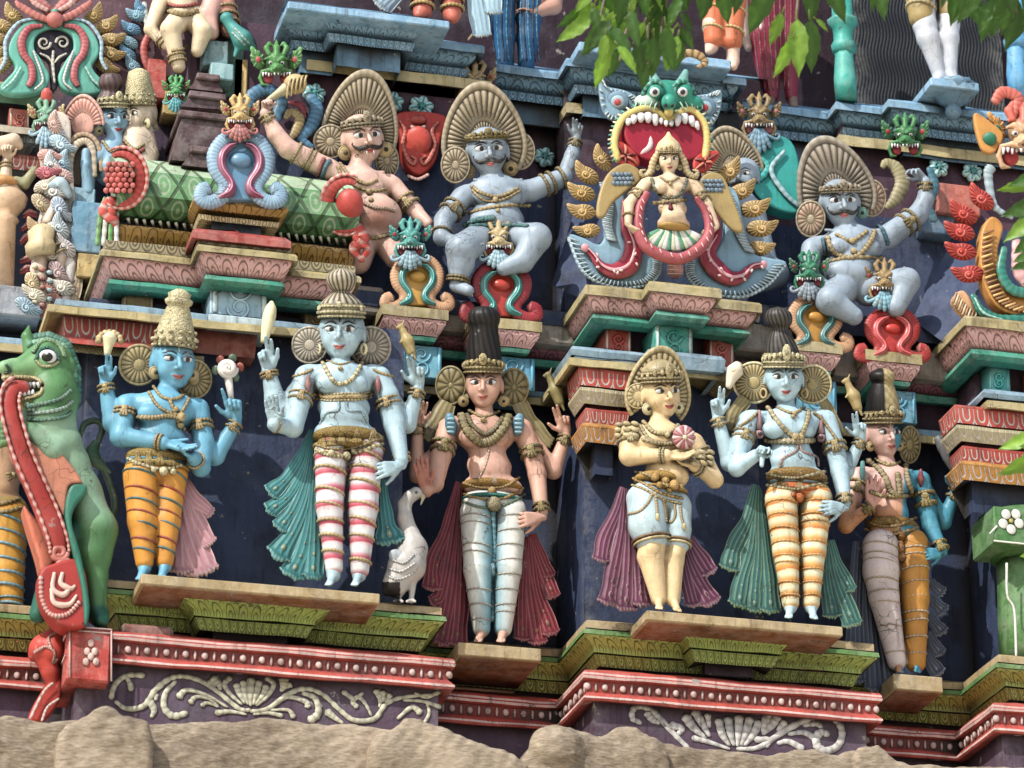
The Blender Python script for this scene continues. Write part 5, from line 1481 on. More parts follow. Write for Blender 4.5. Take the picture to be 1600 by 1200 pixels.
f.tails('cape', [([(185, 640), (160, 760), (110, 860), (92, 930)], [14, 26, 32, 36], TG, TGE, TGS), ([(190, 650), (175, 850), (140, 980), (125, 1060)], [14, 26, 34, 38], TG, TGE, TGS), ([(195, 660), (195, 880), (185, 1000), (180, 1080)], [14, 26, 32, 36], TG, TGE, TGS), ([(205, 700), (225, 900), (235, 1000), (238, 1080)], [14, 26, 32, 36], TG, TGE, TGS),
 ([(455, 840), (480, 930), (520, 1010)], [14, 24, 30], TG, TGE, TGS), ([(450, 850), (475, 980), (530, 1130)], [14, 28, 40], TG, TGE, TGS), ([(440, 850), (440, 980), (460, 1100)], [14, 26, 32], TG, TGE, TGS)], z=-40)
mb = MB(); mb.tube(cr([f.p(88, 290, 4), f.p(100, 255, 6), f.p(112, 230, 8), f.p(125, 205, 8)], 5), np.array([10, 22, 32, 16]) * f.u, lin('#d3c3ac'), 10)
mb.tube(cr([f.p(95, 235, 20), f.p(110, 225, 30), f.p(135, 212, 24)], 4), np.array([5, 8, 4]) * f.u, CREAM, 7); mb.build('held_conch', f.root)
deer(f, 553, 384, 1.15, lin('#9a8656'))
# ================================================= statue painted half pink, half blue
f = Fig('deity_statue', 'statue painted half pink and half blue, one legging white and the other orange', 'statue', (265, 1140), 0.10, (1290, 520), .4669, 'statues along the lower ledge')
SKP, SKB = lin('#c9a296'), lin('#4189a0')
def split(q):
 x, y = proj(q); X = (x - 1290) / .4669; Y = (y - 520) / .4669
 e = np.interp(Y, [270, 400, 450, 620, 760], [222, 232, 262, 252, 250])
 t = np.clip((X - e) / 6, 0, 1)[:, None]
 low = np.clip((Y - 520) / 90, 0, 1)[:, None]
 return (SKP * (1 - low) + lin('#b57d52') * low) * (1 - t) + SKB * t
f.skin = split
f.head((206, 346, 40), 126, yaw=24, pitch=2, fat=1.0)
f.limb([(198, 400, 4), (205, 450, 0)], [26, 34], k=8)
torso(f, (130, 478, -5), (305, 492, -5), (218, 500, 0), (215, 605, 0), (232, 665, 0), 32, 90, 66, 90, belly=((215, 610, 18), (58, 36, 36)))
f.limb([(112, 482, 0), (85, 570, 5), (68, 645, 20)], [34, 31, 27]); f.limb([(68, 645, 20), (148, 582, 60)], [26, 18])
f.hand(f.p(152, 578, 62), hold_dirs(.08, -1, .1), -FWD, 1, 108, (4, 2, 2, 4), (5, 5, 5, 8), (40, 20), 4, skin=lin('#cf9c92'))
f.limb([(318, 495, 0), (338, 590, 0), (352, 650, 5)], [34, 31, 28]); f.limb([(352, 650, 5), (388, 725, 30)], [28, 20])
f.hand(f.p(390, 738, 36), hold_dirs(-1, .0, .6), hold_dirs(.1, .2, -1), 1, 88, (10, 10, 10, 12), (12, 12, 14, 16), (45, 15), 6)
f.limb([(330, 520, -25), (395, 632, -28), (432, 535, -10)], [27, 27, 18]); f.hand(f.p(433, 526, -8), hold_dirs(0, -1, .1), -FWD, -1, 92, (60, 70, 75, 80), (60, 70, 80, 80), (45, 30), 4)
for k_, a, t in (((192, 880, 0), (238, 1100, 0), (255, 1135, 50)), ((296, 880, 0), (300, 1100, 0), (312, 1135, 50))):
 f.limb([k_, a], [30, 24]); f.foot(a, t, 52)
f.finish()
f.face(tilak=lin('#d8d2c4'), gaze=.3, wide=1.05)
mb = MB(); HG = lin('#a8976a')
prof = [(0, .44), (.3, .43), (.6, .38), (.85, .30), (.95, .27), (1.05, .32), (1.2, .30), (1.32, .1)]
V, C, F = [], [], []
b0 = f.hq(0, .42, -.2); S_ = 48
for i, (h, r) in enumerate(cr(prof, 4)):
 for k in range(S_):
  a = 2 * pi * k / S_
  V.append(b0 + f.hb[1] * h * f.hU + (RIGHT * cos(a) - FWD * sin(a)) * r * (1 + .03 * (k % 2)) * f.hU)
  C.append(INK * (.7 + .5 * (k % 2)) if cos(a) < .1 else HG * (.7 + .4 * ((k // 2 + i // 2) % 2)))
 if i:
  for k in range(S_): l = (k + 1) % S_; F.append(((i - 1) * S_ + k, (i - 1) * S_ + l, i * S_ + l, i * S_ + k))
mb.add(V, F, np.array(C)); mb.build('hair_bun', f.root)
f.diadem(.34, .30, .48, HG, peak=.14, gems=11)
f.fan_plate((285, 375, -10), 66, lin('#8d8159'), lin('#3a3422'), 16, tilt=(30, 0, 0), back=8, name='ear_disc', squash=.7)
f.earrings(GOLD, .11, -.25, 'disc', .42)
lines(f, 'necklace', [([(140, 425), (190, 470), (218, 530), (245, 540), (240, 470)], 12, lin('#a39468')), ([(290, 540), (272, 490), (268, 440)], 12, lin('#a39468')), ([(165, 420), (210, 445), (250, 432)], 7)], beads=[(212, 442, 9), (196, 436, 7)])
lines(f, 'chest_band', [([(148, 530), (190, 545), (240, 548), (295, 540)], 9)])
G1 = lin('#8a6c34')
belt(f, [((222, 645, 2), (92, 30, 60), G1)], G1, [(240, 625, 55)], [], [([(130, 625), (180, 645), (240, 645), (305, 618)], 7, G1 * 1.3), ([(130, 655), (180, 672), (240, 672), (312, 650)], 7, G1 * 1.2)])
WHP, ORP = lin('#cfc0bc'), lin('#b57e2c')
leggings(f, [([(185, 715, 2), (185, 800, 6), (196, 890, 8), (238, 1100, 0)], [62, 60, 50, 32], WHP, 1), ([(290, 710, 2), (298, 890, 8), (302, 1105, 0)], [56, 48, 33], ORP, -1)], lin('#b8a58a'), nb=9, th=3.5, mod=.4, tilt=.12)
lines(f, 'sash', [([(255, 670), (245, 720), (258, 760)], [14, 14, 24], lin('#a86f2c'), .1)])
armlets(f, [((112, 482, 0), (85, 570, 5), (.3, .6), 35, 7, 'a'), ((318, 495, 0), (338, 590, 0), (.5, .85), 34, 9, 'a'), ((352, 650, 5), (388, 725, 30), (.75, 1.0), 23, 7, 'w'), ((395, 632, -28), (432, 535, -10), (.85, 1.05), 21, 7, 'w'), ((68, 645, 20), (148, 582, 60), (.85, 1.0), 21, 6, 'w')], lin('#97854e'))
mb = MB(); q, n_ = f.surf(318, 490, 6); mb.tube([q + UP * .06, q, q - UP * .05], [.008, .025, .008], lin('#7a2a30'), 8)
q, n_ = f.surf(122, 470, 6); mb.tube([q + UP * .07, q, q - UP * .09], [.014, .02, .014], lin('#3f7a7a'), 8); mb.build('shoulder_tassel', f.root)
mb = MB(); mb.tube(cr([f.p(430, 470, 4), f.p(412, 420, 8), f.p(395, 380, 8), f.p(372, 350, 6)], 4), np.array([9, 22, 26, 14]) * f.u, lin('#4f5055'), 8); mb.build('held_drum', f.root)
GB, GBE = lin('#3c4250'), lin('#6b7280')
f.tails('cape', [([(350, 830), (365, 850), (382, 865)], [16, 20, 24], GB, GBE, lin('#8d939c')), ([(345, 880), (365, 905), (385, 925)], [16, 22, 26], GB, GBE, lin('#8d939c')), ([(345, 940), (362, 970), (382, 995)], [16, 22, 26], GB, GBE, lin('#8d939c')), ([(345, 1000), (360, 1040), (378, 1065)], [16, 22, 26], GB, GBE, lin('#8d939c')), ([(335, 1060), (350, 1100), (370, 1130)], [20, 24, 30], GB, GBE, lin('#8d939c')),
 ([(110, 700), (100, 900), (95, 1150)], [20, 28, 36], GB, GBE, None), ([(140, 780), (150, 950), (165, 1180)], [20, 28, 36], GB, GBE, None), ([(165, 900), (195, 1050), (215, 1160)], [14, 20, 26], GB, GBE, None)], z=-34)
# ================================================= statue behind the dragon at the left edge
f = Fig('deity_statue', 'partly hidden statue in yellow leggings with blue rings at the left edge, behind the dragon', 'statue', (5, 1150), -0.25, (0, 420), .5, 'statues along the lower ledge')
f.skin = lin('#c9a07a')
f.limb([(-10, 560, 0), (-10, 690, 0)], [80, 66], k=20); f.limb([(-90, 700, 0), (-60, 560, 0)], [30, 40]); f.ell((-10, 740, 0), (90, 50, 56)); f.ell((-20, 450, 10), (48, 62, 50))
f.limb([(-20, 510, 0), (-12, 570, 0)], [30, 40]); f.limb([(50, 570, 0), (58, 640, 10), (10, 655, 40)], [34, 28, 20])
f.limb([(-60, 900, 0), (-55, 1130, 0)], [40, 24]); f.foot((40, 1110, 0), (48, 1150, 45), 66); f.foot((-55, 1120, 0), (-50, 1150, 45), 60)
f.finish()
yl = lin('#c28d2e')
leggings(f, [([(20, 780, 0), (25, 940, 6), (38, 1090, 0)], [68, 48, 32], yl, 1), ([(-70, 780, 0), (-62, 940, 6), (-55, 1090, 0)], [60, 46, 30], yl, 1)], lin('#5f8f9c'), hips=((-15, 745, 0), (98, 44, 62)), hipcol=lin('#8f7a4a'), nb=8, th=5, mod=.15, tilt=.25)
armlets(f, [((58, 640, 10), (10, 655, 40), (.6, .9), 24, 6, 'w')])
lines(f, 'waist_folds', [([(-60, 720), (0, 735), (60, 720)], 8, lin('#a08a58')), ([(-60, 745), (0, 760), (70, 748)], 8, lin('#a08a58'))])
# ================================================= green dragon-lion
f = Fig('dragon_statue', 'rearing green dragon statue with long red tongue at the left corner', 'statue', (300, 1100), 0.62, (0, 420), .5)
GR, PGR, DGR = lin('#4f7d4c'), lin('#8fae94'), lin('#1f5a48')
def gcol(q):
 x, y = proj(q); Y = (y - 420) / .5; X = x / .5
 t = np.clip((Y - 430) / 60, 0, 1)[:, None] * np.clip((820 - Y) / 90, 0, 1)[:, None] * .75
 n = (np.sin(q[:, 0] * 23) * np.sin(q[:, 2] * 17 + q[:, 1] * 9) * .5 + .5)[:, None]
 return (GR * (1 - t) + PGR * t) * (.85 + .25 * n)
f.skin = gcol
f.limb([(292, 810, 0), (250, 700, 5), (208, 610, 10), (165, 530, 20), (150, 470, 25)], [62, 60, 62, 66, 66], k=20)
f.limb([(150, 480, 25), (160, 400, 30), (155, 340, 30)], [80, 78, 70], k=20)
f.ell((150, 300, 35), (76, 70, 64)); f.limb([(120, 305, 55), (48, 318, 75)], [48, 27], lin('#6f9a66'), 16)
f.limb([(40, 296, 80), (14, 308, 92)], [16, 20], lin('#7fa878'), 8); f.limb([(110, 262, 70), (60, 292, 84)], [18, 14], lin('#5d8c58'), 8)
f.limb([(110, 345, 62), (20, 338, 84)], [18, 14], lin('#b5a56a'), 6)
f.limb([(140, 400, 50), (78, 412, 66), (50, 392, 72)], [30, 20, 13], lin('#a3a862'), 10)
f.ell((84, 372, 76), (56, 20, 46), lin('#5a1512'), 4, None, True)
f.limb([(108, 372, 50), (60, 372, 60)], [22, 16], lin('#7a1f1c'), 2)
f.limb([(96, 250, 20), (84, 212, 20), (90, 180, 20)], [24, 15, 4], k=10); f.limb([(188, 320, 60), (215, 300, 60), (212, 280, 50)], [22, 18, 6], k=8); f.limb([(150, 250, 70), (118, 262, 84)], [22, 12], k=10); f.limb([(178, 300, 70), (170, 330, 74)], [20, 16], k=12)
f.limb([(298, 820, 0), (288, 900, 0), (300, 960, 0), (305, 1080, 0)], [66, 54, 32, 28], k=16); f.limb([(305, 1080, 0), (315, 1100, 25)], [34, 24], DGR)
f.limb([(205, 545, 40), (160, 572, 60), (95, 508, 84)], [48, 40, 25], None, 14); f.limb([(240, 820, 0), (180, 900, -10), (120, 1080, -20)], [46, 38, 26], DGR)
for i in range(5):
 y = 475 + i * 15; f.limb([(95, 502, 86), (50, y + 5, 96), (10, y + 10, 88), (-4, y + 24, 80)], [19, 14, 11, 5], lin('#3f6438') if i % 2 else lin('#5f8450'), 3)
for i in range(9): f.limb([(84 + i * 16, 425 + 4 * sin(i), 96 - i * 3), (90 + i * 15, 440 + 5 * sin(i), 96 - i * 3)], [8, 5], lin('#8fae94'), 3)
f.finish()
mb = MB()
for r, c, z in ((27, WHITE * .95, 0), (17, INK * 1.3, 12), (5, WHITE, 26)): mb.ball(f.surf(148, 276, 1)[0] - FWD * z * f.u * .5 + (UP * .02 if r == 5 else 0), np.array([r, r * .8, 8]) * f.u, c, cbasis(), 14, 8)
mb.build('eye', f.root, M_GLOSS)
lines(f, 'eye_rim', [([(112, 286), (124, 258), (150, 248), (176, 262), (184, 290)], 6, DGR * 1.4, .1), ([(112, 286), (130, 303), (160, 304), (184, 290)], 5, lin('#b9bd8a'), 0), ([(104, 262), (124, 236), (152, 226), (186, 244), (200, 276)], 8, lin('#7fa878'), .1)])
mb = MB()
for i in range(6): q, n_ = f.surf(52 + i * 14, 356 - i * .5, 2); mb.tube([q, q - UP * (16 if i else 30) * f.u], [8 * f.u, 3 * f.u], WHITE, 7)
for i in range(4): q, n_ = f.surf(62 + i * 14, 398 - i * 2, 2); mb.tube([q, q + UP * 12 * f.u], [7 * f.u, 3 * f.u], WHITE, 7)
mb.build('teeth', f.root, M_GLOSS)
lines(f, 'lip_rim', [([(8, 340), (60, 338), (110, 342), (132, 360), (128, 388), (100, 402), (58, 410)], 6, lin('#cdbd86'), .1), ([(18, 300), (30, 318), (14, 326)], 5, DGR, .1)])
mb = MB()
for row, (off, sz) in enumerate(((0, 19), (16, 15))):
 for i in range(28):
  t = i / 27
  X, Y = np.interp(t, [0, .15, .35, .6, .8, 1], [100, 152, 205, 236, 236, 210]), np.interp(t, [0, .15, .35, .6, .8, 1], [222, 214, 236, 315, 405, 468])
  mb.ball(f.p(X - off * (.2 + t * .5), Y + off * (1 - t), 8 + row * 30), np.array([sz, sz, 24]) * f.u, (DGR * (1.0 if i % 2 else 1.7)) if row == 0 else lin('#5f8f70') * (.8 + .4 * (i % 2)), cbasis(), 8, 6)
mb.build('mane', f.root)
lines(f, 'neck_rings', [([(82, 432), (125, 424), (185, 408), (222, 380)], 7, lin('#5d8a76'), .2), ([(84, 452), (130, 450), (192, 438), (226, 412)], 7, lin('#9ab6a6'), .2), ([(86, 472), (135, 472), (198, 464), (224, 445)], 6, lin('#5d8a76'), .2)])
mb = MB(); RT, RTE = lin('#9c2f27'), lin('#c99c90')
tp = cr([f.p(*q) for q in ((85, 370, 85), (40, 378, 98), (28, 430, 100), (48, 520, 100), (75, 600, 95), (115, 690, 88), (150, 770, 82), (178, 850, 75), (185, 895, 70))], 6)
mb.tube(tp, np.array([20, 26, 28, 30, 32, 34, 36, 34, 26]) * f.u, RT, 10, .6)
for g in (-1, 1):
 t = np.gradient(tp, axis=0); t /= np.linalg.norm(t, axis=1)[:, None]
 wv = np.cross(t, [0, -1.0, 0]); mb.tube(tp[4:] + wv[4:] * g * 27 * f.u + np.array([0, -.035, 0]), 6 * f.u, RTE, 6, 1, None, False, RT, .3)
for (cx, cy, R, s0, tn) in ((186, 888, 26, 0, 1.4), (205, 935, 30, 2, 1.3)):
 a = np.linspace(0, 2 * pi * tn, 30); mb.tube(np.array([f.p(cx + R * (1 - .7 * k / 9) * cos(k + s0), cy + R * (1 - .7 * k / 9) * sin(k + s0), 82) for k in a]), np.array([9, 10, 8]) * f.u, lin('#b5675a'), 8)
mb.build('tongue', f.root)
sd = SDF(PX * 1.6)
pg = lambda pts, d: np.array([f.p(x, y, d)[[0, 2]] for x, y in pts])
def slab(name, pts, z, th, col, rnd=.02, mat=None, par=None):
 s_ = SDF(PX * 1.7); s_.poly(pg(cr(pts, 5, True), z), f.p(0, 0, z)[1], th, col, .01, rnd)
 V, F, C = s_.mesh(); f.add_bvh(V, F); return mesh_obj(name, V, F, C, None, mat or M_PAINT, par or f.root)
sp_ = slab('tongue_scroll', [(160, 935), (120, 960), (118, 1020), (140, 1080), (190, 1130), (260, 1130), (272, 1060), (260, 960), (230, 920)], 50, .09, RT)
mb = MB()
f.line(mb, [(128, 960), (132, 1030), (160, 1080), (210, 1080), (250, 1040)], 8, lin('#c9a79c'), mod=.35, col2=RT)
for pts in ([(170, 950), (165, 1000), (195, 1020), (215, 1000), (200, 985)], [(160, 1000), (170, 1045), (215, 1050), (240, 1020)], [(195, 950), (190, 985), (220, 1000), (235, 990)]): f.line(mb, pts, [6, 10, 4], lin('#cdaa9a'))
mb.build('scroll_relief', sp_)
slab('belly_panel', [(35, 560), (120, 520), (160, 560), (250, 680), (210, 700), (200, 800), (150, 720), (80, 640)], 40, .10, lin('#bd7a5e'))
slab('hip_fin', [(215, 690), (255, 680), (270, 690), (262, 715), (235, 745), (222, 800), (250, 900), (278, 1060), (262, 1120), (250, 1000), (215, 860), (198, 770)], 78, .05, lin('#2f6b58'))
slab('flank_wedge', [(68, 755), (105, 790), (170, 860), (175, 920), (130, 960), (110, 900)], 20, .08, lin('#b8654a'))
mb = MB(); mb.tube(cr([f.p(*q) for q in ((250, 520, -50), (265, 485, -50), (300, 475, -50), (320, 500, -50), (300, 570, -50), (330, 640, -50), (358, 720, -50), (350, 768, -50), (310, 775, -40))], 6), np.array([8, 10, 10, 10, 9, 10, 12, 12, 14]) * f.u, lin('#2c4a33'), 8)
mb.tube(cr([f.p(*q) for q in ((300, 540, -45), (285, 580, -45), (310, 610, -45), (345, 638, -45))], 5), np.array([10, 22, 18, 4]) * f.u, lin('#3a5a3c'), 8, .5); mb.build('tail', f.root)
# ================================================= white bird
f = Fig('bird_statue', 'white long-necked bird statue with a black tail, standing beside the banded leggings', 'statue', (590, 1195), 0.52, (380, 420), .4335)
BW = lin('#aeaaa4')
f.skin = lambda q: np.where((((proj(q)[1] - 420) / .4335 > 1128) & ((proj(q)[0] - 380) / .4335 < 566))[:, None], INK * 1.5, BW)
f.limb([(625, 812, 10), (600, 822, 5), (582, 850, 0), (584, 900, 0), (602, 960, 0), (612, 1010, 0)], [17, 20, 22, 25, 32, 44], k=10)
f.limb([(622, 808, 12), (612, 815, 10)], [21, 20]); f.limb([(634, 812, 16), (650, 822, 26), (640, 850, 30)], [11, 7, 3], lin('#a59a80'), 4)
f.limb([(612, 1010, 0), (590, 1070, 5), (545, 1140, 0), (512, 1165, -5)], [50, 62, 42, 10], k=16)
for a, b in (((575, 1110, 0), (560, 1195, 0)), ((612, 1100, 5), (606, 1195, 5))): f.limb([a, b], [17, 8], None, 8); f.limb([b, (b[0] - 16, b[1] + 4, 22)], [8, 5]); f.limb([b, (b[0] + 14, b[1] + 4, 22)], [8, 5])
f.finish()
mb = MB(); q, n_ = f.surf(624, 806, 1); mb.ball(q, 5 * f.u, INK, None, 8, 6); mb.build('eye', f.root, M_GLOSS)
sd = SDF(PX * 1.6); sd.ell(f.p(575, 1055, 38), np.array([56, 30, 18]) * f.u, lin('#9ea6aa'), .01, cbasis(0, 0, 38)[[0, 1, 2]])
o = f.cloth('wing', sd)
lines(f, 'feathers', [([(540, 1050), (580, 1060), (615, 1030)], 5, lin('#d8d8d4'), .2), ([(525, 1080), (570, 1090), (620, 1060)], 5, lin('#d8d8d4'), .2), ([(520, 1105), (560, 1120), (615, 1095)], 5, lin('#c9c9c6'), .2)], parent=o)
# ================================================= seated guardians in the upper niches
FAN, FAND = lin("#a3957a"), lin("#3a3020")
def seated_head(f, c, U, yaw, pitch, roll, fan, R, pt, discs, ear=.13):
 f.head(c, U, yaw=yaw, pitch=pitch, roll=roll, fat=1.06)
f = Fig('guardian_statue', 'fair-skinned seated guardian with black moustache raising a golden club', 'statue', (560, 960), -.18, (380, 60), .3667, 'seated guardians in the upper niches')
FS = lin('#d0aa9a')
f.skin = lambda q: (lambda t: FS * (1 - t) + lin('#a97362') * t)(np.clip(1.2 - np.hypot((proj(q)[0] - 593) / 34, (proj(q)[1] - 342) / 30), 0, 1)[:, None] * .9)
f.head((522, 432, 60), 176, yaw=20, pitch=2, roll=-6, fat=1.08, nose=1.1)
f.limb([(505, 500, 15), (490, 590, 0)], [46, 56], k=14)
torso(f, (375, 570, 0), (620, 625, 0), (500, 625, 0), (565, 750, 0), (560, 850, 0), 50, 128, 108, 120, belly=((575, 755, 40), (104, 92, 84)))
f.limb([(360, 560, 0), (190, 470, 15)], [52, 42]); f.limb([(190, 470, 15), (140, 410, 20), (95, 320, 30)], [43, 38, 25])
f.hand(f.p(93, 315, 30), hold_dirs(.1, -1, .2), hold_dirs(.5, .1, .8), 1, 95, (60, 60, 60, 60), (60, 60, 60, 60), (50, 30), 3)
f.limb([(640, 635, 0), (735, 740, 25)], [46, 36]); f.limb([(735, 740, 25), (790, 790, 70)], [34, 24]); f.hand(f.p(790, 790, 70), hold_dirs(.5, .6, .3), hold_dirs(0, .5, -1), 1, 80)
f.limb([(520, 860, 0), (490, 950, 20)], [62, 56]); f.limb([(600, 860, 0), (650, 930, 30)], [62, 54])
f.finish()
f.face(tilak=None, moustache=True, fangs=True, wide=1.18, eyes_open=1.25, brow_tilt=.08, gaze=.15, lip=lin('#a63a30'))
f.fan_plate((498, 400, -5), 172, FAN, FAND, 40, -35, 215, .42, 10, tilt=(12, 0, 8), inner=.45)
f.fan_plate((372, 440, 0), 76, FAN, FAND, 18, tilt=(0, 0, 10), back=0, name='ear_disc', inner=.25); f.fan_plate((612, 520, -5), 80, FAN, FAND, 18, tilt=(20, 0, 0), back=0, name='ear_disc', squash=.7, inner=.25)
f.diadem(.30, .20, .47, FAN, peak=.16); f.earrings(GOLD, .16, -.26, 'disc', .50)
lines(f, 'necklace', [([(410, 530), (450, 580), (520, 620), (570, 605)], 10), ([(400, 545), (440, 610), (540, 650), (610, 640)], 9)], beads=[(535, 655, 15), (545, 690, 12)])
lines(f, 'chest_cloth', [([(510, 700), (560, 720), (610, 725), (645, 735)], 12, lin('#c6a58f'), .35), ([(470, 835), (560, 850), (640, 830)], 10, GOLD)])
armlets(f, [((360, 560, 0), (190, 470, 15), (.42, .52, .8), 47, 7, 'p'), ((140, 410, 20), (95, 320, 30), (.7, .9), 31, 7, 'w'), ((640, 635, 0), (735, 740, 25), (.5, .75), 44, 9, 'a')])
lines(f, 'shoulder_band', [([(335, 595), (350, 550), (370, 520)], 12, lin('#3f7388')), ([(318, 590), (330, 545), (345, 510)], 10, lin('#a0454a'))])
mb = MB(); mb.tube(cr([f.p(105, 265, 40), f.p(150, 235, 46), f.p(185, 215, 50)], 4), np.array([12, 18, 30]) * f.u, CREAM * .8, 10); B = cbasis()
mb.ball(f.p(222, 195, 54), np.array([52, 46, 46]) * f.u, lin('#b79c6c'), B, 16, 10)
for i in range(5): mb.tube(cr([f.p(185 + 18 * i, 225 - 10 * i + 30, 90), f.p(195 + 18 * i, 190 - 6 * i, 108), f.p(215 + 14 * i, 160, 70)], 4), 5 * f.u, GOLD, 6)
mb.build('held_club', f.root)
def grey_guard(label, base, d, org, sc, skin, hd, tor, arms, legs, fan, discs, neck, arml, moust=True):
 f = Fig('guardian_statue', label, 'statue', base, d, org, sc, 'seated guardians in the upper niches')
 f.skin = skin
 f.head(*hd[0], **hd[1])
 f.limb(*neck)
 torso(f, *tor[0], belly=tor[1])
 for a in arms: f.limb(*a)
 for l in legs: f.limb(*l)
 return f
GS = lin('#8e9daa')
f = grey_guard('grey-skinned seated guardian with black moustache facing front in the middle niche', (1060, 1020), -.02, (380, 60), .3667, GS,
 (((1046, 488, 60), 176), dict(yaw=6, pitch=0, roll=-4, fat=1.06, nose=1.1)), (((955, 670, 0), (1205, 650, 0), (1085, 660, 0), (1080, 770, 0), (1075, 850, 0), 50, 132, 122, 128), ((1080, 790, 30), (120, 76, 74))),
 [([(935, 680, 0), (855, 775, 10)], [50, 42]), ([(855, 775, 10), (845, 850, 30)], [42, 36]), ([(845, 850, 30), (940, 878, 80)], [34, 22]), ([(1225, 650, 0), (1370, 590, 20)], [50, 40]), ([(1370, 590, 20), (1402, 500, 30), (1418, 430, 30)], [38, 34, 22])],
 [([(1010, 860, 20), (930, 900, 110)], [76, 68]), ([(930, 900, 110), (928, 960, 90), (912, 1050, 70)], [68, 58, 34]), ([(1150, 860, 20), (1250, 850, 110)], [76, 66]), ([(1250, 850, 110), (1190, 950, 100), (1110, 980, 90)], [64, 50, 34]), ([(912, 1055, 70), (960, 1075, 120)], [30, 24])], None, None, ([(1050, 560, 15), (1075, 630, 0)], [46, 54]), None)
f.hand(f.p(945, 880, 80), hold_dirs(1, .1, .3), hold_dirs(0, -1, .2), 1, 95); f.hand(f.p(1420, 425, 30), hold_dirs(.1, -1, .2), -FWD, -1, 110, (20, 30, 60, 70), (20, 30, 60, 70))
f.finish()
f.face(moustache=True, wide=1.15, eyes_open=1.2, lip=lin('#a63a30'))
f.fan_plate((1028, 455, -5), 190, FAN, FAND, 34, -40, 220, .32, 10, tilt=(4, 0, -4), inner=.45)
f.fan_plate((905, 540, 0), 82, FAN, FAND, 18, tilt=(-6, 0, 0), back=0, name='ear_disc', inner=.25, squash=.8); f.fan_plate((1180, 480, 0), 84, FAN, FAND, 18, tilt=(6, 0, 0), back=0, name='ear_disc', squash=.8, inner=.25)
f.diadem(.32, .14, .47, lin('#8a7a48'), peak=.12); f.earrings(GOLD * .8, .16, -.40, 'disc', .50)
lines(f, 'necklace', [([(970, 630), (1020, 660), (1090, 675), (1170, 640)], 10), ([(975, 645), (1030, 690), (1100, 690), (1180, 650)], 8)], beads=[(1075, 690, 14), (1085, 735, 10)])
lines(f, 'chest_band', [([(960, 745), (1040, 725), (1130, 712), (1225, 712)], 10), ([(940, 800), (1000, 775), (1070, 765)], 16, lin('#3d7d80'), .2), ([(960, 800), (1090, 795), (1215, 800)], 10, lin('#3d7d80'), .2)])
armlets(f, [((935, 680, 0), (855, 775, 10), (.4, .65), 50, 9, 'a'), ((1225, 650, 0), (1370, 590, 20), (.4, .6, .9), 48, 9, 'p'), ((1402, 500, 30), (1418, 430, 30), (.6, .85), 28, 7, 'w'), ((855, 775, 10), (845, 850, 30), (.7,), 40, 8, 'p'), ((928, 960, 90), (912, 1050, 70), (.7, .85), 46, 8, 'p')], lin('#8c7c50'))
f = grey_guard('grey-skinned seated guardian raising one arm overhead in the right-hand niche', (330, 900), -.02, (1180, 60), .4667, GS,
 (((290, 556, 45), 136), dict(yaw=6, pitch=0, roll=-2, fat=1.06, nose=1.1)), (((205, 700, 0), (440, 670, 0), (330, 690, 0), (320, 770, 0), (320, 820, 0), 40, 110, 98, 104), ((318, 790, 30), (96, 56, 60))),
 [([(190, 705, 0), (180, 790, 20)], [38, 34]), ([(180, 790, 20), (240, 840, 70)], [32, 22]), ([(450, 660, 0), (545, 590, 10)], [44, 36]), ([(545, 590, 10), (570, 540, 20), (568, 480, 30)], [36, 30, 20])],
 [([(290, 840, 20), (250, 880, 90)], [60, 52]), ([(250, 880, 90), (330, 930, 90)], [50, 32]), ([(380, 840, 20), (505, 815, 80)], [60, 50]), ([(505, 815, 80), (470, 900, 80)], [48, 36])], None, None, ([(295, 610, 12), (320, 665, 0)], [35, 42]), None)
f.hand(f.p(566, 472, 30), hold_dirs(-.7, -.6, .2), hold_dirs(0, 1, .6), -1, 90, (30, 30, 40, 50), (30, 30, 40, 50)); f.hand(f.p(245, 842, 70), hold_dirs(1, .3, .3), hold_dirs(0, -1, .2), 1, 75)
f.finish()
f.face(moustache=True, wide=1.15, eyes_open=1.2, lip=lin('#a63a30'), tilak=REDLIP)
f.fan_plate((276, 525, -5), 142, lin('#9a9080'), FAND, 30, -40, 220, .36, 10, tilt=(4, 0, -18), inner=.45)
f.fan_plate((186, 605, 0), 66, FAN, lin('#7a3a3a'), 18, tilt=(-6, 0, 0), back=0, name='ear_disc', inner=.25, squash=.8); f.fan_plate((388, 535, 0), 68, FAN, lin('#7a3a3a'), 18, tilt=(6, 0, 0), back=0, name='ear_disc', squash=.8, inner=.25)
f.diadem(.30, .16, .47, FAN, peak=.14); f.earrings(lin('#5f8f84'), .13, -.22, 'disc', .52)
lines(f, 'necklace', [([(240, 665), (270, 720), (330, 735), (380, 690), (400, 645)], 11), ([(270, 655), (320, 680), (375, 645)], 8)], beads=[(325, 680, 12), (330, 715, 12)])
lines(f, 'chest_band', [([(245, 750), (320, 735), (430, 735)], 9)])
armlets(f, [((450, 660, 0), (545, 590, 10), (.5, .75), 41, 8, 'a'), ((570, 540, 20), (568, 480, 30), (.6, .85), 25, 6, 'w')], lin('#8c7c50'))
lines(f, 'shoulder_band', [([(405, 625), (425, 640), (445, 690)], 9, lin('#3f7388')), ([(225, 670), (232, 700), (235, 730)], 8, lin('#3f7388'))])
f = Fig('guardian_statue', 'mostly hidden guardian whose ridged headdress shows right of the central monster ornament', 'statue', (1165, 420), -.25, (860, 60), .35, 'seated guardians in the upper niches')
f.skin = GS
f.head((850, 620, 40), 150, yaw=-20, fat=1.05); f.limb([(850, 690, 0), (860, 800, 0)], [50, 110]); f.limb([(860, 800, 0), (940, 1010, 30)], [110, 80]); f.limb([(1000, 1050, 40), (930, 1080, 60)], [70, 60])
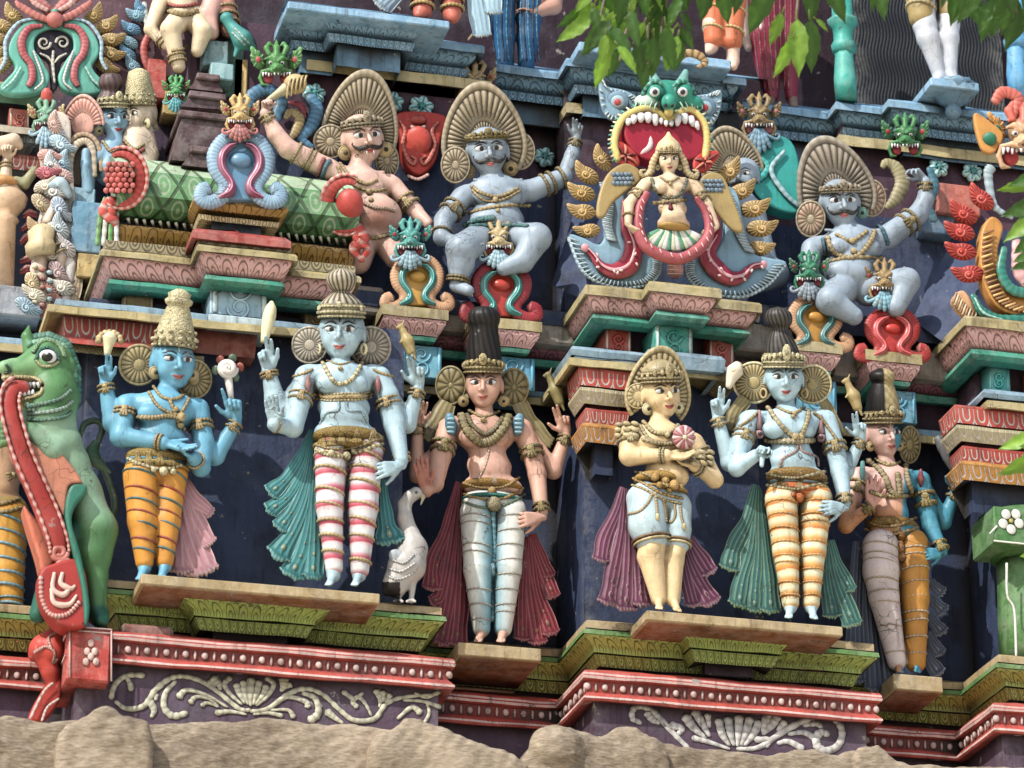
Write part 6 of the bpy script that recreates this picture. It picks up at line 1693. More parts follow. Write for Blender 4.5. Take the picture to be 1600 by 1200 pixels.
f.finish(); f.face(moustache=True, wide=1.1)
f.fan_plate((815, 590, 0), 150, FAN, FAND, 34, -40, 220, .3, 10, tilt=(0, 0, -14), inner=.4)
def strokes(name, specs, org, sc, d, col):
 mb = MB()
 for pts, wd in specs:
  c = cr(pts, 6)
  q = np.array([P(org[0] + x * sc, org[1] + y * sc, d) for x, y in c])
  w = np.interp(np.linspace(0, 1, len(q)), np.linspace(0, 1, len(wd)), wd) * sc * PX * 1.12
  for i in range(len(q)): w[i] *= 1 + .12 * math.sin(i * 2.3)
  mb.tube(q, w, col, 6, .08, (0, -1, 0), False, col * .62, .1, 3)
 return mb.build(name, T, M_WALL)
FW = lin('#b9b59a')
def spiral(cx, cy, r, a0, turns, g=1, w=(9, 7, 5)):
 t = np.linspace(0, 1, 14)
 return ([(cx + g * r * (1 - .75 * k) * cos(a0 + k * turns * 2 * pi), cy + r * (1 - .75 * k) * sin(a0 + k * turns * 2 * pi)) for k in t], w)
L_ = [([(385, 470), (400, 420), (440, 390), (500, 388)], (8, 10, 9, 11)), ([(400, 480), (440, 505), (500, 495), (540, 440), (590, 400), (640, 392), (700, 410), (760, 450), (830, 505), (870, 510)], (6, 9, 10, 10, 9, 9, 8, 8, 6)), ([(440, 395), (455, 430), (450, 440)], (6, 11, 8)),
   ([(610, 410), (575, 450), (570, 500), (600, 530), (650, 520)], (6, 9, 11, 12, 9)), ([(620, 465), (650, 440), (720, 460), (790, 500)], (12, 8, 6, 4)), ([(660, 485), (680, 465), (720, 470), (760, 495)], (10, 7, 5, 3)), ([(700, 495), (720, 485), (760, 500)], (8, 6, 3)),
   ([(740, 395), (760, 420), (765, 440)], (16, 12, 5)), ([(725, 410), (750, 425)], (12, 5)), ([(800, 395), (780, 420), (800, 455), (840, 490)], (11, 9, 7, 4)), ([(820, 420), (830, 450), (850, 485)], (12, 10, 5)), ([(845, 410), (850, 450), (862, 490)], (12, 10, 5)), ([(872, 400), (870, 450), (870, 495)], (14, 11, 5)), ([(900, 410), (892, 450), (880, 490)], (12, 10, 5)), ([(925, 425), (915, 455), (888, 490)], (12, 10, 5)), ([(925, 395), (950, 420), (930, 460), (890, 495)], (11, 9, 7, 4)),
   ([(985, 400), (985, 425), (975, 445)], (18, 14, 5)), ([(1010, 420), (990, 432)], (12, 5)), ([(870, 515), (930, 505), (1000, 455), (1060, 435), (1120, 455), (1180, 510), (1230, 545), (1300, 540), (1340, 490), (1400, 465), (1520, 455)], (6, 8, 9, 9, 8, 8, 9, 9, 8, 7, 5)), ([(1050, 450), (1095, 470), (1105, 520), (1075, 548)], (7, 10, 12, 14)), ([(960, 490), (1000, 465), (1060, 480), (1070, 500)], (4, 7, 9, 11)), ([(940, 510), (1000, 510), (1020, 535)], (4, 6, 10)), ([(750, 520), (800, 515), (855, 525)], (10, 7, 4)), ([(880, 525), (930, 520), (980, 530)], (4, 6, 8)),
   ([(1190, 445), (1230, 470), (1260, 450)], (9, 8, 6)), ([(1240, 500), (1225, 480), (1245, 465), (1270, 490), (1290, 530)], (9, 9, 8, 6, 4)), ([(1305, 440), (1320, 470), (1318, 500)], (12, 10, 4)), ([(1330, 445), (1330, 480)], (14, 6)), ([(1355, 455), (1340, 485)], (11, 5)), ([(1380, 540), (1430, 500), (1460, 520)], (5, 9, 12)), ([(1400, 475), (1470, 480), (1530, 500)], (5, 6, 8)), ([(1440, 450), (1480, 465), (1525, 445)], (5, 6, 9)), ([(1480, 480), (1490, 520), (1470, 560)], (4, 6, 6)), ([(520, 480), (535, 510), (525, 535)], (13, 11, 5)), ([(1135, 515), (1160, 535), (1190, 555)], (14, 10, 5)),
   ([(545, 455), (540, 475)], (6, 6)), ([(1110, 490), (1115, 500)], (6, 6))]
strokes('painted_scrollwork', L_, (0, 880), .45, .606, FW)
R_ = [([(690, 470), (640, 420), (590, 365), (545, 355), (535, 385), (560, 400)], (6, 8, 9, 9, 8, 7)), ([(575, 370), (590, 390), (610, 400)], (12, 10, 5)), ([(600, 375), (620, 395)], (10, 5)), ([(640, 405), (670, 415), (660, 430)], (12, 9, 6)), ([(680, 380), (700, 410), (735, 440)], (15, 12, 5)), ([(705, 365), (725, 400), (745, 435)], (14, 11, 5)), ([(740, 375), (745, 410)], (10, 5)), ([(770, 390), (780, 430), (800, 460)], (12, 11, 5)), ([(795, 385), (802, 425), (812, 460)], (12, 11, 5)), ([(825, 380), (825, 425), (822, 462)], (13, 11, 5)), ([(855, 385), (845, 425), (832, 460)], (12, 11, 5)), ([(880, 395), (865, 430), (840, 460)], (12, 10, 5)), ([(905, 370), (895, 400), (890, 425)], (13, 11, 5)), ([(930, 378), (915, 405), (890, 430)], (14, 11, 5)), ([(950, 395), (930, 420)], (11, 5)),
   ([(820, 470), (880, 465), (950, 420), (1020, 385), (1080, 385), (1105, 420), (1095, 460), (1060, 475), (1035, 455), (1045, 425), (1070, 430)], (5, 7, 9, 10, 10, 10, 10, 11, 12, 11, 9)), ([(1000, 405), (1035, 400), (1050, 410)], (6, 10, 8)), ([(960, 430), (1000, 425), (1030, 440)], (5, 8, 10)), ([(700, 440), (740, 450), (800, 470)], (8, 7, 4)), ([(870, 445), (910, 445), (900, 465)], (9, 7, 5)), ([(930, 455), (960, 450), (1000, 470)], (5, 8, 10))]
strokes('painted_scrollwork', R_, (680, 900), .575, .604, lin('#c3bfb8'))
strokes('painted_scrollwork', [spiral(1560, 390, 22, 0, 1.2), spiral(1600, 395, 25, 2, 1.2), ([(1540, 410), (1580, 425), (1640, 420)], (8, 10, 8))], (680, 900), .575, .604, lin('#c3bfb8'))
mb = MB()
for i in range(17):
 q = P(1390 + i * 6.5, 1166 + i * .6, -.0); mb.ball(q, (.011, .012, .036), lin('#c0a49c'), None, 8, 6)
RS = lin('#b0392c')
slab_block('corner_block', T, 108, 175, 976, 1062, .2, .74, RS, None, .012)
mb = MB()
for y in (978, 984): mb.tube([P(108, y, .745), P(175, y + 6, .745)], .005, lin('#d0aca4'), 6)
for x in (109, 174): mb.tube([P(x, 980 + (x - 108) * .09, .745), P(x, 1058 + (x - 108) * .09, .745)], .005, lin('#d0aca4'), 6)
for x, y in ((142, 1005), (136, 1018), (148, 1018), (134, 1034), (150, 1034), (142, 1026)): mb.ball(P(x, y, .745), (.02, .01, .024), lin('#c9a79c'), None, 8, 6)
mb.build('corner_relief', T, M_WALL)
fx = Fig('corner_scroll', 'red scrolled bracket at the lower left corner below the dragon', 'bracket', (80, 1110), .45, (0, 880), .45)
fx.skin = RS
sd = fx.body
fx.limb([(215, 250, 20), (150, 300, 10), (120, 320, 0)], [40, 46, 20]); fx.limb([(150, 300, 10), (180, 380, 10), (190, 440, 0)], [40, 32, 22]); fx.ell((190, 300, 40), (40, 44, 30))
fx.finish()
relief(fx, fx.root, 'band_stripe', [([(185, 415), (150, 450), (105, 540)], 4, lin('#d8b8ae'), 42), ([(205, 470), (165, 500), (145, 548)], 4, lin('#d8b8ae'), 42)])
lines(fx, 'scroll_relief', [([(120, 310), (160, 290), (190, 310), (185, 345), (200, 330)], 6, lin('#cf9a8e')), ([(200, 240), (170, 260), (180, 300)], 6, lin('#cf9a8e')), ([(150, 430), (180, 440), (200, 425)], 5, lin('#d88a70'))])
slab2(fx, 'sloping_band', [(205, 400), (150, 440), (95, 545), (150, 550), (205, 480)], 0, .05, RS)
slab_block('fallen_brick', T, 190, 272, 972, 996, .3, .60, lin('#7a4a3c'), None, .02)
# ================================================= weathered carved stones along the bottom
def stone(label, pts, d, th, seed, lumps=()):
 s_ = SDF(PX * 3.0)
 q = np.array([P(x, y, d)[[0, 2]] for x, y in pts])
 s_.poly(q, -d + th, th, lin('#8f7b60'), .02, .05)
 for (x, y, r, dd) in lumps: s_.ell(P(x, y, d + dd), np.array([r, r * .5, r * .8]) * PX, lin('#8f7b60'), .05)
 V, F, C = s_.mesh()
 rg = np.random.default_rng(seed); n = np.zeros(len(V))
 for k in range(26):
  fq = 6 * 1.16 ** k; dv = rg.normal(size=3); dv[2] *= 2.2; dv /= np.linalg.norm(dv)
  n += np.sin(V @ dv * fq + rg.uniform(0, 6)) * .020 / fq ** .62
 V[:, 1] -= n * 1.2; V[:, 2] += n * .8
 o = mesh_obj('stone_block', V, F, C, None, M_STONE)
 o['label'] = label; o['category'] = 'stone'; o['group'] = 'weathered stone blocks along the bottom'
 return o
stone('long flat weathered stone beam below the painted purple panel at the left', [(-60, 1400), (-60, 1122), (20, 1117), (95, 1121), (190, 1117), (240, 1128), (420, 1124), (600, 1133), (700, 1148), (760, 1165), (760, 1400)], .95, .3, 1)
stone('rounded stone lump with a pale left edge below the red corner block', [(90, 1400), (88, 1175), (92, 1146), (104, 1132), (130, 1118), (150, 1104), (170, 1100), (186, 1106), (190, 1116), (212, 1124), (232, 1136), (240, 1160), (244, 1400)], 1.06, .25, 2)
stone('stone lump with a pointed top between the two purple panels', [(580, 1400), (578, 1190), (580, 1166), (592, 1150), (620, 1136), (634, 1120), (652, 1120), (668, 1130), (720, 1150), (790, 1172), (826, 1196), (836, 1400)], 1.06, .25, 3)
stone('broad brown stone with a worn hollow, left of the white painted scrolls', [(790, 1400), (800, 1210), (825, 1175), (860, 1133), (900, 1132), (945, 1142), (965, 1130), (985, 1128), (1000, 1132), (1030, 1155), (1050, 1180), (1060, 1400)], 1.0, .3, 4, [(870, 1165, 40, .0)])
stone('long stone beam streaked with white droppings under the right painted scrolls', [(1000, 1400), (1010, 1150), (1040, 1158), (1100, 1168), (1200, 1176), (1250, 1172), (1300, 1178), (1370, 1168), (1400, 1190), (1420, 1400)], .95, .3, 5)
stone('low stone at the bottom right corner under the red cornice', [(1330, 1400), (1335, 1180), (1345, 1165), (1375, 1162), (1395, 1178), (1430, 1188), (1560, 1192), (1700, 1195), (1700, 1400)], 1.0, .3, 6)
# ================================================= green barrel roof of the small shrine
sh = empty('barrel_roof', tuple(P(370, 375, .1)), 'green quilted barrel roof with red shell ends over the left shrine', 'roof')
G0 = lin('#9fb896'); G1_, G2_, G3_ = lin('#5f8a5c'), lin('#3f7042'), lin('#1f4a30')
p = path_of(300, [(180, .1, .12), (556, .1, .12)])
sweep('quilted_roof', sh, p, [(246, -.45), (247, -.28), (252, -.12), (264, .02), (282, .10), (302, .11), (322, .06), (338, -.03), (348, -.10)], [G0, G0, G0, G1_, G1_, G2_, G2_, G3_], M_QUILT, .19, (200, .12), 0)
mb = MB()
for i in range(28):
 x = 200 + i * 12.5; mb.tube([P(x, 341 + (x - 200) * .095, .1), P(x + 3, 352 + (x - 200) * .095, .05)], [.012, .007], lin('#c9cbb8'), 6)
mb.build('roof_fringe', sh)
sweep('gold_cornice', sh, p, [(350, -.14), (352, -.02), (356, -.02), (368, -.06), (382, -.12), (384, -.3)], [lin('#a8843f')] * 5, M_ARCH, .10, (200, .12))
for cx, cy, g in ((186, 278, -1), (546, 320, 1)):
 mb = MB(); B = cbasis(); RC = lin('#b8423a'); c = P(cx, cy, .22)
 mb.ball(c, np.array([22, 26, 18]) * PX, RC * .9, B, 16, 10)
 if g < 0:
  for k in range(6):
   for j in range(5): mb.ball(c + (B[0] * ((j - 2) * 9 + (k % 2) * 4) + B[1] * (k - 2.5) * 8 + B[2] * (17 - .12 * ((j - 2) * 3) ** 2)) * PX, np.array([5, 5, 3]) * PX, lin('#c9605a') * (.8 + .1 * (j % 3)), B, 7, 5)
 a = np.linspace(-2.2, 2.0, 34); cc = c - B[0] * g * 4 * PX
 ring = lambda r1, r2, z: np.array([cc + (-B[0] * g * r1 * cos(t) + B[1] * r2 * sin(t) + B[2] * z) * PX for t in a])
 mb.tube(ring(30, 38, 2), np.array([5, 11, 12, 11, 6]) * PX, RC, 10, .5, None, False, RC * .7, .05, 2)
 mb.tube(ring(40, 47, 4), np.array([2, 4, 4, 4, 2]) * PX, lin('#d8aca0'), 7, 1, None, False, RC, .2, 2)
 e = ring(30, 38, 2)[0]
 for k_, w_ in ((0, 11), (1, 8)): mb.tube(cr([e, e + (B[0] * g * (8 - 10 * k_) - B[1] * 20) * PX, e + (-B[0] * g * (6 - 20 * k_) - B[1] * 38) * PX, e + (B[0] * g * (8 - 6 * k_) - B[1] * 58) * PX], 6), np.array([5, w_, w_ * .9, 3]) * PX, RC * (1 + .15 * k_), 9, .5, None, False, lin('#d8aca0') * .9, .12, 4)
 mb.build('red_shell', sh)
p = path_of(325, [(304, .30, .0), (304, .30, .36), (442, .30, .36), (442, .30, .0)])
sweep('gold_cornice', sh, p, [(308, -.2), (309, .02), (314, .02), (326, -.02), (332, -.08), (333, -.12)], [lin('#a8843f')] * 5, M_ARCH, .09, (310, .36))
sweep('cream_course', sh, p, [(333, -.08), (334, -.02), (342, -.03), (343, -.12)], lin('#c3b183'), M_DISC, .07, (310, .36))
sweep('blue_course', sh, p, [(343, -.12), (358, -.12)], lin('#4f6480'), M_WALL, .07, (310, .36))
for lb, x, y, r, d in (('beside the raised golden club', 491, 147, 19, -.38), ('hidden half behind the fair guardian\'s fan', 613, 160, 19, -.38), ('above the red shield', 658, 168, 21, -.38), ('right of the middle guardian\'s headdress', 851, 246, 18, -.75), ('left one of the pair at the right edge', 1466, 262, 18, -.50), ('right one of the pair at the right edge', 1519, 269, 18, -.50)):
 o = empty('flower_rosette', tuple(P(x, y, d)), 'turquoise six-petalled flower ' + lb, 'flower ornament', 'turquoise flowers on the dark frieze')
 mb = MB(); B = np.array([[1, 0, 0], [0, 0, 1], [0, -1, 0.]]); c = P(x, y, d)
 for i in range(6):
  a = i * pi / 3 + .3; u_ = B[0] * cos(a) + B[1] * sin(a); v_ = B[1] * cos(a) - B[0] * sin(a)
  mb.ball(c + u_ * r * .58 * PX, np.array([r * .48, r * .42, 7]) * PX, lin('#9fdada'), np.array([u_, v_, B[2]]), 10, 6)
  mb.tube([c + u_ * r * .15 * PX + B[2] * 7 * PX, c + u_ * r * .9 * PX + B[2] * 6 * PX], [2 * PX, 1 * PX], lin('#2f7f84'), 5)
 mb.build('petal_ring', o); mb = MB(); mb.ball(c + B[2] * 6 * PX, np.array([5, 5, 4]) * PX, lin('#2f8a84'), B); mb.build('flower_centre', o)
f = Fig('shield_ornament', 'red scrolled shield ornament on the wall between two seated guardians', 'ornament', (745, 580), -.36, (380, 60), .3667)
RD_ = lin('#b0392c')
o = slab2(f, 'shield', [(655, 330), (850, 340), (835, 440), (810, 540), (745, 592), (685, 545), (665, 440)], 0, .05, RD_)
mb = MB(); mb.ball(f.p(745, 440, 35), np.array([62, 70, 26]) * f.u, lin('#c4473a'), cbasis(), 16, 8); mb.ball(f.p(745, 350, 35), np.array([40, 24, 22]) * f.u, RD_, cbasis()); mb.build('boss', o)
relief(f, o, 'shield_relief', [([(668, 350), (690, 395), (680, 450), (700, 510), (725, 535), (735, 515), (715, 500)], [6, 9, 9, 10, 9, 7, 5], lin('#c96a5a'), 40), ([(832, 355), (805, 395), (818, 450), (795, 510), (770, 535), (758, 515), (778, 500)], [6, 9, 9, 10, 9, 7, 5], lin('#c96a5a'), 40), ([(700, 585), (745, 600), (790, 580)], 8, lin('#d8a49a'), 40), ([(715, 375), (745, 385), (775, 376)], 8, lin('#d8b0a4'), 52)])
# ================================================= monster-mask ornaments
def omega(root, F_, cx, top, w, h, fcol, ccol, pcol, z=0, name='arch_frame'):
 """horseshoe frame with curled feet, a coloured channel inside it and a panel"""
 X = lambda pts, zz: np.array([F_.p(cx + x * w * .5, top + y * h, zz) for x, y in pts])
 half = [(-.80, .80), (-.96, .84), (-.98, .97), (-.74, 1.02), (-.44, .92), (-.40, .74), (-.62, .52), (-.66, .28), (-.46, .08), (-.2, .0), (0, -.02)]
 full = half + [(-x, y) for x, y in reversed(half[:-1])]
 fr = MB(); R = w * .10
 pl = X(cr(full, 9), z + 4)
 fr.tube(pl, R * F_.u, fcol, 10, .55, None, False, fcol * .62, .06, 2)
 o = fr.build(name, root)
 ch = MB(); hc = [(-.60, .93), (-.50, .80), (-.42, .82), (-.24, .94), (-.22, .72), (-.44, .5), (-.48, .3), (-.32, .14), (-.1, .10)]
 hc = [(-.56, .96), (-.28, .86), (-.24, .72), (-.46, .50), (-.47, .30), (-.30, .16), (-.12, .12)]
 for g in (-1, 1):
  c = X([(g * x, y) for x, y in cr(hc, 6)], z + 8)
  ch.tube(c, np.array([.03, .07, .055, .065, .06, .05, .02]) * w * F_.u, ccol, 8, .8)
  ch.tube(c + np.array([0, -.05 * w * F_.u, 0]), np.array([.006, .014, .01, .014, .012, .006]) * w * F_.u, ccol * 2.2 + .08, 5)
 ch.build('channel', o, M_GLOSS)
 sd = SDF(PX * 1.6)
 pts = [(-.78, 1.0), (-.30, .9), (-.28, .7), (-.55, .45), (-.5, .2), (0, .02), (.5, .2), (.55, .45), (.28, .7), (.30, .9), (.78, 1.0)]
 q = X(cr(pts, 3, True), z - 6); sd.poly(q[:, [0, 2]], q[0, 1], .03, pcol, .01, .01)
 sd.ell(F_.p(cx, top + h * .38, z + 2), np.array([w * .14, h * .13, w * .10]) * F_.u, pcol, .015, EYE3)
 V, Fc, C = sd.mesh(); mesh_obj('panel', V, Fc, C, None, M_GLOSS, o)
 return o
def mask(root, F_, cx, cy, s, col, earc, mouth, beard, z=0, crest=None, beardlen=1.0, dark=None, earr=1.0, yaw=0):
 """monster face: bulging eyes, snout, open mouth with fangs, ears, crest and a curling beard; s = half width"""
 crest = col if crest is None else crest
 P_ = lambda x, y, zz=0: F_.p(cx + x * s, cy + y * s, z + zz * s)
 u = F_.u * s
 sd = SDF(max(PX * .9, u * .06))
 dk = col * .55
 E = lambda c, r, k=.1, cl=None, sub=False: sd.ell(P_(*c), np.array(r) * u, col if cl is None else cl, k * u, EYE3, sub)
 E((0, -.12, 0), (.62, .68, .55)); E((0, .22, .42), (.46, .34, .42), .15); E((0, .10, .80), (.17, .15, .18), .1)
 for g in (-1, 1):
  E((g * .14, .2, .84), (.11, .09, .12), .05); E((g * .32, -.12, .52), (.2, .17, .14), .06, dk)
  sd.chain([P_(g * .08, -.22, .66), P_(g * .34, -.42, .58), P_(g * .62, -.34, .34)], [.09 * u, .12 * u, .08 * u], col, .07 * u)
  sd.chain([P_(g * .08, .40, .66), P_(g * .42, .26, .56), P_(g * .80, .36, .3), P_(g * .92, .72, .16), P_(g * .78, 1.08, .16), P_(g * .5, 1.1, .2)], [.10 * u, .11 * u, .11 * u, .11 * u, .10 * u, .05 * u], col, .06 * u)
  E((g * .52, .72, .02), (.36, .40, .2), .04, mouth)
  sd.chain([P_(g * .42, -.62, .25), P_(g * .56, -.95, .2), P_(g * .40, -1.2, .15), P_(g * .22, -1.08, .2)], [.15 * u, .17 * u, .13 * u, .06 * u], crest, .06 * u)
 sd.chain([P_(0, -.55, .4), P_(0, -.95, .3), P_(0, -1.4, .15)], [.17 * u, .2 * u, .06 * u], crest, .08 * u)
 V, Fc, C = sd.mesh(); o = mesh_obj('mask_face', V, Fc, C, None, M_PAINT, root)
 for g in (-1, 1):
  mb = MB(); c = P_(g * .32, -.12, .60); mb.ball(c, np.array([.125, .105, .10]) * u, WHITE * .85, cbasis(), 10, 7); e = mb.build('eye', o, M_GLOSS)
  mb = MB(); mb.ball(c - FWD * .075 * u, np.array([.07, .07, .045]) * u, INK, cbasis(), 8, 6); mb.build('iris', e, M_GLOSS)
  mb = MB(); B = cbasis(-g * 15, 0, g * 28); c = P_(g * (.98 + .15 * (earr - 1)), -.30, .02); R = u * earr
  mb.ball(c, np.array([.30, .48, .09]) * R, earc, B, 14, 8); mb.ball(c + B[1] * .42 * R, np.array([.13, .26, .06]) * R, earc, B, 10, 6)
  for i in range(9):
   a = -.9 + i * 2 * (pi + .9 - pi / 2) / 9
   d_ = B[0] * cos(a) * .30 + B[1] * sin(a) * .46
   mb.tube([c + d_ * .5 * R + B[2] * .07 * R, c + d_ * 1.02 * R + B[2] * .03 * R], [.03 * R, .055 * R], earc * (.55 if i % 2 else 1.15), 5)
  mb.ball(c + B[2] * .07 * R, np.array([.13, .16, .06]) * R, dark if dark is not None else mouth * 1.2, B, 10, 6); mb.build('ear', o)
 mb = MB()
 for x in (-.74, -.58, -.42, -.27, .27, .42, .58, .74):
  l = .2 if abs(x) in (.42, .74) else .13
  mb.tube([P_(x, .40, .48), P_(x * 1.02, .42 + l, .46)], [.075 * u, .035 * u], WHITE, 7)
 for x in (-.1, .1): mb.tube([P_(x, .42, .72), P_(x, .54, .7)], [.06 * u, .045 * u], WHITE, 7)
 mb.build('teeth', o, M_GLOSS)
 if beard is not None:
  mb = MB(); L = beardlen
  for x, e, ln in ((0, 0, 1.25), (-.22, -.3, 1.15), (.22, .3, 1.15), (-.38, -.6, .95), (.38, .6, .95)):
   mb.tube(cr([P_(x * .5, .72, .42), P_(x, .72 + ln * .45 * L, .46), P_(e, .72 + ln * .85 * L, .34), P_(e * 1.15, .72 + ln * L, .26)], 6), np.array([.12, .19, .17, .06]) * u, beard * (1 if x else 1.15), 8, .7, None, False, beard * .6, .12, 3)
  for g in (-1, 1):
   a = np.linspace(0, 4.6, 18)
   mb.tube(np.vstack([cr([P_(g * .2, .8, .45), P_(g * .6, 1.15, .4), P_(g * .9, 1.3, .3)], 5), np.array([P_(g * (1.02 + .2 * sin(k) * (1 - k / 7)), 1.12 + .2 * cos(k) * (1 - k / 7), .28) for k in a])]), np.array([.07, .12, .1, .08, .04]) * u, beard, 8, .8)
  mb.build('beard', o)
 return o
def ornament(label, cx, cy, s, d, cols, frame=None, beardlen=1.0, earr=1.0, group='monster-mask ornaments', z=0):
 f = Fig('mask_ornament', label, 'ornament', (cx, cy + s * 2.2), d, (0, 0), 1.0, group)
 if frame: omega(f.root, f, *frame)
 mask(f.root, f, cx, cy, s, *cols, z=10 + z, beardlen=beardlen, earr=earr)
 return f
TEALH, TANH, GRNH = lin('#4f9a92'), lin('#a58d62'), lin('#4f8a4a')
MOUTH, LBL, PEACH = lin('#9a3038'), lin('#8fb0bd'), lin('#c99a72')
ornament('small ornament, teal monster face over a peach arch with yellow panel', 641, 374, 25, .05, (TEALH, TEALH, MOUTH, LBL), (652, 405, 100, 74, PEACH, lin('#1f6f6a'), lin('#c2913a')))
ornament('small ornament, tan monster face over a dark red arch, below the middle guardian', 779, 373, 25, .05, (lin('#b7a274'), lin('#a88f5e'), MOUTH, LBL), (783, 416, 112, 80, lin('#9c2c34'), lin('#1f6f6a'), lin('#b23a2c')))
ornament('small ornament, dark green monster face over a peach and yellow arch', 1264, 424, 24, .08, (lin('#2f7a5a'), lin('#3f7a5a'), MOUTH, lin('#8896a0')), (1274, 468, 104, 74, PEACH, lin('#1f5a58'), lin('#b5812f')))
ornament('small ornament, brown blue-bearded monster face over an all-red arch', 1382, 438, 25, .08, (lin('#8f774c'), lin('#7f6a42'), MOUTH, lin('#6fa0b0')), (1394, 488, 104, 70, lin('#b0302c'), lin('#a83a3a'), lin('#b8342a')))
f = ornament('pale blue arch ornament with tan monster face on top of the green quilted roof', 375, 178, 23, .42, (lin('#b89a62'), lin('#b8a070'), MOUTH, lin('#b06a66')), (376, 214, 124, 100, lin('#8fb0c6'), lin('#7a3a55'), lin('#5f8aa6')))
ornament('tan monster face peeping over the fan headdress of the middle guardian', 742, 128, 26, -.45, (lin('#a08a62'), lin('#a8946c'), MOUTH, None), None)
f = ornament('brown monster face with blue beard above a turquoise scroll, right of the central ornament', 1186, 182, 27, -.25, (lin('#8f7a52'), lin('#7d6a48'), lin('#b06a70'), lin('#6f96aa')), None, 1.2)
TQ = lin('#2f9a92')
slab2(f, 'scroll_panel', [(1168, 225), (1200, 215), (1238, 235), (1250, 330), (1210, 332), (1172, 300)], -2, .06, TQ)
relief(f, f.root, 'scroll_relief', [([(1180, 240), (1200, 260), (1185, 280), (1178, 262)], [4, 6, 3], TQ * 1.3, 16), ([(1226, 235), (1205, 265), (1225, 300), (1248, 322)], [3, 5, 4], lin('#9fc0c6'), 18)])
f = ornament('bright green monster face above a blue scroll in the upper left, behind the raised club', 432, 102, 28, -.25, (GRNH, lin('#5f9a58'), lin('#b04a52'), None), None, earr=1.3)
BLS = lin('#4f80a0')
relief(f, f.root, 'scroll_frame', [([(388, 170), (395, 148), (420, 140), (440, 160), (425, 200), (440, 225)], [8, 11, 12, 11, 10, 6], BLS, 8), ([(485, 150), (495, 170), (488, 195), (470, 215), (490, 232)], [10, 13, 13, 10, 5], BLS, 8), ([(445, 185), (455, 175), (468, 185), (462, 205), (450, 220)], [4, 8, 9, 8, 4], lin('#a08c5c'), 14), ([(450, 160), (470, 165), (476, 185)], [3, 7, 3], lin('#8a3040'), 10)])
f = ornament('dark green monster face behind the raised hand of the right-hand guardian', 1414, 214, 27, -.30, (lin('#3f7a48'), lin('#3f7a50'), MOUTH, None), None, earr=1.2)
relief(f, f.root, 'scroll_leaf', [([(1378, 262), (1385, 255), (1400, 262), (1410, 285), (1400, 310), (1385, 325)], [4, 9, 13, 14, 12, 5], lin('#9a9068'), 10), ([(1452, 262), (1460, 290), (1450, 320), (1460, 345)], [6, 10, 10, 8], lin('#3f6f80'), 6)])
# ================================================= central ornament
f = Fig('monster_arch', 'large central ornament with a gaping green monster mouth, blue fish-tail arch and gold curls', 'ornament', (565, 1130), .18, (860, 60), .35)
CT = f
TM = lin('#2f8f7a')
sd = SDF(PX * 1.5)
Ee = lambda c, r, col, k=10, sub=False: sd.ell(f.p(*c), np.array(r) * f.u, col, k * f.u, EYE3, sub)
Ee((525, 270, 10), (112, 92, 70), TM); Ee((528, 285, 110), (34, 40, 36), TM); Ee((528, 330, 90), (20, 26, 26), lin('#c2b060'))
for g in (-1, 1):
 Ee((528 + g * 62, 240, 60), (48, 50, 46), TM); sd.cap(f.p(528 + g * 60, 200, 40), f.p(528 + g * 75, 150, 30), 30 * f.u, 14 * f.u, lin('#6fa39a'), .02)
 Ee((528 + g * 95, 290, 30), (66, 42, 46), lin('#b9cdbc') if g < 0 else TM)
V, Fc, C = sd.mesh(); mf = mesh_obj('mask_face', V, Fc, C, None, M_PAINT, f.root)
for g in (-1, 1):
 mb = MB(); c = f.p(528 + g * 62, 240, 98); mb.ball(c, np.array([25, 23, 18]) * f.u, WHITE, cbasis()); e = mb.build('eye', mf, M_GLOSS)
 mb = MB(); mb.ball(c - FWD * 14 * f.u, np.array([13, 14, 8]) * f.u, INK, cbasis()); mb.build('iris', e, M_GLOSS)
for nm, pts, ctr in (('left', [(215, 165), (250, 215), (330, 235), (390, 275), (360, 350), (270, 365), (225, 300)], (300, 285)), ('right', [(760, 235), (700, 250), (625, 270), (640, 360), (710, 395), (755, 330)], (690, 310))):
 e = slab2(f, 'ear', pts, 4, .02, lin('#7f9fb0'), mf)
 mb = MB()
 for R, col in ((60, lin('#5f7f94')), (40, lin('#8fa9b4')), (22, lin('#b03a3c'))): mb.ball(f.p(*ctr, 22 + (60 - R) * .2), np.array([R, R, 14]) * f.u * .9, col, cbasis(), 16, 6)
 for i in range(22):
  ee = cr(pts, 4, True); p0 = np.array(ee[int(i * len(ee) / 22)]); c0 = np.array(ctr); a = p0 * .95 + c0 * .05; b = p0 * .72 + c0 * .28
  mb.tube([f.p(*a, 24), f.p(*b, 24)], [5 * f.u, 3 * f.u], lin('#b9c6c6'), 5)
 mb.build('ear_relief', e)
MR = lin('#94162a')
mo = slab2(f, 'mouth', [(325, 470), (330, 370), (410, 325), (510, 350), (535, 420), (560, 350), (620, 335), (672, 390), (670, 520), (600, 560), (420, 560)], 10, .06, MR, mf, mat=M_GLOSS)
sd = SDF(PX * 1.5)
for pts in ([(300, 540), (285, 470), (300, 400), (340, 345), (430, 312), (500, 345), (528, 365), (570, 340), (620, 318), (680, 370), (698, 450), (690, 530)],): sd.chain([f.p(*q, 50) for q in cr(pts, 4)], [17 * f.u] * 60, lin('#c8b468'), .01)
V, Fc, C = sd.mesh(); mesh_obj('lip', V, Fc, C, None, M_PAINT, mf)
mb = MB()
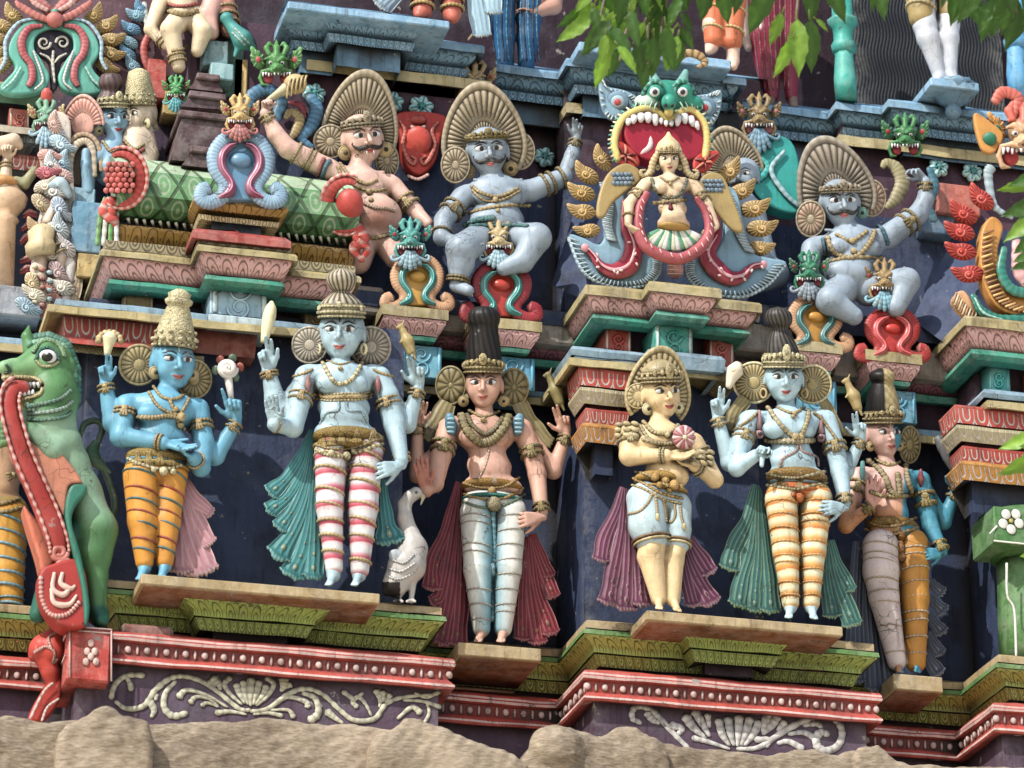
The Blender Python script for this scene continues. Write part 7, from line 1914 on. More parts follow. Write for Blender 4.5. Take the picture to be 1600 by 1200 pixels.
for x0, y0, x1, y1, r in ((350, 366, 344, 388, 14), (374, 352, 368, 380, 17), (405, 345, 402, 374, 19), (436, 342, 436, 376, 20), (466, 348, 470, 388, 18), (494, 362, 494, 382, 11), (516, 374, 516, 392, 12), (540, 374, 540, 392, 12), (570, 352, 566, 390, 18), (598, 346, 602, 380, 19), (626, 356, 638, 392, 18), (650, 378, 660, 408, 14)): mb.tube(cr([f.p(x0, y0, 60), f.p((x0 + x1) / 2, (y0 + y1) / 2, 68), f.p(x1, y1, 64)], 4), [r * f.u, r * .9 * f.u, r * .45 * f.u], WHITE, 9)
mb.tube(cr([f.p(400, 520, 40), f.p(445, 480, 46), f.p(440, 410, 40)], 5), np.array([14, 16, 6]) * f.u, lin('#d8b4ae'), 8); mb.build('teeth', mf, M_GLOSS)
mr = MB()
e = cr([(290, 540), (272, 470), (288, 395), (330, 332), (430, 296), (500, 325), (528, 345)], 8); e2 = cr([(528, 345), (570, 322), (625, 302), (692, 360), (712, 450), (702, 530)], 8)
for q in (e, e2):
 for n_, a in enumerate(q[::2]):
  d_ = np.array(a) - [490, 440]; d_ = d_ / np.hypot(*d_); mr.tube([f.p(*(a - d_ * 4), 56), f.p(*(a + d_ * 16), 44)], [7 * f.u, 4 * f.u], lin('#d8cfa0') if n_ % 2 else lin('#3f8f7a'), 6)
for g in (-1, 1):
 mr.tube(cr([f.p(528 + g * 20, 215, 100), f.p(528 + g * 60, 190, 104), f.p(528 + g * 105, 225, 80), f.p(528 + g * 120, 262, 60)], 6), np.array([8, 13, 11, 6]) * f.u, lin('#1f6a5a'), 8, .7, None, False, lin('#5fae98'), .1, 3)
 mr.ball(f.p(528 + g * 16, 300, 132), 9 * f.u, INK, None, 8, 6)
 for n_ in range(5): mr.tube(cr([f.p(528 + g * (50 + n_ * 22), 285 - n_ * 3, 78 - n_ * 7), f.p(528 + g * (60 + n_ * 22), 300, 80 - n_ * 7), f.p(528 + g * (62 + n_ * 22), 316, 72 - n_ * 7)], 4), 4 * f.u, lin('#9fcfb8'), 6)
mr.tube(cr([f.p(545, 130, 40), f.p(600, 70, 40), f.p(660, 75, 40), f.p(690, 110, 40), f.p(655, 130, 42)], 6), np.array([12, 20, 24, 18, 8]) * f.u, lin('#a8895a'), 9, .6, None, False, lin('#5a4426'), .1, 3)
mr.build('mask_ridges', mf)
for pts, cl in (([(275, 460), (330, 470), (385, 520), (395, 570), (330, 580), (295, 540)], 0), ([(755, 510), (690, 505), (640, 540), (640, 590), (690, 600), (730, 560)], 0)):
 o = slab2(f, 'flame_leaf', pts, 45, .016, lin('#b0342a'))
 c0 = np.mean(pts, 0); mb = MB()
 for i in range(0, len(pts)): a = np.array(pts[i]); mb.tube(cr([f.p(*(c0 * .85 + a * .15), 60), f.p(*((a + c0) / 2 + [4, -4]), 62), f.p(*(a * .92 + c0 * .08), 56)], 4), np.array([6, 7, 3]) * f.u, lin('#d8785c') if i % 2 else lin('#7a1c1c'), 6)
 mb.build('leaf_relief', o)
GC = lin('#b0925a')
def curl(f, x, y, R, ang, z, par, col=GC, g=1):
 """domed paisley leaf with radial grooves, a raised tip and a spiral boss"""
 mb = MB(); B = cbasis(0, 0, ang); c = f.p(x, y, z); U_ = R * f.u
 o = cr([(-.85, -.05), (-.55, .40), (0, .52), (.5, .46), (1.12, .52), (.98, .08), (.6, -.34), (.1, -.5), (-.5, -.42)], 6, True); n = len(o)
 V, C, F = [], [], []
 for sc_, h in ((1, -.14), (1, .02), (.9, .12), (.62, .2), (.3, .24), (.02, .25)):
  for k, (a, b) in enumerate(o):
   gr = k % 3 == 0 and .6 < sc_ < .95
   V.append(c + (B[0] * g * (a * sc_ + .05 * (1 - sc_)) + B[1] * b * sc_ + B[2] * (h - (.07 if gr else 0))) * U_); C.append(col * (.4 if gr else (1.15 if sc_ > .95 else .95)))
 for r in range(5):
  for k in range(n): l = (k + 1) % n; q = (r * n + k, r * n + l, (r + 1) * n + l, (r + 1) * n + k); F.append(q if g < 0 else q[::-1])
 mb.add(V, F, np.array(C))
 t = np.linspace(0, 1, 16)
 mb.tube(np.array([c + (B[0] * g * (.12 + .30 * (1 - .7 * k) * cos(7 * k + 2.6)) + B[1] * (.30 * (1 - .7 * k) * sin(7 * k + 2.6)) + B[2] * .24) * U_ for k in t]), np.array([.05, .09, .07, .05]) * U_, col * 1.3, 6)
 mb.ball(c + (B[0] * g * .14 + B[2] * .26) * U_, .10 * U_, col * 1.4, None, 8, 6)
 return mb.build('curl_leaf', par)
for x, y, R, a in ((232, 545, 66, 50), (165, 612, 70, 30), (145, 692, 70, 12), (148, 775, 68, 2), (172, 860, 62, -10)): curl(f, x, y, R, a, 0, f.root, GC, -1)
for x, y, R, a in ((795, 600, 74, -35), (850, 685, 72, -20), (905, 762, 76, -8), (935, 850, 76, 0), (930, 938, 66, 8)): curl(f, x, y, R, a, 0, f.root, GC, 1)
BF, BFE = lin('#7d9fb2'), lin('#a9bfc8')
fr = slab2(f, 'arch_frame', [(225, 650), (310, 650), (330, 800), (320, 900), (400, 960), (490, 985), (485, 1050), (420, 1105), (280, 1110), (150, 1045), (80, 890), (140, 895), (215, 925), (240, 850)], -12, .03, BF)
fr2 = slab2(f, 'arch_frame', [(770, 680), (830, 700), (860, 850), (900, 960), (970, 985), (1050, 1010), (970, 1100), (850, 1155), (690, 1130), (610, 1060), (610, 990), (700, 980), (770, 880)], -12, .03, BF)
CHN = lin('#8a1f34')
for par, mir, pts in ((fr, -1, [(330, 720), (335, 830), (370, 930), (350, 1010), (290, 1040), (230, 1020), (190, 970), (155, 935)]), (fr2, 1, [(740, 780), (745, 870), (700, 960), (740, 1030), (800, 1070), (860, 1060), (900, 1020), (950, 1010)])):
 mb = MB(); c = f.ps([(*q, 26) for q in cr(pts, 7)])
 mb.tube(c, np.array([10, 22, 44, 50, 40, 26, 16, 14]) * f.u, CHN, 10, .45)
 mb.ball(f.p(*pts[-1], 32), np.array([20, 20, 12]) * f.u, lin('#c98a92'), cbasis())
 mb.tube(c[8:-2] + np.array([0, -.026, 0]), np.array([3, 8, 10, 6, 3]) * f.u, lin('#cf9aa0'), 7, .5)
 for k in range(12, len(c) - 4, 4): mb.ball(c[k] + np.array([0, -.05, 0]) + RIGHT * (k % 3 - 1) * .03 - UP * .03, np.array([10, 6, 6]) * f.u, lin('#d3b9b6'), cbasis(0, 0, k * 30), 8, 6)
 mb.build('channel', par, M_GLOSS)
for par, edge in ((fr, [(80, 890), (150, 1045), (280, 1110), (420, 1105), (485, 1050), (490, 985)]), (fr2, [(1050, 1010), (970, 1100), (850, 1155), (690, 1130), (610, 1060), (610, 990)])):
 e = cr(edge, 14); n = len(e); ctr = np.mean(edge, 0) - [0, 60]; mb = MB()
 for i in range(0, n, 2): a = e[i]; b = a * .8 + ctr * .2; mb.tube([f.p(*a, 12), f.p(*b, 26)], [5 * f.u, 3 * f.u], BFE * (1 if i % 4 else .75), 5)
 mb.tube(f.ps([(*q, 8) for q in e]), 9 * f.u, BFE, 7, 1, None, False, BF * .6, .2); mb.build('fin_ridge', par)
for par, pts in ((fr, [(240, 650), (260, 740), (255, 830), (275, 900)]), (fr2, [(800, 700), (830, 800), (850, 880), (890, 950)])):
 e = cr(pts, 10); mb = MB()
 for i, a in enumerate(e): mb.tube([f.p(a[0] - 22, a[1] - 5, 22), f.p(a[0] + 20, a[1] + 5, 26)], 4.5 * f.u, BFE * (1 if i % 2 else .6), 5)
 mb.build('fin_ridge', par)
mb = MB(); mb.ball(f.p(557, 1035, 30), np.array([38, 40, 34]) * f.u, lin('#c08a84'), cbasis(), 16, 10)
for i in range(3): mb.tube(np.array([f.p(557 + 36 * cos(a), 1015 + i * 18, 32 + 30 * sin(a)) for a in np.linspace(.2, pi - .2, 10)]), 3 * f.u, lin('#d8b2a8'), 5)
mb.build('pendant', f.root)
f = Fig('winged_figure', 'small winged figure with cream hair holding a serpent, in front of the central monster mouth', 'statue', (555, 960), .42, (860, 60), .35)
f.skin = lin('#dcb795')
f.head((530, 548, 35), 106, yaw=4, pitch=0, fat=.98)
f.limb([(530, 590, 5), (530, 630, 0)], [22, 28], k=8)
torso(f, (440, 645, 0), (625, 650, 0), (530, 660, 0), (545, 760, 0), (550, 830, 0), 28, 84, 66, 76, belly=((550, 795, 30), (56, 42, 40)))
f.limb([(425, 655, 0), (352, 740, 15), (348, 825, 30)], [32, 26, 18]); f.hand(f.p(352, 838, 34), hold_dirs(.8, .6, .2), hold_dirs(.4, -.5, -.7), -1, 80, (30, 30, 30, 30), (40, 40, 40, 40), (40, 20), 3)
f.limb([(640, 660, 0), (700, 750, 15), (738, 835, 30)], [32, 26, 18]); f.hand(f.p(735, 850, 34), hold_dirs(-.8, .5, .2), hold_dirs(-.4, -.5, -.7), 1, 80, (30, 30, 30, 30), (40, 40, 40, 40), (40, 20), 3)
f.finish(); f.face(wide=1.05, tilak=REDLIP)
HC = lin('#c9b586')
mb = MB(); mb.lathe(f.hq(0, .35, -.22), f.hb[1], [(0, .5 * f.hU), (.15 * f.hU, .52 * f.hU), (.4 * f.hU, .42 * f.hU), (.62 * f.hU, .2 * f.hU), (.7 * f.hU, .12 * f.hU), (.85 * f.hU, .04 * f.hU)], HC, 26, 13, .03)
for g in (-1, 1): mb.tube(cr([f.hq(.4 * g, .4, -.1), f.hq(.62 * g, 0, -.12), f.hq(.75 * g, -.45, -.1), f.hq(1.05 * g, -.62, -.05), f.hq(1.15 * g, -.42, 0), f.hq(.95 * g, -.35, 0)], 6), np.array([.12, .16, .17, .14, .08, .03]) * f.hU, HC, 9, 1, None, False, HC * .6, .12)
mb.build('hair', f.root); f.diadem(.34, .2, .48, HC, peak=.14); f.earrings(CREAM, .1, -.25, 'disc', .46)
lines(f, 'necklace', [([(450, 625), (480, 690), (535, 715), (585, 690), (610, 630)], 9, lin('#6f7a6a')), ([(490, 620), (530, 640), (572, 620)], 7)], beads=[(530, 705, 13), (535, 650, 9)])
lines(f, 'chest_band', [([(455, 735), (530, 730), (610, 720)], 11), ([(535, 735), (538, 765)], [6, 14], lin('#8a2f44'))])
sd = SDF(PX * 1.5); sd.ell(f.p(550, 845, 2), np.array([76, 26, 50]) * f.u, lin('#a5823f'), .01, EYE3); f.cloth('belt', sd)
mb = MB()
for i in range(15):
 a = -1.05 + 2.1 * i / 14
 mb.tube([f.p(548 + 70 * sin(a), 850 + 10 * cos(a), 18), f.p(548 + 145 * sin(a), 850 + 95 * cos(a) * 1.0, 12)], [9 * f.u, 24 * f.u], (lin('#3f8f6a'), lin('#c9d0b0'), lin('#e0dcc8'))[i % 3], 7, .35)
mb.build('skirt', f.root)
armlets(f, [((425, 655, 0), (352, 740, 15), (.45, .65), 31, 7, 'a'), ((640, 660, 0), (700, 750, 15), (.45, .65), 31, 7, 'a'), ((352, 740, 15), (348, 825, 30), (.6,), 24, 7, 'p')], GOLD)
for g, pts, pan in ((-1, [(330, 560), (395, 590), (400, 640), (335, 690), (275, 740), (240, 800), (205, 790), (215, 700), (255, 605)], (318, 630)), (1, [(665, 640), (710, 600), (770, 620), (815, 720), (860, 855), (815, 860), (750, 790), (690, 710)], (722, 660))):
 w = slab2(f, 'wing', pts, -30, .018, lin('#9a8452'))
 mb = MB()
 for i in range(5):
  for j in range(3): mb.ball(f.p(pan[0] + (i - 2) * 18 + (j % 2) * 9, pan[1] - 22 + j * 20, -16), np.array([12, 12, 7]) * f.u, lin('#5f7484') * (1 + .3 * (i % 2)), cbasis(), 8, 6)
 mb.build('wing_scales', w)
mb = MB(); SN = lin('#a04a52')
sp = f.ps([(*q, 30) for q in cr([(430, 690), (398, 760), (395, 860), (440, 940), (560, 985), (650, 950), (705, 880), (700, 790), (650, 710)], 8)])
mb.tube(sp, np.array([18, 22, 25, 27, 27, 27, 25, 21, 14]) * f.u, SN, 12)
for i in range(6, len(sp) - 6, 3): mb.tube([sp[i] + np.array([0, -.034, .02]), sp[i] + np.array([.01, -.04, -.01])], 3.5 * f.u, lin('#d8a29a'), 5)
mb.build('serpent', f.root)
# ================================================= sunlit corner of the tower at the upper left
sweep('corner_pier', T, path_of(300, [(-200, -.9, -1.0), (60, -.9, -1.0), (130, -.9, -.55), (300, -.9, -.55)]), [(-120, 0), (150, 0), (300, 0), (480, 0)], [lin('#5a3f48'), lin('#4a3c50'), lin('#37405a')], M_WALL, .3, (100, -.8))
f = Fig('mask_ornament', 'large teal horseshoe ornament with gold flames and a red shell in the upper left corner', 'ornament', (80, 140), -.45, (0, 0), .41667, 'monster-mask ornaments')
TQ2, RD2, GF = lin('#5fa896'), lin('#b0565a'), lin('#b59a62')
o = slab2(f, 'panel', [(130, 130), (200, 115), (270, 140), (270, 210), (230, 240), (215, 330), (190, 330), (180, 240), (130, 200)], -10, .02, lin('#2a2430'))
relief(f, o, 'scroll_relief', [(spiral(165, 160, 26, 0, 1.3)[0], [6, 5, 3], lin('#c3bfae'), 12), (spiral(235, 160, 26, pi, 1.3, 1)[0], [6, 5, 3], lin('#c3bfae'), 12), ([(200, 190), (198, 240), (205, 310)], [5, 7, 4], lin('#c3bfae'), 12), ([(150, 200), (180, 215), (195, 235)], [4, 6, 3], lin('#c3bfae'), 12), ([(250, 200), (222, 215), (205, 235)], [4, 6, 3], lin('#c3bfae'), 12)])
pl_ = slab2(f, 'arch_plate', [(200, 62), (290, 78), (355, 140), (372, 205), (345, 262), (402, 335), (350, 362), (250, 350), (215, 300), (243, 235), (272, 190), (262, 140), (200, 114), (138, 140), (128, 190), (157, 235), (185, 300), (150, 350), (50, 362), (-2, 335), (55, 262), (28, 205), (45, 140), (110, 78)], -4, .035, lin('#5fa896'))
for g in (-1, 1):
 X = lambda pts: [(200 + g * x, y) for x, y in pts]
 relief(f, pl_, 'arch_relief', [(X([(75, 190), (62, 225), (48, 262), (40, 305), (70, 335)]), [4, 5, 5, 5, 4], lin('#cfd8c8'), 26), (X([(120, 250), (150, 300), (190, 335)]), [4, 6, 4], lin('#9fd0c0'), 26), (X([(40, 95), (90, 105), (118, 150), (112, 200), (85, 240), (78, 290), (92, 322)]), [8, 14, 17, 16, 14, 16, 12], RD2, 24), (X([(60, 68), (130, 85), (178, 150), (180, 220), (200, 262)]), [5, 7, 8, 8, 6], lin('#9fbccb'), 20)])
 for i, (x, y) in enumerate(((148, 62), (195, 98), (215, 150), (212, 202), (192, 245))): curl(f, 200 + g * x, y, 52, -g * (40 - i * 20), -20, f.root, GF, g)
 relief(f, f.root, 'red_shell', [(X([(0, 60), (40, 20), (110, -30)]), [20, 26, 20], lin('#b8605a'), 20), (X([(0, 80), (60, 60), (120, 25), (140, 5)]), [14, 18, 16, 8], lin('#c9786e'), 26), (X([(20, 40), (70, 10), (90, -40)]), [10, 14, 8], lin('#d8a298'), 34)])
mb = MB(); mb.ball(f.p(205, 75, 35), np.array([34, 34, 24]) * f.u, lin('#b8605a'), cbasis()); mb.ball(f.p(205, 45, 44), np.array([14, 14, 10]) * f.u, TQ2, cbasis()); mb.build('boss', f.root)
p = path_of(150, [(-100, -.5, -.5), (85, -.5, -.5), (85, -.5, -1.1)])
sweep('green_cornice', T, p, [(132, -.3), (134, 0), (146, 0), (150, -.04), (164, -.08), (166, -.2)], [lin('#a39468'), lin('#7fa58a'), lin('#6f9a80'), lin('#5f8a70'), TEALG], M_WALL, .2, (40, -.5))
pil(15, 46, 168, 203, -.55, lin('#a8503e'), lin('#c3b49a'))
sweep('shrine_wall', T, path_of(190, [(-60, -.7, -.72), (80, -.7, -.72)]), [(160, 0), (215, 0)], MAROON, M_WALL, .2, (40, -.72))
p2 = path_of(215, [(-100, -.45, -.42), (74, -.45, -.42), (74, -.45, -1.1)])
sweep('sill_edge', T, p2, [(198, -.3), (200, 0), (209, 0), (210, -.03)], [lin('#a59c88')] * 3, M_WALL, .2, (40, -.42))
sweep('grey_cornice', T, p2, [(210, -.04), (222, -.04), (230, -.08), (246, -.10), (248, -.2)], [lin('#8f9aa0'), lin('#6f7a84'), lin('#5f5f58'), lin('#5f5f58')], M_TEETH, .06, (40, -.42))
sweep('red_petal_cornice', T, path_of(250, [(15, -.5, -.5), (66, -.5, -.5), (66, -.5, -.9)]), [(240, 0), (264, -.02)], REDC * .7, M_PETAL, .09, (20, -.5))
mb = MB(); mb.lathe(P(4, 445, -.45), [0, 0, 1], [(0, .07), (.42, .06), (.44, .08), (.47, .06), (.50, .08), (.54, .11), (.60, .125), (.64, .09), (.66, .09)], lin('#c9a884'), 12)
pl = empty('stone_pillar', tuple(P(4, 445, -.45)), 'cream and orange pillar with a flared capital at the left edge', 'pillar'); mb.build('shaft', pl)
mb = MB(); mb.lathe(P(4, 300, -.45), [0, 0, 1], [(0, .07), (.02, .11), (.05, .12), (.08, .09)], lin('#b5803f'), 12); mb.build('capital', pl)
f = Fig('red_flame_ornament', 'red fringed flame ornament on the dark wall beside the cream pillar', 'ornament', (45, 430), -.5, (0, 0), .41667)
for pts in ([(140, 810), (110, 800), (85, 815)], [(145, 850), (110, 845), (80, 865)], [(140, 890), (100, 890), (75, 915)], [(150, 960), (110, 970), (75, 985)], [(130, 1010), (100, 1010), (75, 1025)]): relief(f, f.root, 'flame_leaf', [(pts, [8, 18, 6], lin('#b0444c'), 8), ([(a, b - 10) for a, b in pts], [4, 8, 3], lin('#cf8f8a'), 16)])
f = Fig('deity_statue', 'pale sunlit hand and arm resting on the pillar at the left edge', 'statue', (10, 290), -.4, (0, 0), .41667)
f.skin = lin('#d3b79c'); f.limb([(20, 700, 0), (25, 610, 5)], [26, 20]); f.hand(f.p(25, 600, 5), hold_dirs(.1, -1, .2), -FWD, 1, 90, (50, 50, 60, 60), (50, 50, 60, 60)); f.limb([(-40, 560, 10), (50, 530, 10), (70, 545, 10)], [40, 30, 18]); f.limb([(130, 640, 0), (90, 690, 0), (60, 680, 0)], [18, 22, 20], lin('#8a8a68')); f.finish(); armlets(f, [((20, 700, 0), (25, 610, 5), (.8, .95), 22, 5, 'p')])
def small_head(label, c, U, yaw, skin, crown, body, base):
 f = Fig('deity_statue', label, 'statue', base, -.35, (0, 0), .41667, 'sunlit statues at the upper left')
 f.skin = lin(skin); f.head(c, U, yaw=yaw, pitch=0, fat=.95); f.limb([(c[0] - 8, c[1] + U * .4, 10), (c[0], c[1] + U * .8, 0)], [U * .24, U * .3])
 for b in body: f.limb(*b)
 f.finish(); f.face(wide=1.1)
 return f
f = small_head('blue-faced crowned statue with tall bun at the upper left, beside the pale one', (438, 452, 24), 128, 20, '#7fa3b8', None, [([(420, 560, 0), (410, 640, 0)], [50, 60]), ([(400, 570, 10), (330, 620, 30), (330, 720, 40)], [36, 30, 24]), ([(330, 720, 40), (320, 620, 60), (322, 570, 60)], [24, 18, 16])], (430, 700))
f.bun([(0, .42), (.3, .38), (.5, .26), (.7, .34), (.95, .25), (1, .06)], lin('#4a3a3a'), n=12, base=(-.1, .35, -.3)); f.diadem(.36, .3, .48, CREAM, peak=.15); f.earrings(CREAM, .12, -.3, 'disc', .48)
f.hand(f.p(322, 570, 60), hold_dirs(.05, -1, .2), -FWD, 1, 90, skin=lin('#c3cdd0'))
lines(f, 'necklace', [([(385, 530), (420, 570), (470, 540)], 8)])
f = small_head('pale crowned statue in profile at the upper left, right of the blue-faced one', (500, 440, 22), 122, -42, '#d8bfa8', None, [([(510, 530, 0), (520, 640, 0)], [60, 70]), ([(540, 500, 5), (560, 580, 10), (550, 640, 20)], [40, 36, 30])], (520, 700))
f.tall_crown([(0, .46), (.2, .48), (.5, .42), (.8, .34), (1.0, .30), (1.1, .1)], CREAM, GOLDD, 0, (0, .36, -.22)); f.earrings(CREAM, .14, -.2, 'disc', .46)
f.tails('mantle', [([(525, 280), (550, 380), (570, 480)], [14, 22, 24], lin('#b5ab84'), lin('#d3caa4'), None)], z=-10)
lines(f, 'collar', [([(460, 540), (500, 580), (540, 560)], 10, lin('#a03a3a')), ([(465, 525), (505, 560), (540, 540)], 8)])
f = Fig('niche_ornament', 'cream arched niche ornament with a fluted pink crest at the left', 'ornament', (120, 290), -.3, (0, 0), .41667)
f.fan_plate((310, 470, 0), 92, lin('#cf9f90'), lin('#b0685c'), 16, 0, 180, .2, 5, inner=.5, name='crest', tilt=(-20, 0, 0))
relief(f, f.root, 'arch', [([(265, 690), (262, 600), (285, 545), (320, 530), (345, 560), (352, 660)], [14, 16, 16, 16, 16, 14], lin('#d0bda0'), 25), ([(245, 690), (240, 590), (275, 520), (325, 505), (368, 545), (380, 640)], 11, lin('#c0a584'), 15)])
slab2(f, 'niche_back', [(262, 690), (260, 590), (290, 545), (330, 540), (350, 590), (355, 690)], -12, .015, lin('#7d6a4e'))
f = ornament('green monster head with a red comb at the left, facing the pink crest', 72, 182, 22, -.3, (lin('#6f9a80'), lin('#c3b080'), lin('#b05a60'), lin('#8fb0c0')), None, 1.3)
mb = MB(); mb.ball(P(73, 152, -.25), np.array([10, 16, 8]) * PX, lin('#b0443c'), cbasis()); mb.build('comb', f.root)
f = Fig('draped_statue', 'pale sunlit statue with blue and pink drapery at the left, above the dragon', 'statue', (80, 480), -.25, (0, 0), .41667, 'sunlit statues at the upper left')
f.skin = lin('#d3bba8')
f.limb([(150, 960, 0), (170, 880, 5), (175, 800, 0), (165, 790, 0)], [18, 17, 14, 11]); f.limb([(165, 1160, 0), (150, 1040, 10), (160, 960, 0)], [30, 28, 22]); f.ell((140, 1010, 10), (28, 30, 24)); f.limb([(200, 900, 10), (230, 960, 20), (215, 1060, 20)], [17, 18, 14]); f.limb([(180, 830, 20), (210, 760, 20), (240, 690, 30)], [19, 20, 16]); f.limb([(250, 880, 0), (262, 1000, 0), (240, 1150, 0)], [20, 26, 24], lin('#c9c3c0'))
f.finish(); armlets(f, [((150, 960, 0), (170, 880, 5), (.3, .7), 30, 6, 'p'), ((200, 900, 10), (230, 960, 20), (.5, .9), 31, 6, 'p')])
slab2(f, 'relief_ground', [(215, 430), (260, 470), (262, 620), (280, 760), (285, 1000), (270, 1160), (120, 1170), (130, 900), (165, 720), (150, 560), (175, 450)], -30, .06, lin('#d3c3b4'))
for i, (x, y, R, a, cl) in enumerate(((215, 500, 34, 60, '#c9d0cc'), (225, 540, 34, 40, '#a9c3cf'), (205, 470, 30, 70, '#d8b0a4'), (185, 590, 34, 20, '#cf9a90'), (195, 625, 32, 60, '#c9d3d6'), (172, 650, 30, 10, '#b5606a'), (235, 620, 32, 80, '#9fbccb'), (165, 700, 30, -20, '#d8c4b0'), (240, 660, 30, 30, '#c9a8a0'), (150, 760, 30, 50, '#c0b090'), (205, 720, 36, 10, '#d3d0c8'), (222, 780, 34, 70, '#a9b8c9'), (140, 860, 30, 30, '#c3a47c'), (190, 860, 30, -30, '#d8cfc0'), (225, 860, 34, 60, '#b5c3c9'), (150, 920, 28, 20, '#b58a6a'), (245, 930, 34, 40, '#d3c8c8'), (120, 1060, 30, 70, '#c9b48a'), (205, 960, 32, 0, '#c9c0b4'), (215, 1020, 34, 60, '#b9a0a0'), (130, 1110, 32, 20, '#d8c8b0'), (180, 1090, 34, 60, '#c98f80'), (235, 1080, 34, 10, '#d3cabc'), (95, 1150, 34, 40, '#8fa8b4'), (150, 1150, 30, 70, '#c3645c'))): curl(f, x, y, R * 1.6, a, 22 + (i % 3) * 10, f.root, lin(cl), 1 if i % 2 else -1)
BLT = lin('#8fb3c3')
f.tails('drapery', [([(190, 560), (200, 640), (190, 700)], [14, 22, 28], BLT, lin('#c3d0d3'), None), ([(215, 570), (225, 640), (230, 700)], [14, 22, 26], lin('#a9bcc4'), lin('#d3d8d6'), None), ([(180, 640), (175, 700), (180, 760)], [16, 26, 30], lin('#c58f8a'), lin('#d8bcb4'), None), ([(235, 740), (240, 860), (230, 960)], [20, 26, 30], lin('#c9cdd0'), lin('#8f7a90'), None), ([(260, 800), (270, 920), (262, 1040)], [20, 26, 30], lin('#d3cfc8'), lin('#a08a8a'), None), ([(280, 960), (285, 1040), (270, 1120)], [18, 24, 28], lin('#b9a58a'), lin('#d3c0a0'), None)], z=10)
mb = MB(); mb.tube(cr([f.p(180, 700, 30), f.p(225, 690, 40), f.p(262, 740, 36)], 5), np.array([20, 30, 14]) * f.u, lin('#9fb6c0'), 9); mb.lathe(f.p(155, 960, 20), [0, 0, 1], [(0, .09), (.06, .1), (.10, .08), (.16, .09), (.2, .05)], lin('#c0ad84'), 16, 8, .05)
for i in range(14): mb.ball(f.p(130 + (i % 3) * 28, 1000 + i * 11, 42), np.array([13, 9, 9]) * f.u, (CREAM, lin('#a8685c'), lin('#8fa5a8'))[i % 3], None, 7, 5)
mb.build('ornaments', f.root)
slab_block('blue_block', T, 114, 162, 312, 392, -.7, -.2, lin('#5f8ea8')); slab_block('blue_block', T, 104, 150, 290, 318, -.7, -.25, lin('#86afc0'))
slab_block('gold_block', T, 122, 158, 394, 432, -.6, -.2, lin('#b59a58')); slab_block('sill_block', T, -40, 66, 440, 486, -.6, -.18, lin('#8a9098'))
f = Fig('tassel_ornament', 'green and white striped hanging tassel under the left red shell', 'ornament', (165, 380), .1, (0, 0), .41667)
for x, e, cl in ((395, 372, '#6fa05a'), (415, 395, '#d3d6c0'), (430, 420, '#5f9a50'), (440, 445, '#dfe0d0')): relief(f, f.root, 'tassel_strand', [([(x, 740), ((x + e) / 2 - 6, 800), (e - 8, 920)], [7, 11, 9], lin(cl), 10)])
fin = empty('stepped_finial', tuple(P(320, 250, -.3)), 'dark maroon stepped pyramid finial behind the green roof', 'finial')
MD = lin('#4a3336')
for a, b, y0, y1, d in ((272, 368, 176, 250, -.02), (288, 362, 146, 166, -.12), (300, 352, 118, 138, -.2), (290, 345, 232, 258, .06)):
 mb = MB(); v = [P(a - 6, y1, d), P(b - 3, y1 + 6, d), P(b - 14, y0 + 6, d), P(a + 14, y0, d)]; bk = [np.array([q[0], q[1] + .6, q[2]]) for q in v]
 mb.add(v + bk, [(0, 1, 2, 3), (1, 5, 6, 2), (4, 0, 3, 7), (3, 2, 6, 7), (0, 4, 5, 1)], MD, None, False)
 tp = P(a + 8, y0 - 6, d + .03); tq = P(b - 8, y0 + 3, d + .03); mb.box((tp[0], tp[1], tp[2] - .045), (tq[0], tp[1] + .6, tp[2]), MD * 1.25, .008); mb.build('step', fin, M_WALL)
slab_block('grey_block', T, 318, 358, 60, 100, -.8, -.3, lin('#6f8f94')); slab_block('grey_block', T, 330, 366, 96, 122, -.8, -.25, lin('#7fa5a8'))
for a, b, y0, y1, c in ((232, 262, 90, 152, '#a83a30'), (352, 382, 60, 150, '#3f6a5a'), (366, 388, 90, 160, '#c0a060'), (256, 288, 140, 178, '#b59a58')): slab_block('post', T, a, b, y0, y1, -.8, -.4, lin(c))
f = Fig('dancing_statue', 'sunlit cream statue with bent legs at the top left, on the ledge', 'statue', (290, 120), -.35, (0, 0), .41667, 'sunlit statues at the upper left')
f.skin = lin('#d9bd9c')
f.limb([(680, -60, 0), (690, 60, 10)], [70, 54]); f.limb([(690, 60, 10), (640, 110, 60)], [52, 40]); f.limb([(640, 110, 60), (670, 250, 40)], [38, 26]); f.limb([(720, 60, 10), (760, 120, 50), (740, 190, 40)], [48, 38, 26]); f.limb([(600, 20, 0), (565, 110, 10)], [34, 26]); f.limb([(565, 110, 10), (620, 170, 30)], [25, 18]); f.limb([(820, -60, 0), (780, 60, 20), (790, 120, 30)], [46, 42, 34], lin('#cf9f92')); f.limb([(840, 20, 0), (860, 110, 10)], [44, 36], lin('#c98a72'))
f.hand(f.p(620, 172, 30), hold_dirs(1, .3, .2), hold_dirs(0, -1, .3), 1, 60)
f.finish()
lines(f, 'belt', [([(625, 40), (680, 55), (740, 40)], 14), ([(630, 15), (680, 25), (740, 15)], 9, lin('#b0443c')), ([(645, 190), (680, 185), (710, 170)], 8)])
armlets(f, [((640, 110, 60), (670, 250, 40), (.7, .85), 32, 6, 'p'), ((565, 110, 10), (620, 170, 30), (.7, .9), 22, 5, 'p'), ((840, 20, 0), (860, 110, 10), (.2, .5, .8), 46, 7, 'p')])
f = Fig('fish_ornament', 'teal fish-shaped ornament at the top left beside the dark finial', 'ornament', (375, 75), -.25, (0, 0), .41667)
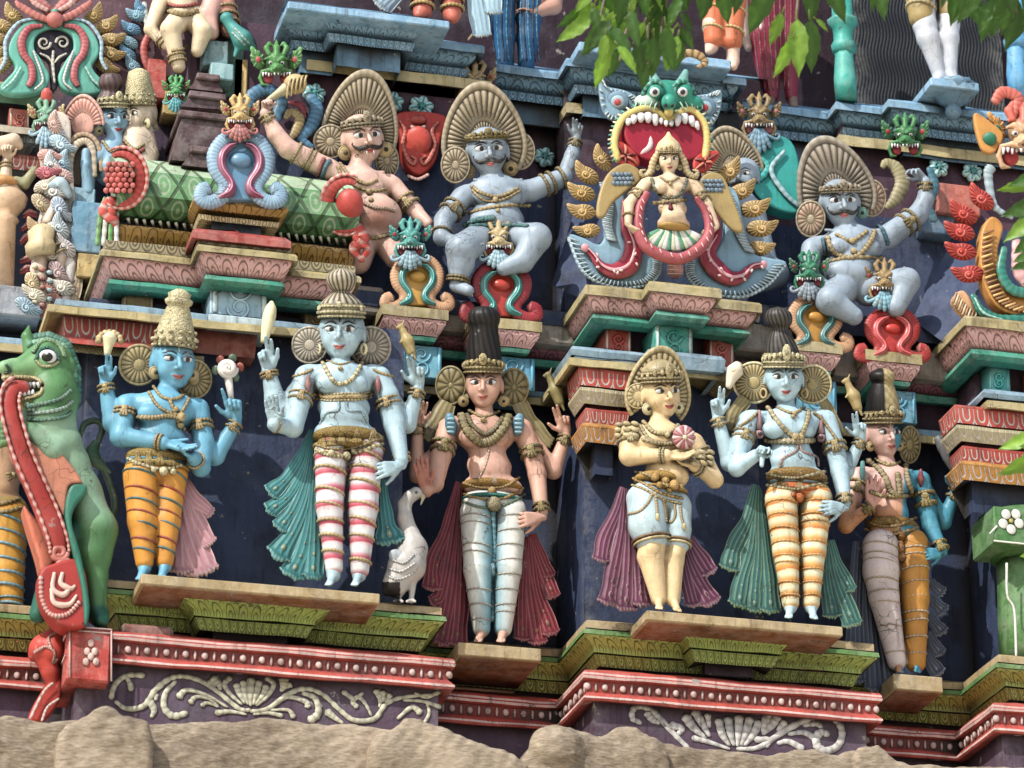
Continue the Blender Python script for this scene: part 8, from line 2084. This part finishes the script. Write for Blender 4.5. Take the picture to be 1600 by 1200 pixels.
f.skin = lin('#3f8a84'); f.limb([(860, 90, 0), (910, 150, 10), (960, 190, 0)], [20, 40, 8]); f.limb([(870, 110, 0), (850, 70, 0)], [16, 26]); f.limb([(900, 160, 0), (880, 210, 0)], [18, 6]); f.finish()
lines(f, 'fin_lines', [([(870, 120), (920, 170)], 5, lin('#a9c9c0'), .2), ([(880, 105), (935, 165)], 5, lin('#a9c9c0'), .2)])
f = Fig('wave_ornament', 'blue curled wave ornament with a red beaded rim at the top left', 'ornament', (215, 115), -.5, (0, 0), .41667)
for i, (x, y) in enumerate(((515, 60), (495, 110), (485, 160), (480, 205), (500, 250), (530, 40))): curl(f, x, y, 44, 10 + i * 8, 0, f.root, lin('#5f8fae') if i % 2 else lin('#7fa9bc'), -1)
relief(f, f.root, 'beaded_rim', [([(560, 130), (540, 180), (550, 240), (575, 275)], 16, lin('#b8504c'), 10), ([(540, 10), (550, 80), (556, 130)], 12, lin('#c3c9c4'), 6)])
ornament('small green monster head between the red post and the dark finial', 275, 140, 17, -.3, (lin('#4f9a5a'), lin('#6fa560'), MOUTH, lin('#4f9aa0')), None, 1.2)
rp = empty('green_pillar', tuple(P(1570, 1045, .3)), 'green pillar with white painted flowers and round rings at the right edge', 'pillar')
PG = lin('#44703a')
mb = MB(); b = P(1606, 1045, .22)
mb.lathe(b, [0, 0, 1], [(0, .17), (.30, .17), (.55, .16), (.72, .16)], PG, 8, xdir=(cos(.39), sin(.39), 0)); mb.build('shaft', rp)
mb = MB(); mb.lathe(b, [0, 0, 1], [(.70, .17), (.72, .20), (.78, .21), (.82, .20), (.84, .17), (.86, .18), (.89, .26), (.94, .285), (.99, .26), (1.01, .22)], lin('#35602f'), 32); mb.build('ring', rp)
q = P(1552, 790, .50); q2 = P(1552, 846, .50)
mb = MB(); mb.box((q[0], -.50, q2[2]), (q[0] + .7, -.12, q[2]), PG, .008); cb = mb.build('cap_block', rp)
mb = MB()
for cx, cy in ((1580, 814), (1640, 820)):
 for i in range(5):
  a = i * 2 * pi / 5 + .3; mb.ball(P(cx + 13 * cos(a), cy + 13 * sin(a), .505), (.034, .006, .034), lin('#cfd4c4'), None, 9, 6)
 mb.ball(P(cx, cy, .507), (.016, .008, .016), lin('#b9a24a'), None, 8, 6)
 for g in (-1, 1): mb.tube([P(cx + g * 22, cy + 8, .505), P(cx + g * 34, cy + 20, .505)], [.008, .004], lin('#cfd4c4'), 6, .4)
mb.tube([P(1553, 845, .505), P(1640, 854, .505)], .006, lin('#cfd4c4'), 6); mb.build('painted_flowers', cb)
mb = MB(); mb.tube(cr([P(1573, 880, .46), P(1574, 930, .46), P(1585, 955, .46), P(1588, 1035, .46)], 5), .008, lin('#cfd4c4'), 6); mb.build('painted_line', rp)
f = Fig('monster_arch', 'large orange and red flaming arch ornament cut by the right edge', 'ornament', (870, 990), .35, (1180, 60), .46667)
ORF, RDF = lin('#c0873f'), lin('#b23a30')
af = slab2(f, 'arch_frame', [(658, 880), (690, 850), (740, 905), (810, 935), (900, 950), (1000, 950), (1000, 1010), (880, 1005), (770, 975), (700, 935)], -6, .04, lin('#cf9f72'))
ac = slab2(f, 'arch_column', [(752, 650), (785, 605), (822, 640), (805, 720), (825, 800), (870, 860), (960, 885), (960, 940), (830, 925), (768, 855), (745, 760)], 4, .05, ORF)
e = cr([(662, 885), (710, 940), (790, 980), (890, 1000), (990, 1004)], 14); mb = MB()
for k in range(0, len(e), 2): mb.tube([f.p(*e[k], 12), f.p(e[k][0] + 12, e[k][1] - 34, 18)], [6 * f.u, 4 * f.u], lin('#e0bd94') if k % 4 else lin('#a87a52'), 5)
mb.build('fin_ridge', af)
e = cr([(765, 655), (760, 750), (790, 850), (850, 905), (950, 922)], 12); mb = MB()
for k in range(0, len(e), 2): mb.tube([f.p(*e[k], 40), f.p(e[k][0] + 34, e[k][1] - 12, 44)], [5 * f.u, 4 * f.u], lin('#d8a860') if k % 4 else lin('#8a5a28'), 5)
mb.build('column_ridge', ac)
relief(f, f.root, 'channel', [([(728, 858), (760, 915), (830, 945), (920, 935), (980, 925)], [10, 20, 24, 24, 22], lin('#1f7a68'), 26), ([(835, 700), (825, 780), (860, 840), (930, 855)], [12, 20, 22, 20], lin('#1f7a68'), 50), ([(735, 868), (765, 918), (830, 942)], [3, 6, 3], lin('#9fd0c0'), 42), ([(880, 680), (890, 790), (970, 850)], [24, 30, 34], lin('#cf9a98'), 50)], M_GLOSS)
for i, (x, y, a) in enumerate(((760, 540, 35), (700, 590, 25), (690, 650, 10), (695, 715, 5), (720, 790, -5))): curl(f, x, y, 58, a, 14, f.root, RDF, -1)
m_ = mask(f.root, f, 900, 330, 92, lin('#c9a078'), ORF, lin('#b0343a'), None, 10, crest=lin('#c9604e'), dark=lin('#1f6a50'), earr=1.1)
slab2(f, 'ear', [(730, 255), (790, 285), (830, 330), (800, 385), (755, 370)], 20, .02, ORF); mb = MB(); mb.ball(f.p(785, 337, 36), np.array([26, 26, 12]) * f.u, lin('#1f6a50'), cbasis()); mb.build('ear_jewel', f.root)
relief(f, f.root, 'crest_curl', [([(800, 215), (830, 180), (880, 200), (870, 250), (850, 280)], [16, 24, 26, 20, 10], lin('#c9604e'), 30), ([(790, 430), (780, 460), (800, 560), (860, 600)], [20, 18, 16, 10], lin('#9fb3b8'), 8)])
slab_block('red_panel', T, 1462, 1530, 284, 330, -1.0, -.36, lin('#a8503e')); slab_block('blue_panel', T, 1440, 1490, 312, 362, -1.0, -.42, lin('#3f6480'))
# ================================================= statues of the storey above, cut by the top of the picture
def legs(label, base, d, skin, parts, gr='statues on the ledge above'):
 f = Fig('standing_statue', label, 'statue', base, d, (0, 0), 1.0, gr); f.skin = lin(skin)
 for q in parts: f.limb(*q)
 return f
f = legs('lower legs in red leggings with gold rings on the upper ledge, pale cape behind', (675, 26), -.05, '#b5604e', [([(665, -120, 0), (660, 18, 0)], [24, 15]), ([(705, -120, 0), (706, 22, 0)], [24, 15]), ([(660, 18, 0), (655, 24, 8)], [12, 9]), ([(706, 22, 0), (708, 28, 8)], [12, 9])]); f.finish()
armlets(f, [((665, -120, 0), (660, 18, 0), (.86, .95), 19, 3, 'p'), ((705, -120, 0), (706, 22, 0), (.86, .95), 19, 3, 'p')], lin('#c9b06a'))
f.tails('cape', [([(640, -80), (625, -20), (600, 8)], [10, 14, 16], lin('#7f97a8'), lin('#b5c3cc'), None), ([(735, -60), (745, 10), (752, 50)], [12, 16, 16], lin('#8fb0c0'), lin('#b9ccd3'), None), ([(740, -80), (765, -20), (770, 15)], [10, 14, 16], lin('#8fb0c0'), lin('#b9ccd3'), None)], z=-8)
f = legs('legs in dark blue furry trousers in the upper niche, hand holding a thin stick', (810, 108), -.62, '#b58a78', [([(790, -90, 0), (782, -5, 4)], [34, 26]), ([(835, -90, 0), (828, -5, 4)], [34, 26]), ([(735, -60, 0), (748, 0, 10), (752, 14, 14)], [13, 11, 9]), ([(880, -60, 0), (865, 10, 10), (830, 22, 20)], [14, 13, 9])])
f.hand(f.p(750, 12, 14), hold_dirs(.2, 1, .2), hold_dirs(1, 0, .4), 1, 34, (30, 30, 40, 40), (40, 40, 50, 50)); f.hand(f.p(835, 20, 20), hold_dirs(-1, -.2, .2), hold_dirs(0, 1, .4), 1, 34); f.finish()
sd = SDF(PX * 1.6); BT = lin('#1f5a86')
for a in ([(786, -20, 4), (784, 30, 6), (788, 60, 4), (790, 104, 0)], [(830, -20, 4), (826, 30, 6), (824, 60, 4), (822, 106, 0)]): sd.chain([f.p(*q) for q in a], [23 * PX, 21 * PX, 18 * PX, 14 * PX], BT, .02)
o = f.cloth('trousers', sd); lines(f, 'trouser_fur', [([(x, -10), (x - 2, 40), (x + 2, 95)], 1.6, lin('#4f9ac0') if i % 2 else lin('#12304f'), .2) for i, x in enumerate((772, 779, 786, 793, 800, 815, 821, 827, 834, 840))], parent=o)
mb = MB(); mb.tube([P(757, 30, -.70), P(732, 62, -.70)], [.010, .007], lin('#a08a5a')); mb.build('held_stick', f.root)
f = legs('legs in orange shorts on the upper ledge behind the hanging leaves', (1125, 80), -.15, '#d3b09c', [([(1112, -90, 0), (1113, 40, 4), (1112, 74, 0)], [20, 15, 10]), ([(1150, -90, 0), (1146, 40, 4), (1145, 96, 0)], [20, 15, 10]), ([(1112, 74, 0), (1108, 80, 8)], [9, 7]), ([(1145, 96, 0), (1146, 104, 8)], [9, 7])]); f.finish()
leggings(f, [([(1112, -60, 2), (1115, 62, 4)], [24, 16], lin('#c46a42'), 1), ([(1150, -60, 2), (1144, 66, 4)], [24, 17], lin('#c46a42'), 1)], lin('#c9b06a'), nb=4, th=2.5)
f = legs('figure in a glossy maroon skirt in the dark niche right of the hanging leaves', (1205, 165), -.68, '#7d6a62', [([(1160, -80, 0), (1166, 60, 6), (1170, 75, 8)], [12, 9, 7]), ([(1190, -90, 0), (1215, -40, 0)], [40, 40]), ([(1205, 150, 0), (1202, 164, 6)], [9, 8]), ([(1238, 150, 0), (1240, 166, 6)], [9, 8])]); f.finish()
sd = SDF(PX * 1.6); sd.chain([f.p(1195, -30, 0), f.p(1195, 60, 4), f.p(1205, 150, 0)], [36 * PX, 30 * PX, 13 * PX], lin('#7a1c34'), .03); sd.chain([f.p(1225, -30, 0), f.p(1230, 60, 2), f.p(1237, 152, 0)], [30 * PX, 22 * PX, 11 * PX], lin('#7a1c34'), .03); o = f.cloth('skirt', sd, M_GLOSS)
lines(f, 'skirt_folds', [([(1200 + i * 9, -10), (1203 + i * 8, 60), (1208 + i * 6, 140)], 1.8, lin('#a04a58'), .1) for i in range(-3, 5)], parent=o)
f = legs('white bare legs below gold shorts on the bracket in front of the black wavy panel', (1470, 128), -.25, '#b9bec6', [([(1432, -90, 0), (1445, 40, 5), (1450, 60, 6), (1468, 122, 0)], [30, 19, 18, 10]), ([(1485, -90, 0), (1482, 40, 5), (1482, 60, 6), (1486, 120, 0)], [28, 18, 17, 10]), ([(1468, 122, 0), (1462, 130, 10)], [9, 7]), ([(1486, 120, 0), (1492, 130, 10)], [9, 7])]); f.finish()
leggings(f, [([(1430, -90, 0), (1440, 28, 5)], [34, 22], lin('#9a8656'), 1), ([(1487, -90, 0), (1484, 24, 5)], [32, 21], lin('#8a7648'), 1)], lin('#b9a878'), nb=3, th=3)
bx_ = Fig('ledge_bracket', 'rounded blue bracket with carved petals under the white-legged figure', 'bracket', (1492, 190), -.3, (0, 0), 1.0)
mb = MB(); mb.lathe(P(1490, 186, -.22), [0, 0, 1], [(0, .02), (.04, .055), (.08, .05), (.10, .04), (.12, .08), (.17, .13), (.22, .15), (.25, .16)], STEEL * 1.1, 24, 12, .05); mb.build('carved_cup', bx_.root, M_PAINT)
wp = empty('wavy_panel', tuple(P(1440, 150, -1.0)), 'black panel of wavy relief lines in the upper right niche', 'panel')
p = path_of(80, [(1335, -1.0, -1.0), (1565, -1.0, -1.0)]); sweep('wavy_relief', wp, p, [(-120, 0), (170, 0)], lin('#23272c'), M_WAVE, .25, (1335, -1.0), 0)
for lb, x, d, c, yb in (('teal octagonal pillar left of the black wavy panel', 1322, -.45, '#2f9a8e', 158), ('pale blue pillar at the right end of the black wavy panel', 1592, -.35, '#4f9ac6', 150)):
 o = empty('niche_pillar', tuple(P(x, yb, d)), lb, 'pillar', 'pillars of the upper niches'); mb = MB()
 mb.lathe(P(x, yb, d), [0, 0, 1], [(0, .075), (.16, .08), (.34, .065), (.36, .065)], lin(c), 8); mb.build('shaft', o)
 mb = MB(); mb.lathe(P(x, yb, d), [0, 0, 1], [(.36, .065), (.38, .085), (.42, .09), (.46, .07), (.5, .07), (.56, .075), (.60, .11), (.62, .11), (.64, .075), (1.2, .07)], lin(c) * .9, 8); mb.build('capital', o)
# ================================================= hanging leaves in front
def leaf_mat():
 m = bpy.data.materials.new('leaf'); m.use_nodes = True; nt = m.node_tree; N, L = nt.nodes, nt.links
 b = N['Principled BSDF']; a = N.new('ShaderNodeAttribute'); a.attribute_name = 'Col'; L.new(a.outputs['Color'], b.inputs['Base Color']); b.inputs['Roughness'].default_value = .45
 tr = N.new('ShaderNodeBsdfTranslucent'); mx = N.new('ShaderNodeMixShader'); mx.inputs[0].default_value = .35
 g = N.new('ShaderNodeMix'); g.data_type = 'RGBA'; g.blend_type = 'MULTIPLY'; g.inputs[0].default_value = 1; L.new(a.outputs['Color'], g.inputs[6]); g.inputs[7].default_value = (1.6, 2.0, .6, 1)
 L.new(g.outputs[2], tr.inputs[0]); L.new(b.outputs[0], mx.inputs[1]); L.new(tr.outputs[0], mx.inputs[2]); L.new(mx.outputs[0], N['Material Output'].inputs[0]); return m
M_LEAF = leaf_mat()
def branch(label, twigs, lvs, d, seed):
 r = random.Random(seed)
 o = empty('leafy_branch', tuple(P(*twigs[0][0], d)), label, 'branch', 'tree branches hanging in front of the tower')
 mb = MB()
 for tw in twigs: mb.tube(cr([P(x, y, d + .05 * i) for i, (x, y) in enumerate(tw)], 6), [.014, .010, .005], lin('#5a4a32'), 7)
 mb.build('twig', o, M_PAINT)
 mb = MB()
 for x, y, L, ang, br in lvs:
  dd = d + r.uniform(-.35, .35); ax = nrm(RIGHT * sin(radians(ang)) - UP * cos(radians(ang)) - FWD * r.uniform(-.35, .35)); sd_ = nrm(np.cross(ax, FWD) + FWD * r.uniform(-.5, .5)); sd_ = nrm(sd_ - ax * (sd_ @ ax)); nn = np.cross(ax, sd_)
  if nn @ FWD > 0: nn = -nn
  L *= .80; c = lin('#36561f') * r.uniform(.7, 1.3) if br < .5 else lin('#6f9030') * r.uniform(.8, 1.2)
  W = L * .17; n = 13; V, C, F = [], [], []
  o0 = P(x, y, dd)
  for i in range(n):
   t = i / (n - 1); w = W * (sin(pi * min(1, t * 1.02) ** .8) ** .9) * (1 + .10 * math.sin(i * 2.4 + seed)) + .01 * L * (1 - t)
   bend = -.18 * L * t * t
   for k in (-1, -.5, 0, .5, 1):
    V.append(o0 + (ax * t * L + sd_ * k * w + nn * (abs(k) * w * .28 + bend + .02 * L * math.sin(i * 1.7 + k * 3))) * PX); C.append(c * (1.35 if k == 0 else (1.0 if abs(k) < .9 else .9)))
  for i in range(n - 1):
   for k in range(4): F.append((i * 5 + k, i * 5 + k + 1, i * 5 + 6 + k, i * 5 + 5 + k))
  mb.add(V, F, np.array(C)); mb.tube([o0, o0 - ax * .18 * L * PX], [.006, .004], lin('#6f7a3a'), 5)
 lo = mb.build('leaves', o, M_LEAF)
r = random.Random(5)
lv = []
for i in range(84):
 x = r.uniform(925, 1065); y = r.uniform(-80, 60) + (15 if x < 1000 else 0); lv.append((x, y, r.uniform(38, 76), r.uniform(-45, 40), r.random() * .75))
lv += [(925, 30, 70, -60, .6), (915, 10, 60, -50, .3), (948, 75, 70, -14, .7), (1010, 60, 85, -4, .3), (1040, 40, 80, 8, .2)]
branch('dense dark green leaf cluster hanging over the central monster ornament', [[(1010, -120), (1000, -20), (975, 60), (968, 95)], [(1060, -120), (1040, -10), (1030, 80)], [(960, -120), (950, -30), (935, 40)], [(985, -60), (1010, 20), (1012, 100)]], lv, 4.0, 3)
lv = [(1075, -60, 90, -5, .2), (1092, -50, 85, 8, .2), (1110, -30, 70, -12, .3), (1128, -40, 90, 6, .2), (1160, -60, 90, -6, .1), (1190, -70, 95, 12, .3), (1205, -40, 110, -18, .4), (1222, 20, 60, -20, .8), (1245, 30, 95, 2, .6), (1238, 60, 70, -22, .8), (1265, 30, 90, 4, .4), (1262, -60, 110, 8, .2), (1290, -50, 100, 18, .3), (1275, 30, 30, 50, .9), (1380, -70, 100, -8, .2), (1372, -40, 80, 6, .3)]
branch('sparse twig with long leaves hanging in front of the maroon-skirted figure', [[(1250, -120), (1248, -20), (1240, 70)], [(1130, -120), (1120, -60), (1110, -20)], [(1380, -120), (1378, -70), (1376, -40)]], lv, 4.0, 4)
lv = [(1490, -60, 80, -15, .3), (1500, -40, 90, -10, .3), (1545, -50, 110, -35, .3), (1570, -30, 110, -20, .3), (1590, 0, 90, -10, .2), (1565, -60, 100, 15, .2), (1605, 10, 70, -20, .3), (1520, -60, 80, 5, .2)] + [(r.uniform(1500, 1625), r.uniform(-90, 0), r.uniform(55, 85), r.uniform(-45, 30), r.random() * .5) for i in range(26)]
branch('leaves hanging in the top right corner of the view', [[(1560, -120), (1565, -50), (1590, 20)], [(1500, -120), (1500, -60), (1502, -30)]], lv, 4.0, 6)
lv = [(1640, 270, 75, -75, .3), (1620, 280, 70, -70, .5), (1640, 310, 85, -70, .4), (1635, 330, 90, -58, .5), (1640, 350, 80, -50, .3), (1650, 380, 80, -68, .1), (1640, 398, 70, -70, .1), (1630, 300, 60, -40, .4), (1655, 430, 60, -80, .1)]
branch('leaves reaching in from the right edge beside the orange arch ornament', [[(1720, 260), (1660, 310), (1630, 340)]], lv, 4.0, 8)
lv = [(1630, 680, 75, -75, .8), (1640, 700, 95, -58, .9), (1660, 735, 80, -50, .8), (1650, 690, 60, -80, .6), (1635, 860, 45, -75, .6), (1645, 1165, 70, -40, .4), (1640, 1190, 60, -60, .4)]
branch('bright green leaves reaching in front of the green pillar capital', [[(1720, 660), (1660, 690), (1635, 700)]], lv, 4.0, 9)
w = bpy.data.worlds.new('World'); scene.world = w; w.use_nodes = True
nt = w.node_tree
bg = nt.nodes['Background']
sky = nt.nodes.new('ShaderNodeTexSky'); sky.sky_type = 'NISHITA'; sky.sun_disc = False
SUN_AZ, SUN_EL = radians(-52), radians(44)      # azimuth from the facade normal, towards the left
to_sun = np.array([sin(SUN_AZ) * cos(SUN_EL), -cos(SUN_AZ) * cos(SUN_EL), sin(SUN_EL)])
sky.sun_elevation = SUN_EL
sky.sun_rotation = math.atan2(to_sun[0], to_sun[1])
sky.air_density = 1.0; sky.dust_density = 2.0
nt.links.new(sky.outputs[0], bg.inputs[0]); bg.inputs[1].default_value = 0.15
sl = bpy.data.lights.new('sun', 'SUN'); sl.energy = 4.3; sl.angle = radians(0.6); sl.color = (1.0, 0.965, 0.90)
so = bpy.data.objects.new('sun', sl); COLL.objects.link(so)
so.rotation_euler = Vector(to_sun).to_track_quat('Z', 'Y').to_euler()
gz = CAM[2] - 1.7
gm = MB()
xs = np.concatenate([np.linspace(-2000, -40, 6), np.linspace(-30, 30, 25), np.linspace(40, 2000, 6)])
gm.add([(x, y, gz) for x in xs for y in xs], [(i * 37 + j, (i + 1) * 37 + j, (i + 1) * 37 + j + 1, i * 37 + j + 1) for i in range(36) for j in range(36)], lin('#9a907e'), None, False)
g = gm.build('ground', None, M_EARTH); g['kind'] = 'structure'; g['label'] = 'pale unseen ground before the temple tower, added for bounce light'
cam = bpy.data.cameras.new('camera'); co = bpy.data.objects.new('camera', cam); COLL.objects.link(co)
cam.sensor_width = 36; cam.lens = FPX * 36 / 1600; cam.clip_end = 3000; cam.clip_start = 0.5
co.location = Vector(CAM); co.rotation_euler = Vector(-FWD).to_track_quat('Z', 'Y').to_euler()
cam.dof.use_dof = True; cam.dof.focus_distance = DIST - .3; cam.dof.aperture_fstop = 2.2
scene.camera = co
scene.view_settings.view_transform = 'Standard'; scene.view_settings.look = 'None'; scene.view_settings.exposure = 0
scene.render.engine = 'CYCLES'
scene.cycles.use_denoising = True
